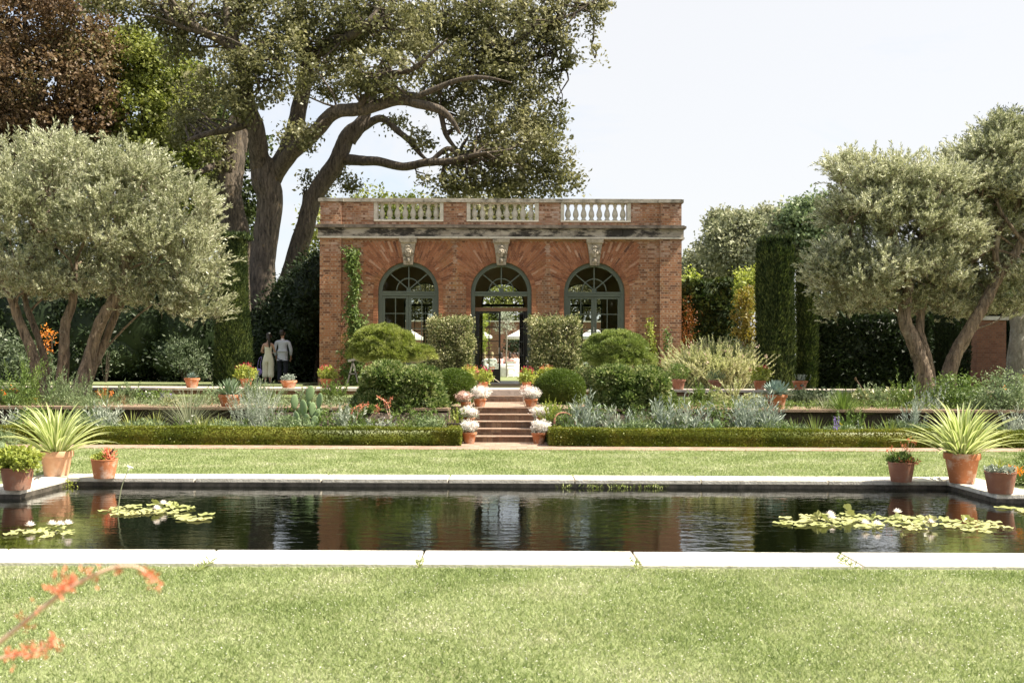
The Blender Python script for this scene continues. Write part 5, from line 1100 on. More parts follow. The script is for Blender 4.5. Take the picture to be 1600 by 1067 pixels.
climber('dark green climbing vine snaking up the brick wall left of the left arched window', [(540, 390, 7), (552, 394, 9), (551, 420, 10), (556, 440, 6), (553, 462, 5), (548, 485, 9), (556, 505, 14), (556, 535, 17), (552, 570, 16), (550, 600, 14)], 'midgreen', 330, .15, .05)
climber('thin pale green vine on the brick wall right of the right arched window', [(1015, 500, 2), (1016, 520, 4), (1018, 545, 6), (1020, 570, 7), (1016, 600, 6)], 'limeleaf', 330, .09, .05, D0)
climber('small wisp of vine on the right corner pier of the house', [(1040, 515, 3), (1044, 530, 5), (1040, 560, 2), (1042, 595, 6)], 'midgreen', 180, .09, .05, D0-.1)
t = thing('red_vine', 'orange red creeper hanging beside the right corner of the house', 'vine', [X(1074, 33.5), 33.5, ZT]); bl = PB(33.5, (1074, 480, 7, 24, 0, .3), (1078, 505, 9, 26, 0, .3), (1070, 540, 7, 30, 0, .3))
(V, Q), cc = blobleaves(bl, 70, 10, .09, .07, .026, shell=.2); npobj('foliage', V, Q, M['redvine'], t)
b = MB()
for k in range(16): a = P(1070+random.uniform(-3, 8), 598, 33.5); c = cc[random.randrange(len(cc))]; b.tube([a, a*.5+c*.5+rdir(1)[0]*.1, c], [.012, .009, .004], n=5, sub=3)
b.build('stems', M['redvine'], t)
# plumed pale shrub right of the house
def plume(label, px, d, zb, w_px, h_px, n, mat, name='plumed_shrub', per=26, ll=.09, lw=.022, up=1.0, droop=.2, spread=.75, loc_y=0, cat_='shrub', ang=.6, tips=None, group=None):
    base = np.array([X(px, d), d, zb]); t = thing(name, label, cat_, base, group)
    W = w_px*d/F; H = h_px*d/F
    if zb < .35 and d < 23: H = H*1.2 + .26
    bs = base + np.stack([rng.normal(size=n)*W*.18, rng.normal(size=n)*W*.18, np.zeros(n)], 1)
    az = rng.random(n)*2*PI; r = np.sqrt(rng.random(n))
    sd = np.stack([np.cos(az)*r*spread*W/H*1.1, np.sin(az)*r*spread*W/H*1.1, np.full(n, up)], 1); h = H*(.55+.5*rng.random(n))*(1.05-.3*r)
    V, Q = shoots(bs, sd, h, per, ll, lw, ang=ang, droop=droop*.5, tstart=.12)
    npobj('foliage', V, Q, M[mat], t)
    V2, Q2 = stems(bs, sd, h, .006, droop=droop*.5); npobj('stems', V2, Q2, M[mat], t)
    if tips:
        tm, tn, ts = tips; sd = unit(sd); tp = bs + sd*h[:, None]*.97; tp[:, 2] -= droop*.5*h
        idx = rng.choice(n, tn); B = np.repeat(tp[idx], 7, 0) + rng.normal(size=(tn*7, 3))*ts*.6
        V, Q = leaves(B, rdir(tn*7) + [0, 0, .3], ts, ts*.6); npobj('flowers', V, Q, M[tm], t)
    return t
plume('broad pale plumed shrub right of the house, in front of the ivy block', 1120, 29.8, ZT, 118, 104, 2300, 'paleshrub', per=34, ll=.10, lw=.034, droop=.45, tips=('pinkwhite', 110, .06))
# ================================================================= pots
def pot_bm(R, H, style='rim'):
    b = MB(); t = .03*R/.2
    if style == 'bowl': prof = [(R*.72, 0), (R*.95, H*.72), (R*.97, H*.74), (R*1.03, H*.76), (R*1.03, H*.98), (R*1.0, H), (R*.93, H), (R*.9, H*.8)]
    elif style == 'plain': prof = [(R*.74, 0), (R*.78, H*.1), (R*.97, H*.93), (R*1.0, H*.95), (R*1.0, H), (R*.92, H), (R*.88, H*.85)]
    else: prof = [(R*.66, 0), (R*.69, H*.06), (R*.90, H*.76), (R*.92, H*.78), (R*1.0, H*.79), (R*1.02, H*.83), (R*1.02, H*.97), (R*1.0, H), (R*.90, H), (R*.87, H*.86)]
    b.lathe(prof, 28, cap=False); b.add([(R*.69*math.cos(2*PI*i/28), R*.69*math.sin(2*PI*i/28), .003) for i in range(28)], [list(range(28))[::-1]])
    return b
def soil_bm(R, H): 
    b = MB(); b.add([(R*.9*math.cos(2*PI*i/20), R*.9*math.sin(2*PI*i/20), H*.89 + .006*(i % 2)) for i in range(20)], [list(range(20))]); return b
def potted(name, label, loc, R, H, style='rim', mat='terra', group=None):
    t = thing(name, label, 'potted plant', loc, group, world=False)
    o = pot_bm(R, H, style).build('pot', M[mat], t, smooth=True); md = o.modifiers.new('edge', 'EDGE_SPLIT'); md.split_angle = math.radians(35)
    soil_bm(R, H).build('soil', M['soil'], t); return t
def lump(t, part, c, r, n, ln, w, mat, per=10, cr=.03, up=.4, core=.0):
    bl = [(np.array(c), np.array(r))]; (V, Q), cc = blobleaves(bl, n, per, cr, ln, w, shell=.6, up=up, outward=.7)
    if core: V, Q = cat((V, Q), coreball(np.array(c), np.array(r)*core))
    npobj(part, V, Q, M[mat], t); return cc
def flax(label, loc, R, H, n, Ln, W, az=0):
    t = potted('potted_flax', label, loc, R, H, 'rim', 'terrapale' if loc[0] < 0 else 'terra')
    V, Q, mi = blades(n, Ln, W, el=(.35, 1.42), droop=.9, seg=8, base_r=R*.5, stripes=True, vfold=.22, az0=az, c=(0, 0, H*.85)); npobj('leaves', V, Q, [M['flaxedge'], M['flaxmid']], t, mi=mi); return t
flax('tall arching variegated flax in a pale terracotta pot at the left pool corner', G(88, 746, .0)*[1, 1, 0], .225, .38, 84, .90, .060)
flax('tall arching variegated flax in a deep orange pot at the right pool corner', G(1503, 754, .03)*[1, 1, 0]+[0, 0, .03], .235, .41, 96, .92, .062, 1.7)
t = potted('potted_succulent', 'terracotta pot of low succulents with a dark stubby stalk on the left coping', G(163, 746.5, .03)*[1, 1, 0]+[0, 0, .03], .18, .265, 'plain', 'terra')
lump(t, 'rosettes', (-.05, 0, .28), (.09, .1, .035), 30, .045, .03, 'limeleaf', 9, .02); lump(t, 'stalks', (.08, -.02, .32), (.07, .04, .06), 14, .07, .02, 'coral', 8, .02, up=1.2)
b = MB(); b.tube([(.03, 0, .26), (.08, -.01, .33), (.13, -.01, .40)], [.018, .017, .012], n=7, sub=3); b.tube([(.05, .03, .26), (.04, .03, .31), (.01, .02, .35)], [.014, .013, .01], n=7, sub=3); b.build('stem', M['darkbark'], t)
t = potted('potted_sedum', 'terracotta pot overflowing with bright green leafy rosettes, at the left edge of the far coping', G(27, 764, .03)*[1, 1, 0]+[0, 0, .03], .20, .28, 'plain', 'terraold')
lump(t, 'foliage', (0, 0, .37), (.255, .24, .14), 170, .05, .03, 'limeleaf', 12, .028, up=.5, core=.7)
t = potted('potted_succulent', 'brown pot with pink flower stalks on the coping, left of the right-hand flax', G(1408, 752, .03)*[1, 1, 0]+[0, 0, .03], .18, .27, 'plain', 'terraold')
lump(t, 'foliage', (-.01, 0, .31), (.15, .14, .06), 70, .05, .022, 'midgreen', 10, .025, up=.6); lump(t, 'red_leaves', (.08, -.05, .28), (.13, .1, .02), 22, .045, .02, 'coral', 8, .02, up=.2)
b = MB(); fl = []
for (x, y, z) in ((-.14, .0, .46), (-.19, 0, .43), (.02, 0, .50), (.11, 0, .58), (.16, 0, .56), (.10, -.02, .44), (.2, 0, .55), (.05, -.03, .46)):
    b.tube([(x*.3, y, .28), (x*.7, y, z*.7), (x, y, z)], [.004, .003, .002], n=5, sub=3); fl.append((x, y, z))
b.build('stalks', M['stalk'], t); B = np.repeat(np.array(fl), 14, 0) + rng.normal(size=(len(fl)*14, 3))*.016; V, Q = leaves(B, rdir(len(B)), .028, .016); npobj('flowers', V, Q, M['coral'], t)
t = potted('potted_succulent', 'brown terracotta pot of pale pebbly succulents with orange stalks at the inner corner, right edge', G(1563, 770, .03)*[1, 1, 0]+[0, 0, .03], .19, .27, 'plain', 'terraold')
lump(t, 'rosettes', (0, 0, .28), (.17, .16, .045), 80, .038, .026, 'silver', 10, .022); lump(t, 'orange_stalks', (.15, -.05, .27), (.07, .08, .05), 14, .05, .01, 'orange', 8, .02)
V, Q, mi = blades(9, .2, .05, el=(.7, 1.4), droop=.3, c=(0, .02, .26)); npobj('leaves', V, Q, M['yuccayellow'], t)
# agaves on plinths
def agave(label, loc, R, H, n, Ln, W, mat, tmat, style='bowl', droop=-.25, el=(.1, 1.45)):
    t = potted('potted_agave', label, loc, R, H, style, tmat); V, Q, mi = blades(n, Ln, W, el=el, droop=droop, seg=6, base_r=R*.35, vfold=.3, widest=.55, c=(0, 0, H*.93), lvar=.12); npobj('leaves', V, Q, M[mat], t); return t
agave('green agave with pale edged pointed leaves in an orange bowl pot on the left terrace', [X(359, 21.6), 21.62, ZL+.02], .24, .26, 60, .40, .055, 'agavegreen', 'terra', droop=.0, el=(-.05, 1.5))
agave('round blue agave like a giant artichoke in a terracotta pot on the right terrace', [X(1214, 21.6), 21.62, ZL+.02], .225, .31, 52, .37, .115, 'agave', 'terra', 'rim', droop=-.45, el=(-.1, 1.5))
# terrace pots
def geranium(label, loc, R=.17, H=.27, fmat='red', wd=.26, mat='limeleaf'):
    t = potted('potted_geranium', label, loc, R, H, 'rim', 'terra'); cc = lump(t, 'foliage', (0, 0, H+.14), (wd, wd*.8, .17), 75, .06, .045, mat, 9, .04, up=.4)
    tp = cc[cc[:, 2] > H+.17]; tp = tp[rng.choice(len(tp), min(8, len(tp)), replace=False)] + [0, -.03, .09]; B = np.repeat(tp, 16, 0) + rng.normal(size=(len(tp)*16, 3))*.032
    V, Q = leaves(B, rdir(len(B)), .03, .02); npobj('flowers', V, Q, M[fmat], t)
    b = MB(); [b.tube([(0, 0, H*.9), (q[0]*.5, q[1]*.5, (q[2]+H)/2), tuple(q)], [.006, .004, .003], n=5) for q in tp]; b.build('stalks', M['midgreen'], t); return t
zt = ZT + .003
geranium('potted red geranium beside the dark cypress, near the couple', [X(385, 26.9), 26.9, zt])
geranium('potted red geranium in front of the left corner of the brick house', [X(511, 26.6), 26.6, zt+.0], R=.19)
geranium('potted red geranium before the tall cypress column on the right', [X(1187, 26.6), 26.6, zt], R=.165, wd=.25)
geranium('potted magenta geranium at the top of the stairs on the left side', [X(756, 27), 27.0, zt], R=.13, H=.2, fmat='magenta', wd=.22)
geranium('potted red geranium at the top of the stairs on the right side', [X(823, 27), 27.0, zt], R=.13, H=.2, fmat='red', wd=.2)
geranium('red flowered pot half hidden between the espalier shrub and the left box ball', [X(735, 29.2), 29.2, zt], fmat='coral', wd=.3)
geranium('red flowered pot half hidden behind the right box ball', [X(856, 29.2), 29.2, zt], fmat='coral', wd=.3)
t = potted('potted_agave', 'small grey agave in an orange pot, on the terrace edge at the far left', [X(301, 26.4), 26.35, ZT+.031], .2, .25, 'rim', 'terra'); V, Q, mi = blades(30, .2, .05, el=(.1, 1.4), droop=0, c=(0, 0, .24)); npobj('leaves', V, Q, M['agave'], t)
t = potted('potted_sedum', 'bowl pot of grey sedum on the terrace edge, right of the couple', [X(452, 26.4), 26.35, ZT+.031], .21, .20, 'bowl', 'terra'); lump(t, 'foliage', (0, 0, .24), (.17, .15, .09), 60, .04, .02, 'bluesilver', 10, .03)
t = potted('potted_herb', 'terracotta pot of feathery green herbs at the right corner of the house', [X(1060, 26.6), 26.6, zt], .19, .3, 'rim', 'terraold'); lump(t, 'foliage', (0, 0, .48), (.27, .22, .22), 110, .05, .018, 'midgreen', 10, .04, up=.8)
t = potted('potted_herb', 'terracotta pot half hidden behind the spiky pale green plant on the right', [X(1118, 26.5), 26.5, zt], .19, .28, 'rim', 'terraold'); lump(t, 'foliage', (0, 0, .36), (.2, .18, .13), 60, .05, .018, 'greyshrub', 10, .04, up=.8)
t = potted('potted_sedum', 'orange pot with a dark oval badge, in front of the narrow cypress column', [X(1250, 26.4), 26.4, ZT+.031], .20, .24, 'rim', 'terra'); V, Q = shoots(rng.normal(size=(26, 3))*[.07, .07, 0]+[0, 0, .22], rdir(26)*.5+[0, 0, 1], .2, 12, .04, .014); npobj('foliage', V, Q, M['silver'], t)
b = MB(); b.ball((.0, -.168, .12), (.055, .01, .035), 14, 6); b.ball((.0, -.176, .12), (.03, .006, .018), 12, 6, mi=1); b.build('badge', [M['darkbark'], M['bluesilver']], t)
t = potted('tilted_pot', 'terracotta pot lying on its side behind the stair end of the right hedge', [X(876, 20.9), 20.95, .27], .24, .30, 'rim', 'terraold'); t.rotation_euler = (math.radians(-62), 0, math.radians(200)); t.location[2] = .30
lump(t, 'foliage', (0, 0, .33), (.2, .2, .09), 60, .05, .03, 'midgreen', 10, .03)
# alyssum pots up the stairs
def alys(label, loc, R=.15, H=.21, mat='alyssum', fr=.20, group='pots of white flowers up the sides of the stairs', per=13):
    t = potted('potted_alyssum', label, loc, R, H, 'rim', 'terra', group); 
    lump(t, 'leaves', (0, 0, H+.05), (fr*.8, fr*.8, .10), 50, .035, .012, 'silver', 8, .03)
    ox, oy = random.uniform(-.04, .04), random.uniform(-.03, .03); q_ = random.uniform(.85, 1.1); lump(t, 'flowers', (ox, oy, H+.09+.04*q_), (fr*q_, fr, .12*q_), 110, .024, .018, mat, per, .022, up=.3, core=.75); return t
wl = [('lowest pot of white flowers at the left foot of the stairs', 733, 692.5, 0, .155, .2), ('lowest pot of white flowers at the right foot of the stairs', 842, 693, 0, .155, .2)]
for lb, px, py, z, R, fr in wl:
    g = G(px, py, .012); alys(lb, g, R, .23, fr=fr)
for lb, px, d, z, R, fr in [('second pot of white flowers from the bottom, left of the stairs', 734, 21.3, .40, .12, .21), ('second pot of white flowers from the bottom, right of the stairs', 846, 21.3, .40, .12, .21),
                            ('third pot of white flowers from the bottom, left of the stairs', 750, 22.5, ZL, .15, .23), ('third pot of white flowers from the bottom, right of the stairs', 830, 22.5, ZL, .15, .2)]:
    alys(lb, [X(px, d), d, z-.02 if z < .6 else z-.005], R, .19 if z > .5 else .12, fr=fr)
alys('pot of pinkish blossom high on the left of the stairs, below the magenta geranium', [X(752, 25), 25, ZL+.012], .12, .18, 'pinkwhite', .18)
alys('pot of pinkish blossom high on the right of the stairs', [X(826, 25), 25, ZL+.012], .13, .2, 'pinkwhite', .19)
alys('dusty pink flowered pot left of the stairs behind the second white one', [X(727, 22.1), 22.2, ZL-.005], .12, .12, 'pinkwhite', .17)
# ================================================================= border plants (front bed, behind the hedges)
def lance(label, px, d, h_px, w_px, n=26, mat='silver', name='silver_bush', zb=0, ll=.12, lw=.026, per=20, ang=.8, tips=None, droop=.1, group=None, spread=.75):
    return plume(label, px, d, zb, w_px, h_px, n, mat, name=name, per=per, ll=ll, lw=lw, droop=droop, cat_='plant', ang=ang, tips=tips, group=group, spread=spread)
def rosette(label, px, d, zb, n, Ln, W, mat='yucca', name='yucca', el=(.2, 1.45), droop=.25, cat_='plant', group=None):
    if zb < .1 and d < 21.3: zb = .14; Ln *= 1.15; n = int(n*1.4)
    t = thing(name, label, cat_, [X(px, d), d, zb], group, world=False); V, Q, mi = blades(n, Ln, W, el=el, droop=droop, base_r=.05); npobj('leaves', V, Q, M[mat], t)
    b = MB(); b.tube([(0, 0, -.16), (0, 0, .06)], [.05, .035], n=8); b.build('stem', M['brown'], t); return t
def tuft(label, px, d, zb, n, Ln, W, mat='grassy', name='ornamental_grass', droop=.7, el=(.5, 1.5)):
    return rosette(label, px, d, zb, n, Ln, W, mat, name, el, droop)
ZB = -.01
leafyshrub('flowering_shrub', 'dark shrub dotted with orange flowers at the left edge of the border', 15, 625, 38, 30, 22.4, 'midgreen', ZB, 130, 20, .1, .07, .03, extra=[(45, 645, 30, 24)], flowers=('orange', 22, .045), cat_='plant')
leafyshrub('flowering_shrub', 'low dark green plant with orange red blooms in front of the leftmost olive trunk', 60, 660, 40, 20, 21, 'midgreen', ZB, 90, 18, .09, .07, .03, flowers=('coral', 8, .04), cat_='plant')
lance('silver leaved plant at the far left end of the border', 22, 20.9, 38, 40, 20)
lance('tall green rosemary-like shrub at the feet of the left olive', 92, 22.6, 85, 66, 70, 'greyshrub', 'tall_herb', per=34, ll=.10, lw=.02, zb=.1)
lance('second tall green herb between the olive trunks and the flax', 130, 22.4, 68, 50, 50, 'greyshrub', 'tall_herb', per=30, ll=.10, lw=.02, zb=.1)
lance('fluffy grey green bush right of the left flax', 150, 21.2, 64, 66, 95, 'greyshrub', 'feathery_bush', per=34, ll=.06, lw=.012)
lance('bright silver bush between the flax and the yellow strap plants', 165, 20.75, 46, 44, 44, 'silver', per=26)
for px, lb, n, Ln in ((207, 'yellow green strap leaved clump just right of the silver bush', 26, .52), (243, 'second yellow green strap leaved clump, left of the wispy grass', 26, .50), (318, 'yellow strap leaved clump under the wispy grass', 22, .44), (342, 'small yellow strap leaved clump below the green agave pot', 20, .42), (366, 'thin yellow strap leaved clump left of the big silver bush', 16, .40)):
    rosette(lb, px, 20.75, ZB, n, Ln, .028, 'yuccayellow', 'strap_plant', el=(.35, 1.5), droop=.35)
tuft('wispy silver grass fountain left of the green agave pot', 297, 21.0, 0, 150, 1.0, .010)
tuft('smaller wispy grass in front of the terrace at the left', 262, 22.4, ZL, 60, .38, .008)
lance('low white flowered plant at the hedge, under the wispy grass', 290, 20.6, 26, 40, 26, 'midgreen', 'white_flowers', ll=.06, lw=.03, tips=('white', 9, .03))
lance('massive silver wormwood spilling right of the green agave pot', 402, 21.0, 74, 74, 120, 'silver', 'silver_wormwood', per=36, ll=.06, lw=.012, zb=.05)
lance('second silver wormwood at the hedge below the massive one', 425, 20.7, 44, 50, 60, 'silver', 'silver_wormwood', per=30, ll=.055, lw=.012)
lance('upright pale grey herb behind the silver wormwood, on the terrace', 420, 22.6, 46, 60, 40, 'greyshrub', 'grey_herb', zb=ZL, ll=.08, lw=.02)
lance('pale feathery plant behind the prickly pear', 478, 22.8, 40, 30, 20, 'greyshrub', 'grey_herb', zb=ZL)
# prickly pears
def opuntia(label, px, d, zb, pads, name='prickly_pear'):
    t = thing(name, label, 'cactus', [X(px, d), d, zb])
    for (qx, qy, rx, ry, tilt, dd) in pads:
        b = MB(); b.ball((0, 0, 0), (rx*d/F, .022, ry*d/F), 18, 12); V = b.v[0]; V[:, 0] *= 1 - .18*np.clip(-V[:, 2]/(ry*d/F), 0, 1)
        a = tilt; rz = random.uniform(-.5, .5); V = V@np.array([[math.cos(rz), math.sin(rz), 0], [-math.sin(rz), math.cos(rz), 0], [0, 0, 1]]); R_ = np.array([[math.cos(a), 0, -math.sin(a)], [0, 1, 0], [math.sin(a), 0, math.cos(a)]]); b.v[0] = V@R_ + P(qx, qy, d+dd)
        b.build('pad', M['cactus'], t, smooth=True)
opuntia('prickly pear cactus with upright oval pads left of the big knobbly shrub', 478, 20.9, 0, [(460, 628, 6, 12, 0, .1), (484, 615, 6.5, 13, .2, .1), (499, 626, 6, 12.5, .15, 0), (474, 637, 6.5, 13, -.1, 0), (488, 640, 6, 12, .1, .1), (463, 655, 6.5, 13, -.15, 0), (478, 660, 7, 14, .1, -.1), (492, 662, 7, 13, 0, -.1), (495, 648, 5, 10, .3, .1), (507, 665, 4, 8, .1, -.1), (452, 662, 5, 11, -.2, .1), (468, 645, 5, 10, .2, .2), (500, 645, 5, 10, 0, .2), (483, 632, 4, 8, -.2, .2)])
opuntia('low dark prickly pear pads behind the right hedge, between silver plants', 1112, 20.7, 0, [(1107, 668, 6, 11, -.15, 0), (1119, 667, 7, 12, .15, 0), (1113, 674, 5, 9, 0, -.1), (1127, 673, 3, 9, .1, 0)])
opuntia('single dark prickly pear clump left of the silver plants by the right hedge', 1070, 20.8, 0, [(1070, 662, 6, 12, .1, 0), (1076, 668, 5, 9, .3, -.05), (1064, 670, 4, 8, -.2, 0)])
lance('small pale sprig plants between the prickly pear and the knobbly shrub', 530, 20.8, 36, 40, 26, 'greyshrub', 'grey_herb', ll=.07, lw=.02)
lance('low green plant under the left edge of the knobbly shrub', 565, 20.7, 34, 36, 26, 'midgreen', 'leafy_plant', ll=.07, lw=.02)
lance('low plant with white blooms in front of the left knobbly shrub', 598, 20.6, 26, 40, 30, 'silver', 'white_flowers', ll=.06, lw=.03, tips=('white', 14, .03))
def redstalk(label, px, d, path, mat='coral', zb=0, name='kangaroo_paw'):
    t = thing(name, label, 'flower', [X(px, d), d, zb]); b = MB(); B = []
    for pl in path:
        pts = [P(a, c, d) for a, c in pl]; b.tube(pts, np.linspace(.010, .004, len(pts)), n=6, sub=5); q, _ = smooth_path(np.array(pts), np.ones(len(pts)), 6)
        B.append(np.repeat(q[len(q)//2:], 6, 0))
    b.build('stalks', M['stalk'], t); B = np.concatenate(B); B = B + rng.normal(size=B.shape)*.018; V, Q = leaves(B, rdir(len(B))+[0, 0, .3], .045, .014); npobj('flowers', V, Q, M[mat], t)
    V, Q, mi = blades(26, .52, .014, el=(.5, 1.5), droop=.3, c=(0, 0, 0)); V = V + np.array([X(px, d), d, zb]); npobj('leaves', V, Q, M['yucca'], t)
redstalk('red flowering spikes arching before the left knobbly shrub', 590, 20.9, [[(575, 672), (580, 650), (592, 640), (588, 634)], [(606, 672), (609, 645), (603, 628), (590, 620)], [(608, 650), (604, 636), (612, 622)], [(560, 672), (548, 656), (552, 640), (566, 632)]])
redstalk('thin red flower spikes right of the prickly pear', 555, 20.8, [[(555, 672), (558, 650), (566, 636), (575, 632)]])
tuft('wiry dark grass at the hedge below the left knobbly shrub', 640, 20.7, 0, 40, .42, .008, 'yucca')
rosette('spiky reddish yucca beside the left stair pots', 690, 20.8, 0, 30, .40, .022, 'yuccayellow', el=(.1, 1.4), droop=.3)
rosette('coral tinted aloe in the bed left of the second stair pot', 706, 21.2, .15, 26, .30, .045, 'coral', 'aloe', el=(.1, 1.4), droop=-.1)
lance('low green succulents left of the stair pots', 718, 21.1, 30, 26, 20, 'limeleaf', 'succulent', zb=.1, ll=.06, lw=.03)
lance('bright green succulents right of the stair pots', 858, 21.2, 36, 34, 40, 'limeleaf', 'succulent', zb=.2, ll=.06, lw=.03)
tuft('wiry blue green grass at the corner of the right hedge', 895, 20.8, 0, 60, .60, .010, 'bluesilver')
# right hand silver plants
for px, lb, h, wd, n in ((912, 'tall silver lance leaved plant just right of the wiry grass', 58, 42, 22), (955, 'small silver plant in front of the right knobbly shrub', 36, 34, 16), (991, 'pale starry silver plant in front of the right knobbly shrub', 34, 34, 14), (1040, 'silver plant right of the right knobbly shrub', 50, 40, 22),
                         (1058, 'silver plant left of the dark prickly pear', 56, 40, 20), (1090, 'silver plant between the two dark prickly pears', 44, 36, 22), (1150, 'large silver plant right of the dark prickly pear', 64, 56, 34), (1198, 'very leafy blue silver bush below the round blue agave', 62, 70, 46)):
    lance(lb, px, 20.8, h, wd, n, 'bluesilver' if n % 4 else 'silver', ll=.17, lw=.036, per=15)
tuft('long thin grass stems before the right knobbly shrub', 925, 20.7, 0, 30, .66, .006, 'bluesilver', el=(.9, 1.5), droop=.3)
tuft('second tuft of thin grass stems, before the right edge of the knobbly shrub', 1005, 20.7, 0, 30, .55, .006, 'yucca', el=(.9, 1.5), droop=.3)
lance('brownish dry plant in the bed between the hoops and the hedge', 1100, 21.2, 46, 40, 30, 'brown', 'dry_plant', ll=.07, lw=.03)
lance('low green plants under the hoops', 1075, 22, 26, 60, 30, 'midgreen', 'leafy_plant', zb=.3, ll=.07, lw=.03)
# thistle-like plant with long toothed leaves
t = thing('cardoon', 'big pale spiky cardoon with long toothed leaves, left of the round blue agave', 'plant', [X(1148, 22.8), 22.8, ZL], world=False); parts = []
n = 26; az = np.arange(n)*2.4; el = .25+1.1*rng.random(n); dd = np.stack([np.cos(az)*np.cos(el), np.sin(az)*np.cos(el), np.sin(el)], 1)
V, Q = shoots(np.zeros((n, 3)), dd, 1.0*(.75+.4*rng.random(n)), 44, .085, .03, ang=1.0, droop=.35, tstart=.05, taper=1); V2, Q2 = stems(np.zeros((n, 3)), dd, np.full(n, .9), .012, droop=.35); V, Q = cat((V, Q), (V2, Q2)); npobj('leaves', V, Q, M['paleshrub'], t)
rosette('dark narrow leaved spiky plant fanning over the right terrace edge', 1318, 21.5, ZL-.1, 190, .70, .017, 'midgreen', 'dasylirion', el=(.0, 1.5), droop=.1)
tuft('dry arching grass left of the spiky fan on the right terrace', 1292, 22.0, ZL-.1, 60, .60, .008, 'grassy', el=(.3, 1.3))
for px, lb, n, Ln in ((1243, 'narrow yucca just right of the blue silver bush', 20, .42), (1274, 'yucca with spread pale leaves behind the right hedge', 26, .46), (1358, 'dark yucca right of the spiky fan', 24, .40), (1392, 'yucca with yellow edged leaves left of the tall silver stalks', 28, .46)):
    rosette(lb, px, 20.75, 0, n, Ln, .024, 'yucca', droop=.1)
lance('leafy green plant with yellow bloom behind the right hedge', 1320, 20.6, 26, 40, 26, 'midgreen', 'leafy_plant', ll=.08, lw=.04, tips=('yellow', 2, .03))
lance('small blue grey herb at the right hedge, left of the tall silver stalks', 1340, 20.6, 18, 40, 26, 'bluesilver', 'grey_herb', ll=.05, lw=.02)
lance('silvery stalk plant between the yuccas and the shade', 1425, 21, 62, 40, 20, 'bluesilver', 'silver_stalk', ll=.12, lw=.026)
lance('tall silver stalks rising before the leaning olive trunk', 1455, 21.6, 92, 40, 16, 'bluesilver', 'silver_stalk', ll=.12, lw=.028)
leafyshrub('evergreen_shrub', 'dense dark green shrub at the feet of the right olives', 1495, 622, 44, 34, 22.8, 'midgreen', 0, 400, 24, .1, .06, .028, extra=[(1470, 640, 34, 30), (1520, 640, 34, 30)])
leafyshrub('flowering_shrub', 'bushy shrub with small orange flowers at the right edge', 1568, 622, 42, 42, 21.8, 'greyshrub', 0, 420, 24, .1, .06, .026, extra=[(1545, 650, 40, 30), (1590, 655, 40, 34)], flowers=('orange', 14, .04), cat_='plant')
lance('silver plant in front of the orange flowered shrub at the right edge', 1590, 20.9, 44, 50, 26, 'silver')
leafyshrub('low_conifer', 'soft green mounded conifer at the right edge beside the pots', 1612, 740, 34, 36, 13.6, 'midgreen', 0, 130, 24, .05, .04, .012, cat_='shrub')
leafyshrub('low_conifer', 'feathery grey green conifer at the left edge behind the pots', 0, 700, 26, 28, 15.2, 'greyshrub', 0, 110, 24, .05, .05, .008, cat_='shrub')
lance('blue agapanthus head leaning over the right hedge', 1307, 19.95, 30, 10, 3, 'purple', 'agapanthus', ll=.05, lw=.02, zb=.12, ang=1.2)
# terrace edge plants left and right
redstalk('orange day lilies on the terrace behind the feathery bush', 165, 22.6, [[(160, 632), (158, 620), (152, 611)], [(168, 632), (172, 618), (176, 612)], [(165, 632), (165, 618), (164, 608)]], 'orange', ZL, 'day_lily')
for px, lb, fm in ((225, 'clump of violet petunias on the left terrace', 'purple'), (240, 'clump of white petunias beside the violet ones', 'white'), (256, 'second clump of violet petunias, nearer the wispy grass', 'purple')):
    leafyshrub('petunia', lb, px, 621, 13, 9, 23.5, 'midgreen', ZL, 30, 16, .06, .05, .03, flowers=(fm, 12, .05), cat_='flower', core=0)
for k, (px, lb) in enumerate(((195, 'dry reddish stems left of the petunias'), (330, 'sparse dry plant left of the green agave'))):
    tuft(lb, px, 22.9, ZL, 26, .34, .007, 'brown', 'dry_grass')
leafyshrub('low_groundcover', 'mottled green clump at the wall left of the agave pot', 268, 632, 16, 9, 22, 'sunfleck', ZL, 30, 16, .05, .06, .03, core=0, cat_='plant')
for px, lb in ((1240, 'bright leftmost clump of the sunny low row on the right terrace'), (1290, 'second clump of the sunny low row on the right terrace'), (1345, 'third clump of the sunny low row on the right terrace'), (1395, 'fourth clump of the sunny low row, nearest the right olive')):
    leafyshrub('low_groundcover', lb, px, 622, 28, 8, 24, 'sunfleck' if px % 2 else 'rhodo', ZG-.1, 60, 18, .07, .09, .05, core=0, cat_='plant', group='row of low sunlit plants on the right terrace')
clipped('low_hedge', 'short low clipped hedge on the right terrace below the orange pot', 'hedge', X(1205, 25), X(1283, 25), 24.6, 25.0, ZG-.02, ZT-.0, 'midgreen', 2600, .05, .03)
lance('grey green plants around the foot of the round blue agave pot', 1185, 22.6, 30, 60, 40, 'bluesilver', 'grey_herb', zb=ZL, ll=.06, lw=.03)
t = thing('garden_stake', 'thin bent stake with a dry seed head leaning before the dark hedge', 'stake', P(1350, 622, 25)); b = MB(); b.tube([P(1350, 624, 25), P(1347, 608, 25), P(1340, 596, 25), P(1337, 592, 25)], [.012, .011, .010, .008], n=6, sub=4); b.build('rod', M['stalk'], t); b = MB(); b.ball(P(1337, 592, 25), (.035, .035, .05), 8, 6); b.build('seed_head', M['brown'], t)
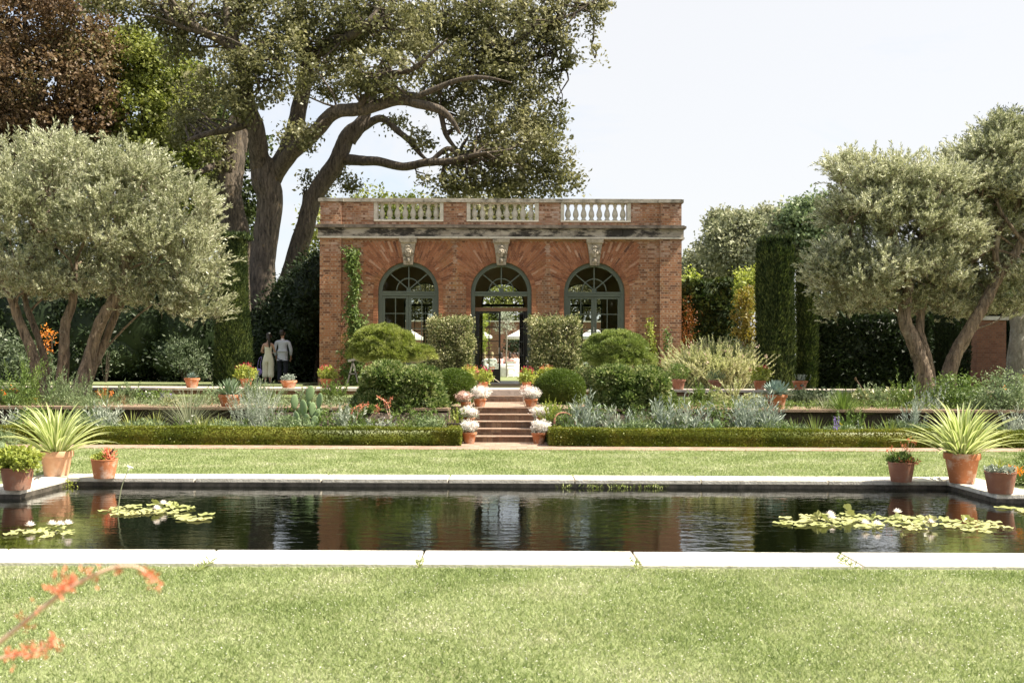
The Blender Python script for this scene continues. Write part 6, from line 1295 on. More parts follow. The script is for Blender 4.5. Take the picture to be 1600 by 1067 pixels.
# hoops
for k, (px, r, lb) in enumerate(((1078, 10, 'leftmost thin wire hoop stuck in the grass strip'), (1086, 10.5, 'second thin wire hoop from the left'), (1101, 10, 'third thin wire hoop from the left'), (1110, 10.5, 'rightmost thin wire hoop, at the cardoon'))):
    d = 24.6; c = P(px, 630, d); t = thing('wire_hoop', lb, 'hoop', [c[0], d, ZG-.02], 'thin wire hoops on the right terrace'); rr = r*d/F
    b = MB(); b.tube([(c[0]+rr*math.cos(a), d+.1*(k % 2), ZG-.03+rr*1.25*math.sin(a)) for a in np.linspace(0, PI, 14)], [.006]*14, n=6); b.build('hoop', M['wire'], t)
# stanchions and rope at the door, easel
for px, lb in ((754, 'black rope post left of the doorway'), (824, 'black rope post right of the doorway')):
    d = 27.6; t = thing('rope_post', lb, 'post', [X(px, d), d, ZT], world=False); b = MB(); b.lathe([(.13, 0), (.13, .02), (.03, .035), (.022, .05), (.022, .72), (.034, .73), (.034, .76), (.012, .80)], 14); b.build('post', M['black'], t, smooth=False)
t = thing('barrier_rope', 'pale rope sagging from the left post toward the doorway', 'rope', [X(754, 27.6), 27.6, ZT]); b = MB(); b.tube([P(756, 572, 27.6), P(762, 582, 28.2), P(770, 590, 28.8), P(780, 597, 29.6)], [.012]*4, n=6, sub=6); b.build('rope', M['rope'], t)
t = thing('easel', 'thin metal A-frame easel standing left of the cloud pine by the house wall', 'easel', P(547, 604, 27.4)*[1, 1, 0]+[0, 0, ZT]); d = 27.4
for a, c in (((541, 604), (552, 563)), ((559, 598), (551, 563)), ((545, 584), (558, 584))): b = MB(); b.bar(P(*a, d), P(*c, d), .035, .02); b.build('leg' if a[1] > 590 else 'crossbar', M['wire'], t)
b = MB(); b.bar(P(544, 564, d), P(556, 561, d), .06, .05); b.build('head', M['wire'], t)
# ================================================================= things in the water
def lilypatch(label, centre, rx, ry, npad, nfl, r0, stack=0.0, shape=None):
    t = thing('water_lily', label, 'water plant', [centre[0], centre[1], -.085]); k = 0; pts = []
    tries = 0
    while len(pts) < npad and tries < 20000:
        tries += 1; a = random.random()*2*PI; q = math.sqrt(random.random()); x, y = math.cos(a)*q*rx, math.sin(a)*q*ry
        if shape and not shape(x/rx, y/ry): continue
        if all((x-p[0])**2 + (y-p[1])**2 > (r0*1.05)**2 for p in pts): pts.append((x, y))
    for (x, y) in pts:
        r = r0*random.uniform(.65, 1.2); mid = math.exp(-((x/rx)**2+(y/ry)**2)*3); up = stack*mid*random.random(); az = random.random()*6.28
        tilt = random.uniform(-.06, .06) if random.random() > stack*5*mid else random.uniform(.3, 1.1)
        b = MB(); V = [(0, 0, 0)]; n = 18
        for i in range(n+1):
            aa = .16 + (2*PI-.32)*i/n; V.append((r*math.cos(aa), r*math.sin(aa), .006*math.sin(aa*4) + .008*random.random()*(1+4*abs(tilt))))
        V = np.array(V); ca, sa = math.cos(tilt), math.sin(tilt); V = V@np.array([[1, 0, 0], [0, ca, sa], [0, -sa, ca]]); c_, s_ = math.cos(az), math.sin(az); V = V@np.array([[c_, s_, 0], [-s_, c_, 0], [0, 0, 1]])
        V[:, 2] -= V[:, 2].min() if abs(tilt) > .1 else 0
        V = V + np.array([centre[0]+x, centre[1]+y, -.085+.006+random.uniform(0, .008)+up*.12]); b.add(V, [[0, i, i+1] for i in range(1, n+1)]); b.build('lily_pad', M['pad'], t)
    for i in range(nfl):
        x, y = pts[random.randrange(len(pts))]; c = np.array([centre[0]+x, centre[1]+y, -.085+.03+.05*random.random()]); parts = []
        for ring, (m, el_) in enumerate(((9, .35), (8, .75), (6, 1.15))):
            a = np.arange(m)*2*PI/m + ring*.3; D = np.stack([np.cos(a)*math.cos(el_), np.sin(a)*math.cos(el_), np.full(m, math.sin(el_))], 1); parts.append(leaves(np.tile(c, (m, 1)), D, .062, .028, np.tile([0, 0, 1.], (m, 1))))
        V, Q = cat(*parts); npobj('flower', V, Q, M['lily'], t)
zw = -.085
def gp(px, py): return G(px, py, zw)
c = (gp(1390, 818)); lilypatch('large spread of water lilies with white blossoms on the right side of the pool', c, 1.25, .72, 100, 7, .074, stack=.06, shape=lambda x, y: (abs(y-.1+.35*x) < .72))
c = (gp(230, 797)); lilypatch('raft of yellowish lily pads with one white blossom near the left coping', c, .50, .45, 40, 2, .066, stack=.09)
c = (gp(315, 809)); lilypatch('few flat lily pads drifting right of the yellowish raft', c, .26, .26, 6, 0, .09)
c = (gp(68, 833)); lilypatch('small group of lily pads with pink white blossoms at the left edge of the pool', c, .30, .35, 18, 4, .066, stack=.1)
c = (gp(1600, 797)); lilypatch('lily pads cut off by the right edge of the picture', c, .28, .28, 9, 0, .10)
t = thing('reed', 'single thin reed leaning up from the water near the left lily raft', 'reed', gp(183, 802)); q = gp(183, 802); b = MB(); b.tube([q-[0, 0, .05], P(189, 765, q[1]), P(197, 742, q[1]), P(202, 731, q[1])], [.007, .006, .005, .004], n=6, sub=5); b.build('stem', M['grassy'], t)
V, Q = leaves(np.tile(P(203, 729, q[1]), (8, 1)), rdir(8), .05, .02); npobj('flower', V, Q, M['white'], t)
# weeds in the coping joints
for px, py, lb, s in ((318, 884, 'tuft of grass growing in the leftmost visible joint of the near coping', 1), (655, 880, 'tuft of grass in the joint left of the middle of the near coping', .7), (992, 880, 'weed with a small red stalk in a joint of the near coping', .8), (1322, 880, 'tuft of grass in the rightmost visible joint of the near coping', 1)):
    g = G(px, py, .03); t = thing('weed', lb, 'weed', g, 'weeds in the joints of the near coping'); n = 46; B = g + np.stack([rng.normal(size=n)*.012, rng.uniform(-.22, .22, n), np.zeros(n)-.004], 1)
    V, Q = leaves(B, rdir(n)*[1, 1, .3]+[.2, 0, .45], .075*s, .009); npobj('leaves', V, Q, M['yucca'], t)
for px, lb, n_ in ((885, 'small ferny weed hanging from the far coping left of the middle', 20), (925, 'weed hanging from the far coping right of the small ferny one', 30), (965, 'bushy weed hanging from the far coping', 40), (1020, 'trailing weed on the far coping, furthest right', 40), (995, 'little weed in the far coping joint', 16)):
    g = P(px, 757, 13.82); t = thing('weed', lb, 'weed', g, 'weeds hanging on the far coping'); B = g + rng.normal(size=(n_, 3))*[.07, .006, .012]; V, Q = leaves(B, rdir(n_)*.6+[0, -.5, -.6], .06, .012); npobj('leaves', V, Q, M['yucca'], t)
g = P(108, 758, 13.7); t = thing('weed', 'mossy green weed in the inner left corner of the far coping', 'weed', g, 'weeds hanging on the far coping'); B = g + rng.normal(size=(70, 3))*[.05, .05, .035]; V, Q = leaves(B, rdir(70), .04, .02); npobj('leaves', V, Q, M['limeleaf'], t)
# ================================================================= blurred flower spike close to the viewer
t = thing('red_yucca', 'out of focus coral flower spike arching in from the lower left corner', 'flower', [-1.6, 1.7, 0]); d = 1.55
sp_ = [[(-500, 1480), (-200, 1170), (0, 1003), (100, 925), (160, 893), (200, 884), (225, 892), (240, 912)], [(-520, 1500), (-200, 1130), (-20, 1036), (40, 1022), (88, 1004)]]
B = []; rngs = [(4, 60), (60, 100)]
for i_, pl in enumerate(sp_):
    pts = [P(a, c, d+.12*i_) for a, c in pl]; pts = [np.array([-1.0, 1.7, 0.0])] + pts[1:] if False else pts
    b = MB(); b.tube(pts, np.linspace(.0052, .0013, len(pts)) if i_ == 0 else np.linspace(.004, .0012, len(pts)), n=8, sub=6); b.build('stalk', M['stalk'], t, smooth=True)
    q, _ = smooth_path(np.array(pts), np.ones(len(pts)), 14); B.append(q)
def bells(clusters, q, dd):
    out_ = []
    for (px, py, s, n) in clusters:
        c = P(px, py, dd); out_.append(np.repeat(c[None], n, 0) + rng.normal(size=(n, 3))*s*dd/F)
    return np.concatenate(out_)
pb = bells([(100, 915, 8, 26), (115, 908, 7, 20), (85, 925, 6, 14), (95, 899, 5, 8), (40, 967, 4, 5), (132, 894, 4, 7), (236, 908, 6, 16), (237, 902, 5, 8), (218, 895, 4, 7), (180, 892, 3, 5), (148, 911, 3, 4), (158, 886, 3, 4), (48, 982, 4, 5), (60, 945, 5, 4)], None, d)
V, Q = leaves(pb, rdir(len(pb))+[.2, 0, .5], .014, .0055); npobj('flowers', V, Q, M['coral'], t)
pb = bells([(12, 1024, 7, 16), (40, 1020, 8, 26), (60, 1015, 6, 16), (85, 1008, 6, 14), (82, 1000, 4, 8), (22, 1030, 4, 6)], None, d+.12)
V, Q = leaves(pb, rdir(len(pb))+[.2, 0, .5], .014, .0055); npobj('flowers', V, Q, M['coral'], t)

# low ground cover filling the beds
def cover(label, x0, x1, y0, y1, z, n, hgt, ln, w, mat):
    px = rng.uniform(x0, x1, n); py = rng.uniform(y0, y1, n); q = .5 + .5*np.sin(px*3.1+py*2)*np.sin(px*1.3+1); k = rng.random(n) < .35+.65*q; px, py, q = px[k], py[k], q[k]
    C = np.stack([px, py, np.full(len(px), z)], 1); ii = np.repeat(np.arange(len(px)), 11); m = len(ii)
    B = C[ii] + np.stack([rng.normal(size=m)*.05, rng.normal(size=m)*.05, rng.random(m)*hgt*(.3+.7*q[ii])], 1)
    V, Q = leaves(B, unit(rdir(m)+[0, 0, .8]), ln*(.6+.8*rng.random(m)), w); tag(npobj('ground_cover', V, Q, M[mat]), label, 'ground cover', kind='stuff')
cover('mixed low greenery between the left hedge and the terrace wall', -10.5, -1.45, 20.25, 21.15, .0, 2300, .55, .09, .025, 'greyshrub')
cover('dark low leaves between the left hedge and the terrace wall', -10.5, -1.45, 20.25, 21.15, .0, 1500, .36, .08, .035, 'midgreen')
cover('mixed low greenery between the right hedge and the terrace wall', 1.1, 10.5, 20.25, 21.15, .0, 2000, .50, .09, .025, 'greyshrub')
cover('dark low leaves between the right hedge and the terrace wall', 1.1, 10.5, 20.25, 21.15, .0, 1700, .38, .08, .035, 'midgreen')
cover('scattered low plants on the left terrace bed', -10, -1.8, 21.25, 25.6, ZL, 1300, .22, .06, .02, 'greyshrub')
cover('scattered low plants on the right terrace bed', 1.6, 10, 21.25, 25.6, ZL, 1300, .2, .06, .02, 'midgreen')
cover('low leaves on the ledge left of the stairs', -1.34, -.85, 20.95, 25.8, .45, 130, .35, .06, .03, 'midgreen')
cover('low leaves on the ledge right of the stairs', .62, 1.0, 20.95, 25.8, .45, 130, .35, .06, .03, 'midgreen')

for x0, x1, lb in ((-5.6, -1.37, 'left'), (1.04, 5.4, 'right')):
    m = MB(); m.add([(x0, 20.4, -.03), (x1, 20.4, -.03), (x1, 21.19, .60), (x0, 21.19, .60), (x0, 21.25, -.03), (x1, 21.25, -.03)], [[0, 1, 2, 3], [3, 2, 5, 4], [0, 3, 4], [1, 5, 2]]); struct('soil_bank', m, M['soil'])
def bankcover(label, x0, x1, n, mats):
    for mat, lab in mats:
        t_ = rng.random(n); C = np.stack([rng.uniform(x0, x1, n), 20.4+.8*t_, .64*t_], 1); ii = np.repeat(np.arange(n), 12); m_ = len(ii)
        B = C[ii] + np.stack([rng.normal(size=m_)*.05, rng.normal(size=m_)*.05-.03, rng.random(m_)*.16], 1); V, Q = leaves(B, unit(rdir(m_)+[0, -.3, .8]), .09*(.6+.8*rng.random(m_)), .03)
        tag(npobj('ground_cover', V, Q, M[mat]), lab + label, 'ground cover', kind='stuff')
bankcover('low leaves on the soil bank left of the stairs', -5.6, -1.4, 170, (('midgreen', 'dark '),))
bankcover('low leaves on the soil bank right of the stairs', 1.06, 5.4, 150, (('midgreen', 'dark '), ('greyshrub', 'pale ')))
# unseen belt of trees added behind the viewer to darken the window reflections
for k, (x, lb) in enumerate(((-34, 'leftmost'), (-20, 'second'), (-6, 'third'), (8, 'fourth'), (22, 'fifth'), (36, 'rightmost'))):
    t = thing('broadleaf_tree', lb + ' of the row of unseen trees added behind the viewer', 'tree', [x, -26, 0], 'row of unseen trees added behind the viewer')
    bl = [(np.array([x+random.uniform(-2, 2), -26+random.uniform(-1, 1), z]), np.array([r, r*.7, r*.8])) for z, r in ((4, 6.5), (8, 6.5), (11.5, 5))]
    (V, Q), _ = blobleaves(bl, 500, 14, .7, .8, .5, shell=.85); V, Q = cat((V, Q), *[coreball(c, r*.85) for c, r in bl]); npobj('crown', V, Q, M['oakleafdark'], t)
    b = MB(); b.tube([(x, -26, -.1), (x, -26, 4)], [.5, .35]); b.build('trunk', M['darkbark'], t)

# more planting standing on the two terraces
for px, d_, h, wd, mt, nm, lb in ((195, 23.4, 26, 40, 'greyshrub', 'grey_herb', 'grey herb clump behind the first strap leaved plants'), (335, 23.6, 24, 36, 'greyshrub', 'grey_herb', 'grey herb clump between the wispy grass and the potted agave'),
      (520, 23.4, 34, 40, 'midgreen', 'leafy_plant', 'green leafy plant between the prickly pear and the knobbly shrub'), (392, 24.4, 34, 40, 'greyshrub', 'grey_herb', 'pale herb behind the potted agave at the terrace edge'), (1255, 23.6, 24, 44, 'rhodo', 'leafy_plant', 'leafy clump right of the round blue agave'),
      (1375, 23.4, 30, 50, 'greyshrub', 'grey_herb', 'grey herb in front of the dark hedge, left of the stout olive'), (1095, 23.2, 30, 40, 'midgreen', 'leafy_plant', 'green plant behind the dark prickly pears'), (1415, 22.2, 44, 50, 'midgreen', 'leafy_plant', 'dark leafy plant at the foot of the stout olive'),
      (40, 21.6, 70, 60, 'midgreen', 'leafy_plant', 'tall dark leafy plant at the left end of the border'), (545, 20.8, 34, 36, 'silver', 'silver_bush', 'small silver bush right of the prickly pear'), (660, 20.8, 20, 30, 'midgreen', 'leafy_plant', 'low green plant before the right edge of the left knobbly shrub'), (1330, 21.0, 30, 40, 'midgreen', 'leafy_plant', 'dark green plant under the spiky fan')):
    lance(lb, px, d_, h*1.5, wd, 34, mt, nm, zb=ZL if d_ > 21.4 else 0, ll=.09, lw=.028, per=22)
# ================================================================= people
def skin(name, nodes, edges, mat, parent, root=0, sub=2, extra=None):
    """nodes: [(x,y,z,r) or (x,y,z,rx,ry)]; a Skin + Subdivision surface turned into a plain mesh"""
    me = bpy.data.meshes.new(name); me.from_pydata([n[:3] for n in nodes], edges, []); o = bpy.data.objects.new(name, me); COL.objects.link(o)
    md = o.modifiers.new('s', 'SKIN'); md.use_smooth_shade = True
    sv_ = me.skin_vertices[0].data
    for i, n in enumerate(nodes): sv_[i].radius = (n[3], n[4] if len(n) > 4 else n[3]); sv_[i].use_root = (i == root)
    s = o.modifiers.new('u', 'SUBSURF'); s.levels = s.render_levels = sub
    dg = bpy.context.evaluated_depsgraph_get(); m2 = bpy.data.meshes.new_from_object(o.evaluated_get(dg)); bpy.data.objects.remove(o)
    m2.name = name; m2.materials.clear(); m2.materials.append(mat); m2.polygons.foreach_set('use_smooth', [True]*len(m2.polygons))
    o = bpy.data.objects.new(name, m2); COL.objects.link(o); o.parent = parent; return o
def body(parent, arms, legs, hip=.95, sh=.19, skinmat='skin', fingers=True, head=(0, 0), hs=1.0, lean=0.0):
    """arms: per side (elbow, wrist, handdir); legs: per side (knee, ankle, toe). +y is the way the person faces"""
    N_ = []; E = []
    def add(p, r, par=None):
        N_.append((*p, *(r if isinstance(r, tuple) else (r,)))); i = len(N_)-1
        if par is not None: E.append((par, i))
        return i
    pel = add((0, 0, hip), (.135, .10)); wa = add((0, lean*.2, hip+.14), (.115, .085), pel); ch = add((0, lean*.6, hip+.34), (.14, .10), wa); ub = add((0, lean*.9, hip+.46), (.11, .08), ch)
    nk = add((0, lean, hip+.53), .052, ub); hx, hy = head; n2 = add((hx*.3, lean+hy*.3+.01, hip+.60), .048, nk); h1 = add((hx*.7, lean+hy*.7+.02, hip+.68), (.070*hs, .085*hs), n2); h2 = add((hx, lean+hy+.01, hip+.75), (.078*hs, .095*hs), h1); add((hx, lean+hy, hip+.81), (.05*hs, .06*hs), h2)
    for s, (el, wr, hd) in zip((-1, 1), arms):
        so_ = add((s*sh, lean*.85, hip+.44), .055, ub); e = add(el, .040, so_); mid = tuple((np.array(el)*.5+np.array(wr)*.5)); f = add(mid, .036, e); w_ = add(wr, .024, f)
        h = np.array(hd, float); h /= np.linalg.norm(h); pw = np.array(wr) + h*.05; pm = add(tuple(pw), (.030, .016), w_)
        if fingers:
            side = np.cross(h, [0, 0, 1.]); side = side/np.linalg.norm(side) if np.linalg.norm(side) > .1 else np.array([0, 1., 0]); curl = np.cross(side, h)
            for q, ln in zip((-1.3, -.45, .4, 1.25), (.062, .075, .080, .070)):
                k = add(tuple(pw + h*.045 + side*q*.017), .0085, pm); k2 = add(tuple(pw + h*(.045+ln*.5) + side*q*.018 + curl*.006), .0075, k); add(tuple(pw + h*(.045+ln*.9) + side*q*.018 + curl*.022), .006, k2)
            k = add(tuple(pw - h*.01 + side*.034), .009, pm); add(tuple(pw + h*.028 + side*.050 + curl*.012), .0075, k)
    for s, (kn, an, to) in zip((-1, 1), legs):
        hp = add((s*.095, 0, hip-.08), (.088, .09), pel); k = add(kn, .055, hp); cf = add(tuple(np.array(kn)*.62+np.array(an)*.38 + [0, -.012, 0]), .052, k); a = add(an, .034, cf); t_ = add(to, (.036, .026), a)
    return skin('body', N_, E, M[skinmat], parent)
def facebits(parent, z, y0, x0=0, mat='skin'):
    b = MB(); b.ball((x0, y0+.10, z-.01), (.014, .022, .024), 8, 6); b.ball((x0, y0+.092, z-.055), (.026, .010, .008), 8, 6)
    for s in (-1, 1): b.ball((x0+s*.083, y0, z-.005), (.012, .022, .030), 8, 6)
    b.build('face', M[mat], parent, smooth=True); b = MB()
    for s in (-1, 1): b.ball((x0+s*.032, y0+.090, z+.018), (.012, .006, .007), 8, 6)
    b.build('eyes', M['navy'], parent, smooth=True)
d = 34.0
# the woman in the pale jumpsuit, back to the viewer
wz = 1.0
wm = thing('person', 'woman in a sleeveless pale yellow jumpsuit seen from behind, walking beside the grey suited man', 'person', [X(419, d), d, ZT-.02], world=False)
wm.scale = (.98,)*3
body(wm, [((-.235, .03, 1.12), (-.16, .22, 1.10), (.5, .6, .1)), ((.235, .04, 1.12), (.15, .22, 1.08), (-.5, .6, .1))], [((-.09, .05, .50), (-.09, -.02, .09), (-.10, .13, .035)), ((.09, .0, .50), (.09, -.10, .10), (.10, .05, .035))], hip=.93, sh=.16, head=(.02, .02))
facebits(wm, 1.67, .04, .02)
skin('jumpsuit', [(0, 0, .93, .150, .125), (0, 0, 1.07, .118, .095), (0, .0, 1.25, .148, .112), (0, 0, 1.38, .125, .085), (-.1, 0, .82, .11, .12), (-.10, .03, .5, .105, .11), (-.105, -.01, .20, .118, .125), (.1, 0, .82, .11, .12), (.10, 0, .5, .105, .11), (.105, -.05, .20, .118, .125), (-.10, 0, 1.40, .05, .05), (.10, 0, 1.40, .05, .05)],
     [(0, 1), (1, 2), (2, 3), (0, 4), (4, 5), (5, 6), (0, 7), (7, 8), (8, 9), (3, 10), (3, 11)], M['cream'], wm)
b = MB(); b.ball((.02, .0, 1.69), (.098, .112, .115), 16, 12, noise=.03); b.ball((.02, -.09, 1.60), (.075, .06, .085), 12, 10, noise=.05); b.tube([(.03, -.10, 1.60), (.06, -.12, 1.50), (.07, -.12, 1.38), (.07, -.115, 1.27)], [.05, .045, .035, .015], n=10, sub=4); b.build('hair', M['hair'], wm, smooth=True)
b = MB(); b.ball((.06, -.07, 1.775), (.035, .03, .022), 8, 6); b.build('hair_ornament', M['cloth'], wm)
b = MB()
for s, y in ((-1, -.02), (1, -.10)): b.ball((s*.09, y+.07, .03), (.042, .12, .03), 12, 8); b.box(s*.09-.012, s*.09+.012, y-.05, y-.03, -.01, .06)
b.build('shoes', M['navy'], wm, smooth=True)
bag = thing('handbag', 'small dusky handbag hanging at the left side of the woman in the jumpsuit', 'bag', [X(405, d), d-.02, ZT+.30], world=False)
b = MB(); b.ball((0, 0, .10), (.10, .05, .12), 14, 10); b.build('bag_body', M['purple'], bag, smooth=True); b = MB(); b.tube([(-.06, 0, .18), (-.02, .02, .50), (.07, .05, .62), (.05, .02, .4), (.06, 0, .18)], [.007]*5, n=6, sub=5); b.build('strap', M['purple'], bag)
mn = thing('person', 'man in a light grey blue blazer and dark trousers, right of the woman', 'person', [X(441, d), d+.05, ZT-.02], world=False)
mn.scale = (1.02,)*3
body(mn, [((-.27, -.0, 1.14), (-.235, .10, .90), (.1, .3, -1)), ((.28, -.0, 1.14), (.25, .10, .90), (-.2, .4, -1))], [((-.10, .03, .51), (-.11, -.03, .09), (-.12, .12, .035)), ((.10, .0, .51), (.11, -.05, .09), (.12, .10, .035))], hip=.96, sh=.20, head=(-.02, .02))
facebits(mn, 1.70, .03, -.02)
skin('blazer', [(0, 0, .95, .178, .130), (0, 0, 1.10, .162, .118), (0, 0, 1.30, .185, .128), (0, 0, 1.42, .150, .09), (0, .0, 1.47, .07, .06), (-.21, 0, 1.405, .072, .07), (-.275, -.005, 1.14, .060, .06), (-.245, .07, .95, .048, .048), (.21, 0, 1.405, .072, .07), (.285, -.005, 1.14, .060, .06), (.258, .07, .95, .048, .048), (0, 0, .85, .178, .125)],
     [(11, 0), (0, 1), (1, 2), (2, 3), (3, 4), (3, 5), (5, 6), (6, 7), (3, 8), (8, 9), (9, 10)], M['blazer'], mn)
skin('trousers', [(0, 0, .93, .15, .115), (-.10, 0, .80, .098, .10), (-.105, .03, .5, .078, .08), (-.11, -.02, .10, .066, .07), (.10, 0, .80, .098, .10), (.105, 0, .5, .078, .08), (.11, -.04, .10, .066, .07)], [(0, 1), (1, 2), (2, 3), (0, 4), (4, 5), (5, 6)], M['navy'], mn)
b = MB(); b.ball((-.02, .0, 1.745), (.088, .104, .085), 16, 12, noise=.02); b.ball((-.02, -.035, 1.68), (.078, .075, .07), 12, 8); b.build('hair', M['hair'], mn, smooth=True)
b = MB(); b.lathe([(.066, 1.475), (.06, 1.52), (.056, 1.52)], 16, (0, .0, 0)); b.build('collar', M['cloth'], mn)
b = MB()
for s, y in ((-1, -.03), (1, -.05)): b.ball((s*.112, y+.06, .035), (.047, .14, .036), 12, 8)
b.build('shoes', M['navy'], mn, smooth=True)
# ================================================================= courtyard beyond the doorway
zc = ZT + .014
cw = thing('courtyard_wall', 'long brown brick wall closing the courtyard seen through the doorway', 'wall', [0, 77, zc]); b = MB(); b.box(-16, 14, 77, 77.5, zc-.2, P(780, 503, 77)[2]); b.build('wall', M['brickplain'], cw); b = MB(); b.box(-16.05, 14.05, 76.95, 77.55, P(780, 503, 77)[2]+.002, P(780, 501, 77)[2]); b.build('cap', M['copingold'], cw)
def umbrella(label, px, d, rpx, ytop, ybot):
    t = thing('market_umbrella', label, 'umbrella', [X(px, d), d, zc], 'white umbrellas over the courtyard tables'); c = X(px, d); R = rpx*d/F; z0, z1 = P(px, ybot, d)[2], P(px, ytop, d)[2]; n = 8
    b = MB(); V = [(c, d, z1)] + [(c+R*math.cos(2*PI*i/n+.2), d+R*math.sin(2*PI*i/n+.2), z0) for i in range(n)] + [(c+R*.5*math.cos(2*PI*i/n+.2), d+R*.5*math.sin(2*PI*i/n+.2), z0+(z1-z0)*.46) for i in range(n)] + [(c+R*math.cos(2*PI*i/n+.2), d+R*math.sin(2*PI*i/n+.2), z0-.16) for i in range(n)]
    Fs = [[0, 1+n+i, 1+n+(i+1) % n] for i in range(n)] + [[1+n+i, 1+i, 1+(i+1) % n, 1+n+(i+1) % n] for i in range(n)] + [[1+i, 1+2*n+i, 1+2*n+(i+1) % n, 1+(i+1) % n] for i in range(n)]
    b.add(V, Fs); b.build('canopy', M['cloth'], t); b = MB(); b.lathe([(.03, 0), (.03, z1-zc+.05), (.05, z1-zc+.08), (.0, z1-zc+.14)], 10, (c, d, zc)); b.build('pole', M['wood'], t); b = MB(); b.lathe([(.3, 0), (.3, .06), (.06, .1), (.05, .3)], 16, (c, d, zc)); b.build('base', M['black'], t)
umbrella('white umbrella just right of the middle of the doorway view', 818, 62, 27, 511, 526)
umbrella('white umbrella seen through the closed glass door leaf', 752, 66, 17, 515, 525)
umbrella('white umbrella seen through the right window', 928, 60, 26, 511, 526)
umbrella('white umbrella seen through the left window', 640, 60, 22, 513, 527)
def rtable(label, px, d, R=.8):
    t = thing('round_table', label, 'table', [X(px, d), d, zc], 'white clothed tables in the courtyard', world=False); b = MB(); n = 48; V = []; Fs = []
    prof = [(0, .75), (R*.98, .75), (R, .74), (R*1.01, .45), (R*1.03, .02)]
    for k, (r, z) in enumerate(prof):
        for i in range(n): w_ = 1 + (.03*math.sin(i*2*PI/n*12)*(k-2)/2 if k > 2 else 0); V.append((r*w_*math.cos(2*PI*i/n), r*w_*math.sin(2*PI*i/n), z))
    for k in range(len(prof)-1): Fs += [[k*n+i, k*n+(i+1) % n, (k+1)*n+(i+1) % n, (k+1)*n+i] for i in range(n)]
    b.add(V, Fs); b.build('tablecloth', M['cloth'], t, smooth=True); b = MB(); b.lathe([(.04, 0), (.04, .73)], 8); b.build('pedestal', M['black'], t)
    v = thing('flower_vase', 'vase of pale flowers on the ' + ('middle' if 'middle' in label else 'left') + ' courtyard table', 'vase', [X(px, d), d, zc+.752], world=False); b = MB(); b.lathe([(.05, 0), (.07, .06), (.04, .16), (.05, .2)], 12); b.build('vase', M['glass'], v); lump(v, 'flowers', (0, 0, .28), (.14, .14, .09), 40, .06, .04, 'pinkwhite', 8, .03)
rtable('round table with a white cloth in the middle of the doorway view', 791, 58.2)
rtable('round table with a white cloth behind the closed door leaf', 757, 60)
def chair(loc, rz, label):
    t = thing('folding_chair', label, 'chair', loc, 'white folding chairs in the courtyard', world=False, rz=rz)
    b = MB(); b.box(-.22, .22, -.20, .22, .43, .46); b.build('seat', M['whitepaint'], t)
    for s in (-1, 1):
        b = MB(); b.bar((s*.20, -.24, .88), (s*.20, .20, 0), .03, .035, up=(1, 0, 0)); b.build('leg', M['whitepaint'], t); b = MB(); b.bar((s*.175, .18, .44), (s*.175, -.22, 0), .03, .03, up=(1, 0, 0)); b.build('leg', M['whitepaint'], t)
    b = MB(); b.box(-.20, .20, -.245, -.215, .74, .88); b.box(-.20, .20, -.215, -.19, .60, .66); b.build('backrest', M['whitepaint'], t)
    b = MB(); b.box(-.185, .185, .145, .165, .10, .125); b.build('stretcher', M['whitepaint'], t); return t
chs = [(798, 56.6, 0, 'empty white folding chair facing away in the middle of the doorway view'), (769, 57.4, .3, 'white folding chair behind the glass of the closed door leaf'), (808, 58.4, 1.3, 'white folding chair at the right side of the middle table'), (748, 59.2, -.3, 'white folding chair at the left table, furthest left')]
for px, d, rz, lb in chs: chair([X(px, d), d, zc], rz, lb)
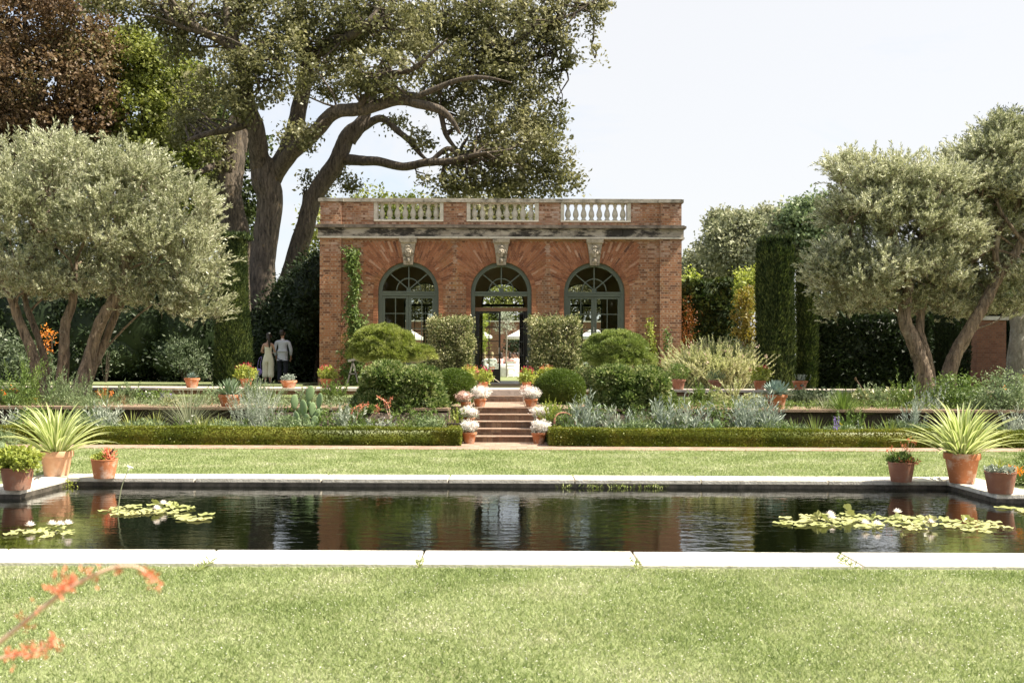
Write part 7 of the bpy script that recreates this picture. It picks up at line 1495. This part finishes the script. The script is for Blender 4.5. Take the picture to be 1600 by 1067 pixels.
def sitter(label, px, d, rz, top, hair, h=.0):
    t = thing('person', label, 'person', [X(px, d), d, zc], world=False, rz=rz)
    body(t, [((-.25, .10, .80), (-.12, .36, .80), (.2, 1, 0)), ((.25, .10, .80), (.12, .36, .80), (-.2, 1, 0))], [((-.10, .42, .50), (-.10, .40, .09), (-.10, .55, .035)), ((.10, .42, .50), (.10, .40, .09), (.10, .55, .035))], hip=.56, sh=.18, head=(0, .03))
    facebits(t, 1.30, .04)
    skin('shirt', [(0, 0, .56, .15, .12), (0, 0, .72, .135, .105), (0, 0, .90, .16, .12), (0, 0, 1.01, .13, .09), (-.19, 0, 1.0, .068, .066), (-.25, .09, .82, .056, .056), (.19, 0, 1.0, .068, .066), (.25, .09, .82, .056, .056)], [(0, 1), (1, 2), (2, 3), (3, 4), (4, 5), (3, 6), (6, 7)], M[top], t)
    skin('trousers', [(0, 0, .54, .155, .11), (-.10, .10, .52, .095, .09), (-.10, .42, .51, .075, .075), (-.10, .40, .14, .062, .062), (.10, .10, .52, .095, .09), (.10, .42, .51, .075, .075), (.10, .40, .14, .062, .062)], [(0, 1), (1, 2), (2, 3), (0, 4), (4, 5), (5, 6)], M['navy'], t)
    b = MB(); b.ball((0, .015, 1.345), (.092, .105, .085), 14, 10, noise=.03); b.ball((0, -.03, 1.27), (.08, .07, .09), 12, 8, noise=.03)
    if h: b.ball((0, -.06, 1.16), (.085, .05, .12), 10, 8, noise=.05)
    b.build('hair', M[hair], t, smooth=True)
for a in [('seated guest in a white shirt with fair hair behind the glass door leaf', 769, 57.6, 0, 'cloth', 'blonde', 0), ('seated guest in pink with long dark hair at the middle table', 783, 59.0, .6, 'pinkcloth', 'hair', 1),
          ('seated guest in a floral pale top behind the empty chair', 797, 57.7, -.1, 'pinkcloth', 'hair', 1), ('seated guest in a white shirt at the right of the doorway view', 808, 58.2, .9, 'cloth', 'hair', 0), ('seated guest in pale blue leaning in at the right of the middle table', 804, 59.4, 1.6, 'blazer', 'hair', 0),
          ('seated guest in white at the left table', 757, 58.9, 0, 'cloth', 'blonde', 1), ('seated guest with fair hair seen through the right window', 916, 57, 0, 'navy', 'blonde', 0)]: sitter(*a)
chair([X(916, 57), 56.9, zc], 0, 'white folding chair under the fair haired guest, seen through the right window')
t = thing('young_tree', 'slender young tree with airy pale foliage in the courtyard', 'tree', [X(792, 56), 56, zc]); b = MB(); d = 56
b.tube([P(792, 590, d), P(791, 560, d), P(792, 530, d), P(790, 510, d)], [.045, .04, .032, .02], n=8, sub=4); b.build('trunk', M['greybark'], t)
b = MB()
for k in range(9): b.tube([P(791, 528-k*2, d), P(791+random.uniform(-8, 8), 515-k*2, d), P(791+random.uniform(-13, 13), 505-k*3, d)], [.015, .01, .004], n=5, sub=3)
b.build('branches', M['greybark'], t); (V, Q), _ = blobleaves(PB(d, (788, 495, 12, 16, 0, .5), (795, 508, 10, 10, 0, .4), (780, 512, 8, 8, 0, .4)), 70, 12, .12, .10, .035, shell=.3); npobj('crown', V, Q, M['silver'], t)
leafyshrub('lime_shrub', 'bright yellow green bush just outside the left edge of the doorway view', 752, 520, 8, 34, 46, 'limeleaf', zc, 90, 18, .12, .1, .05, core=.5)
leafyshrub('evergreen_shrub', 'dark clipped bush along the courtyard wall', 812, 540, 22, 12, 72, 'darkleaf', zc, 90, 18, .2, .2, .08)
for o in bpy.data.objects:
    if '_world' in o: del o['_world']
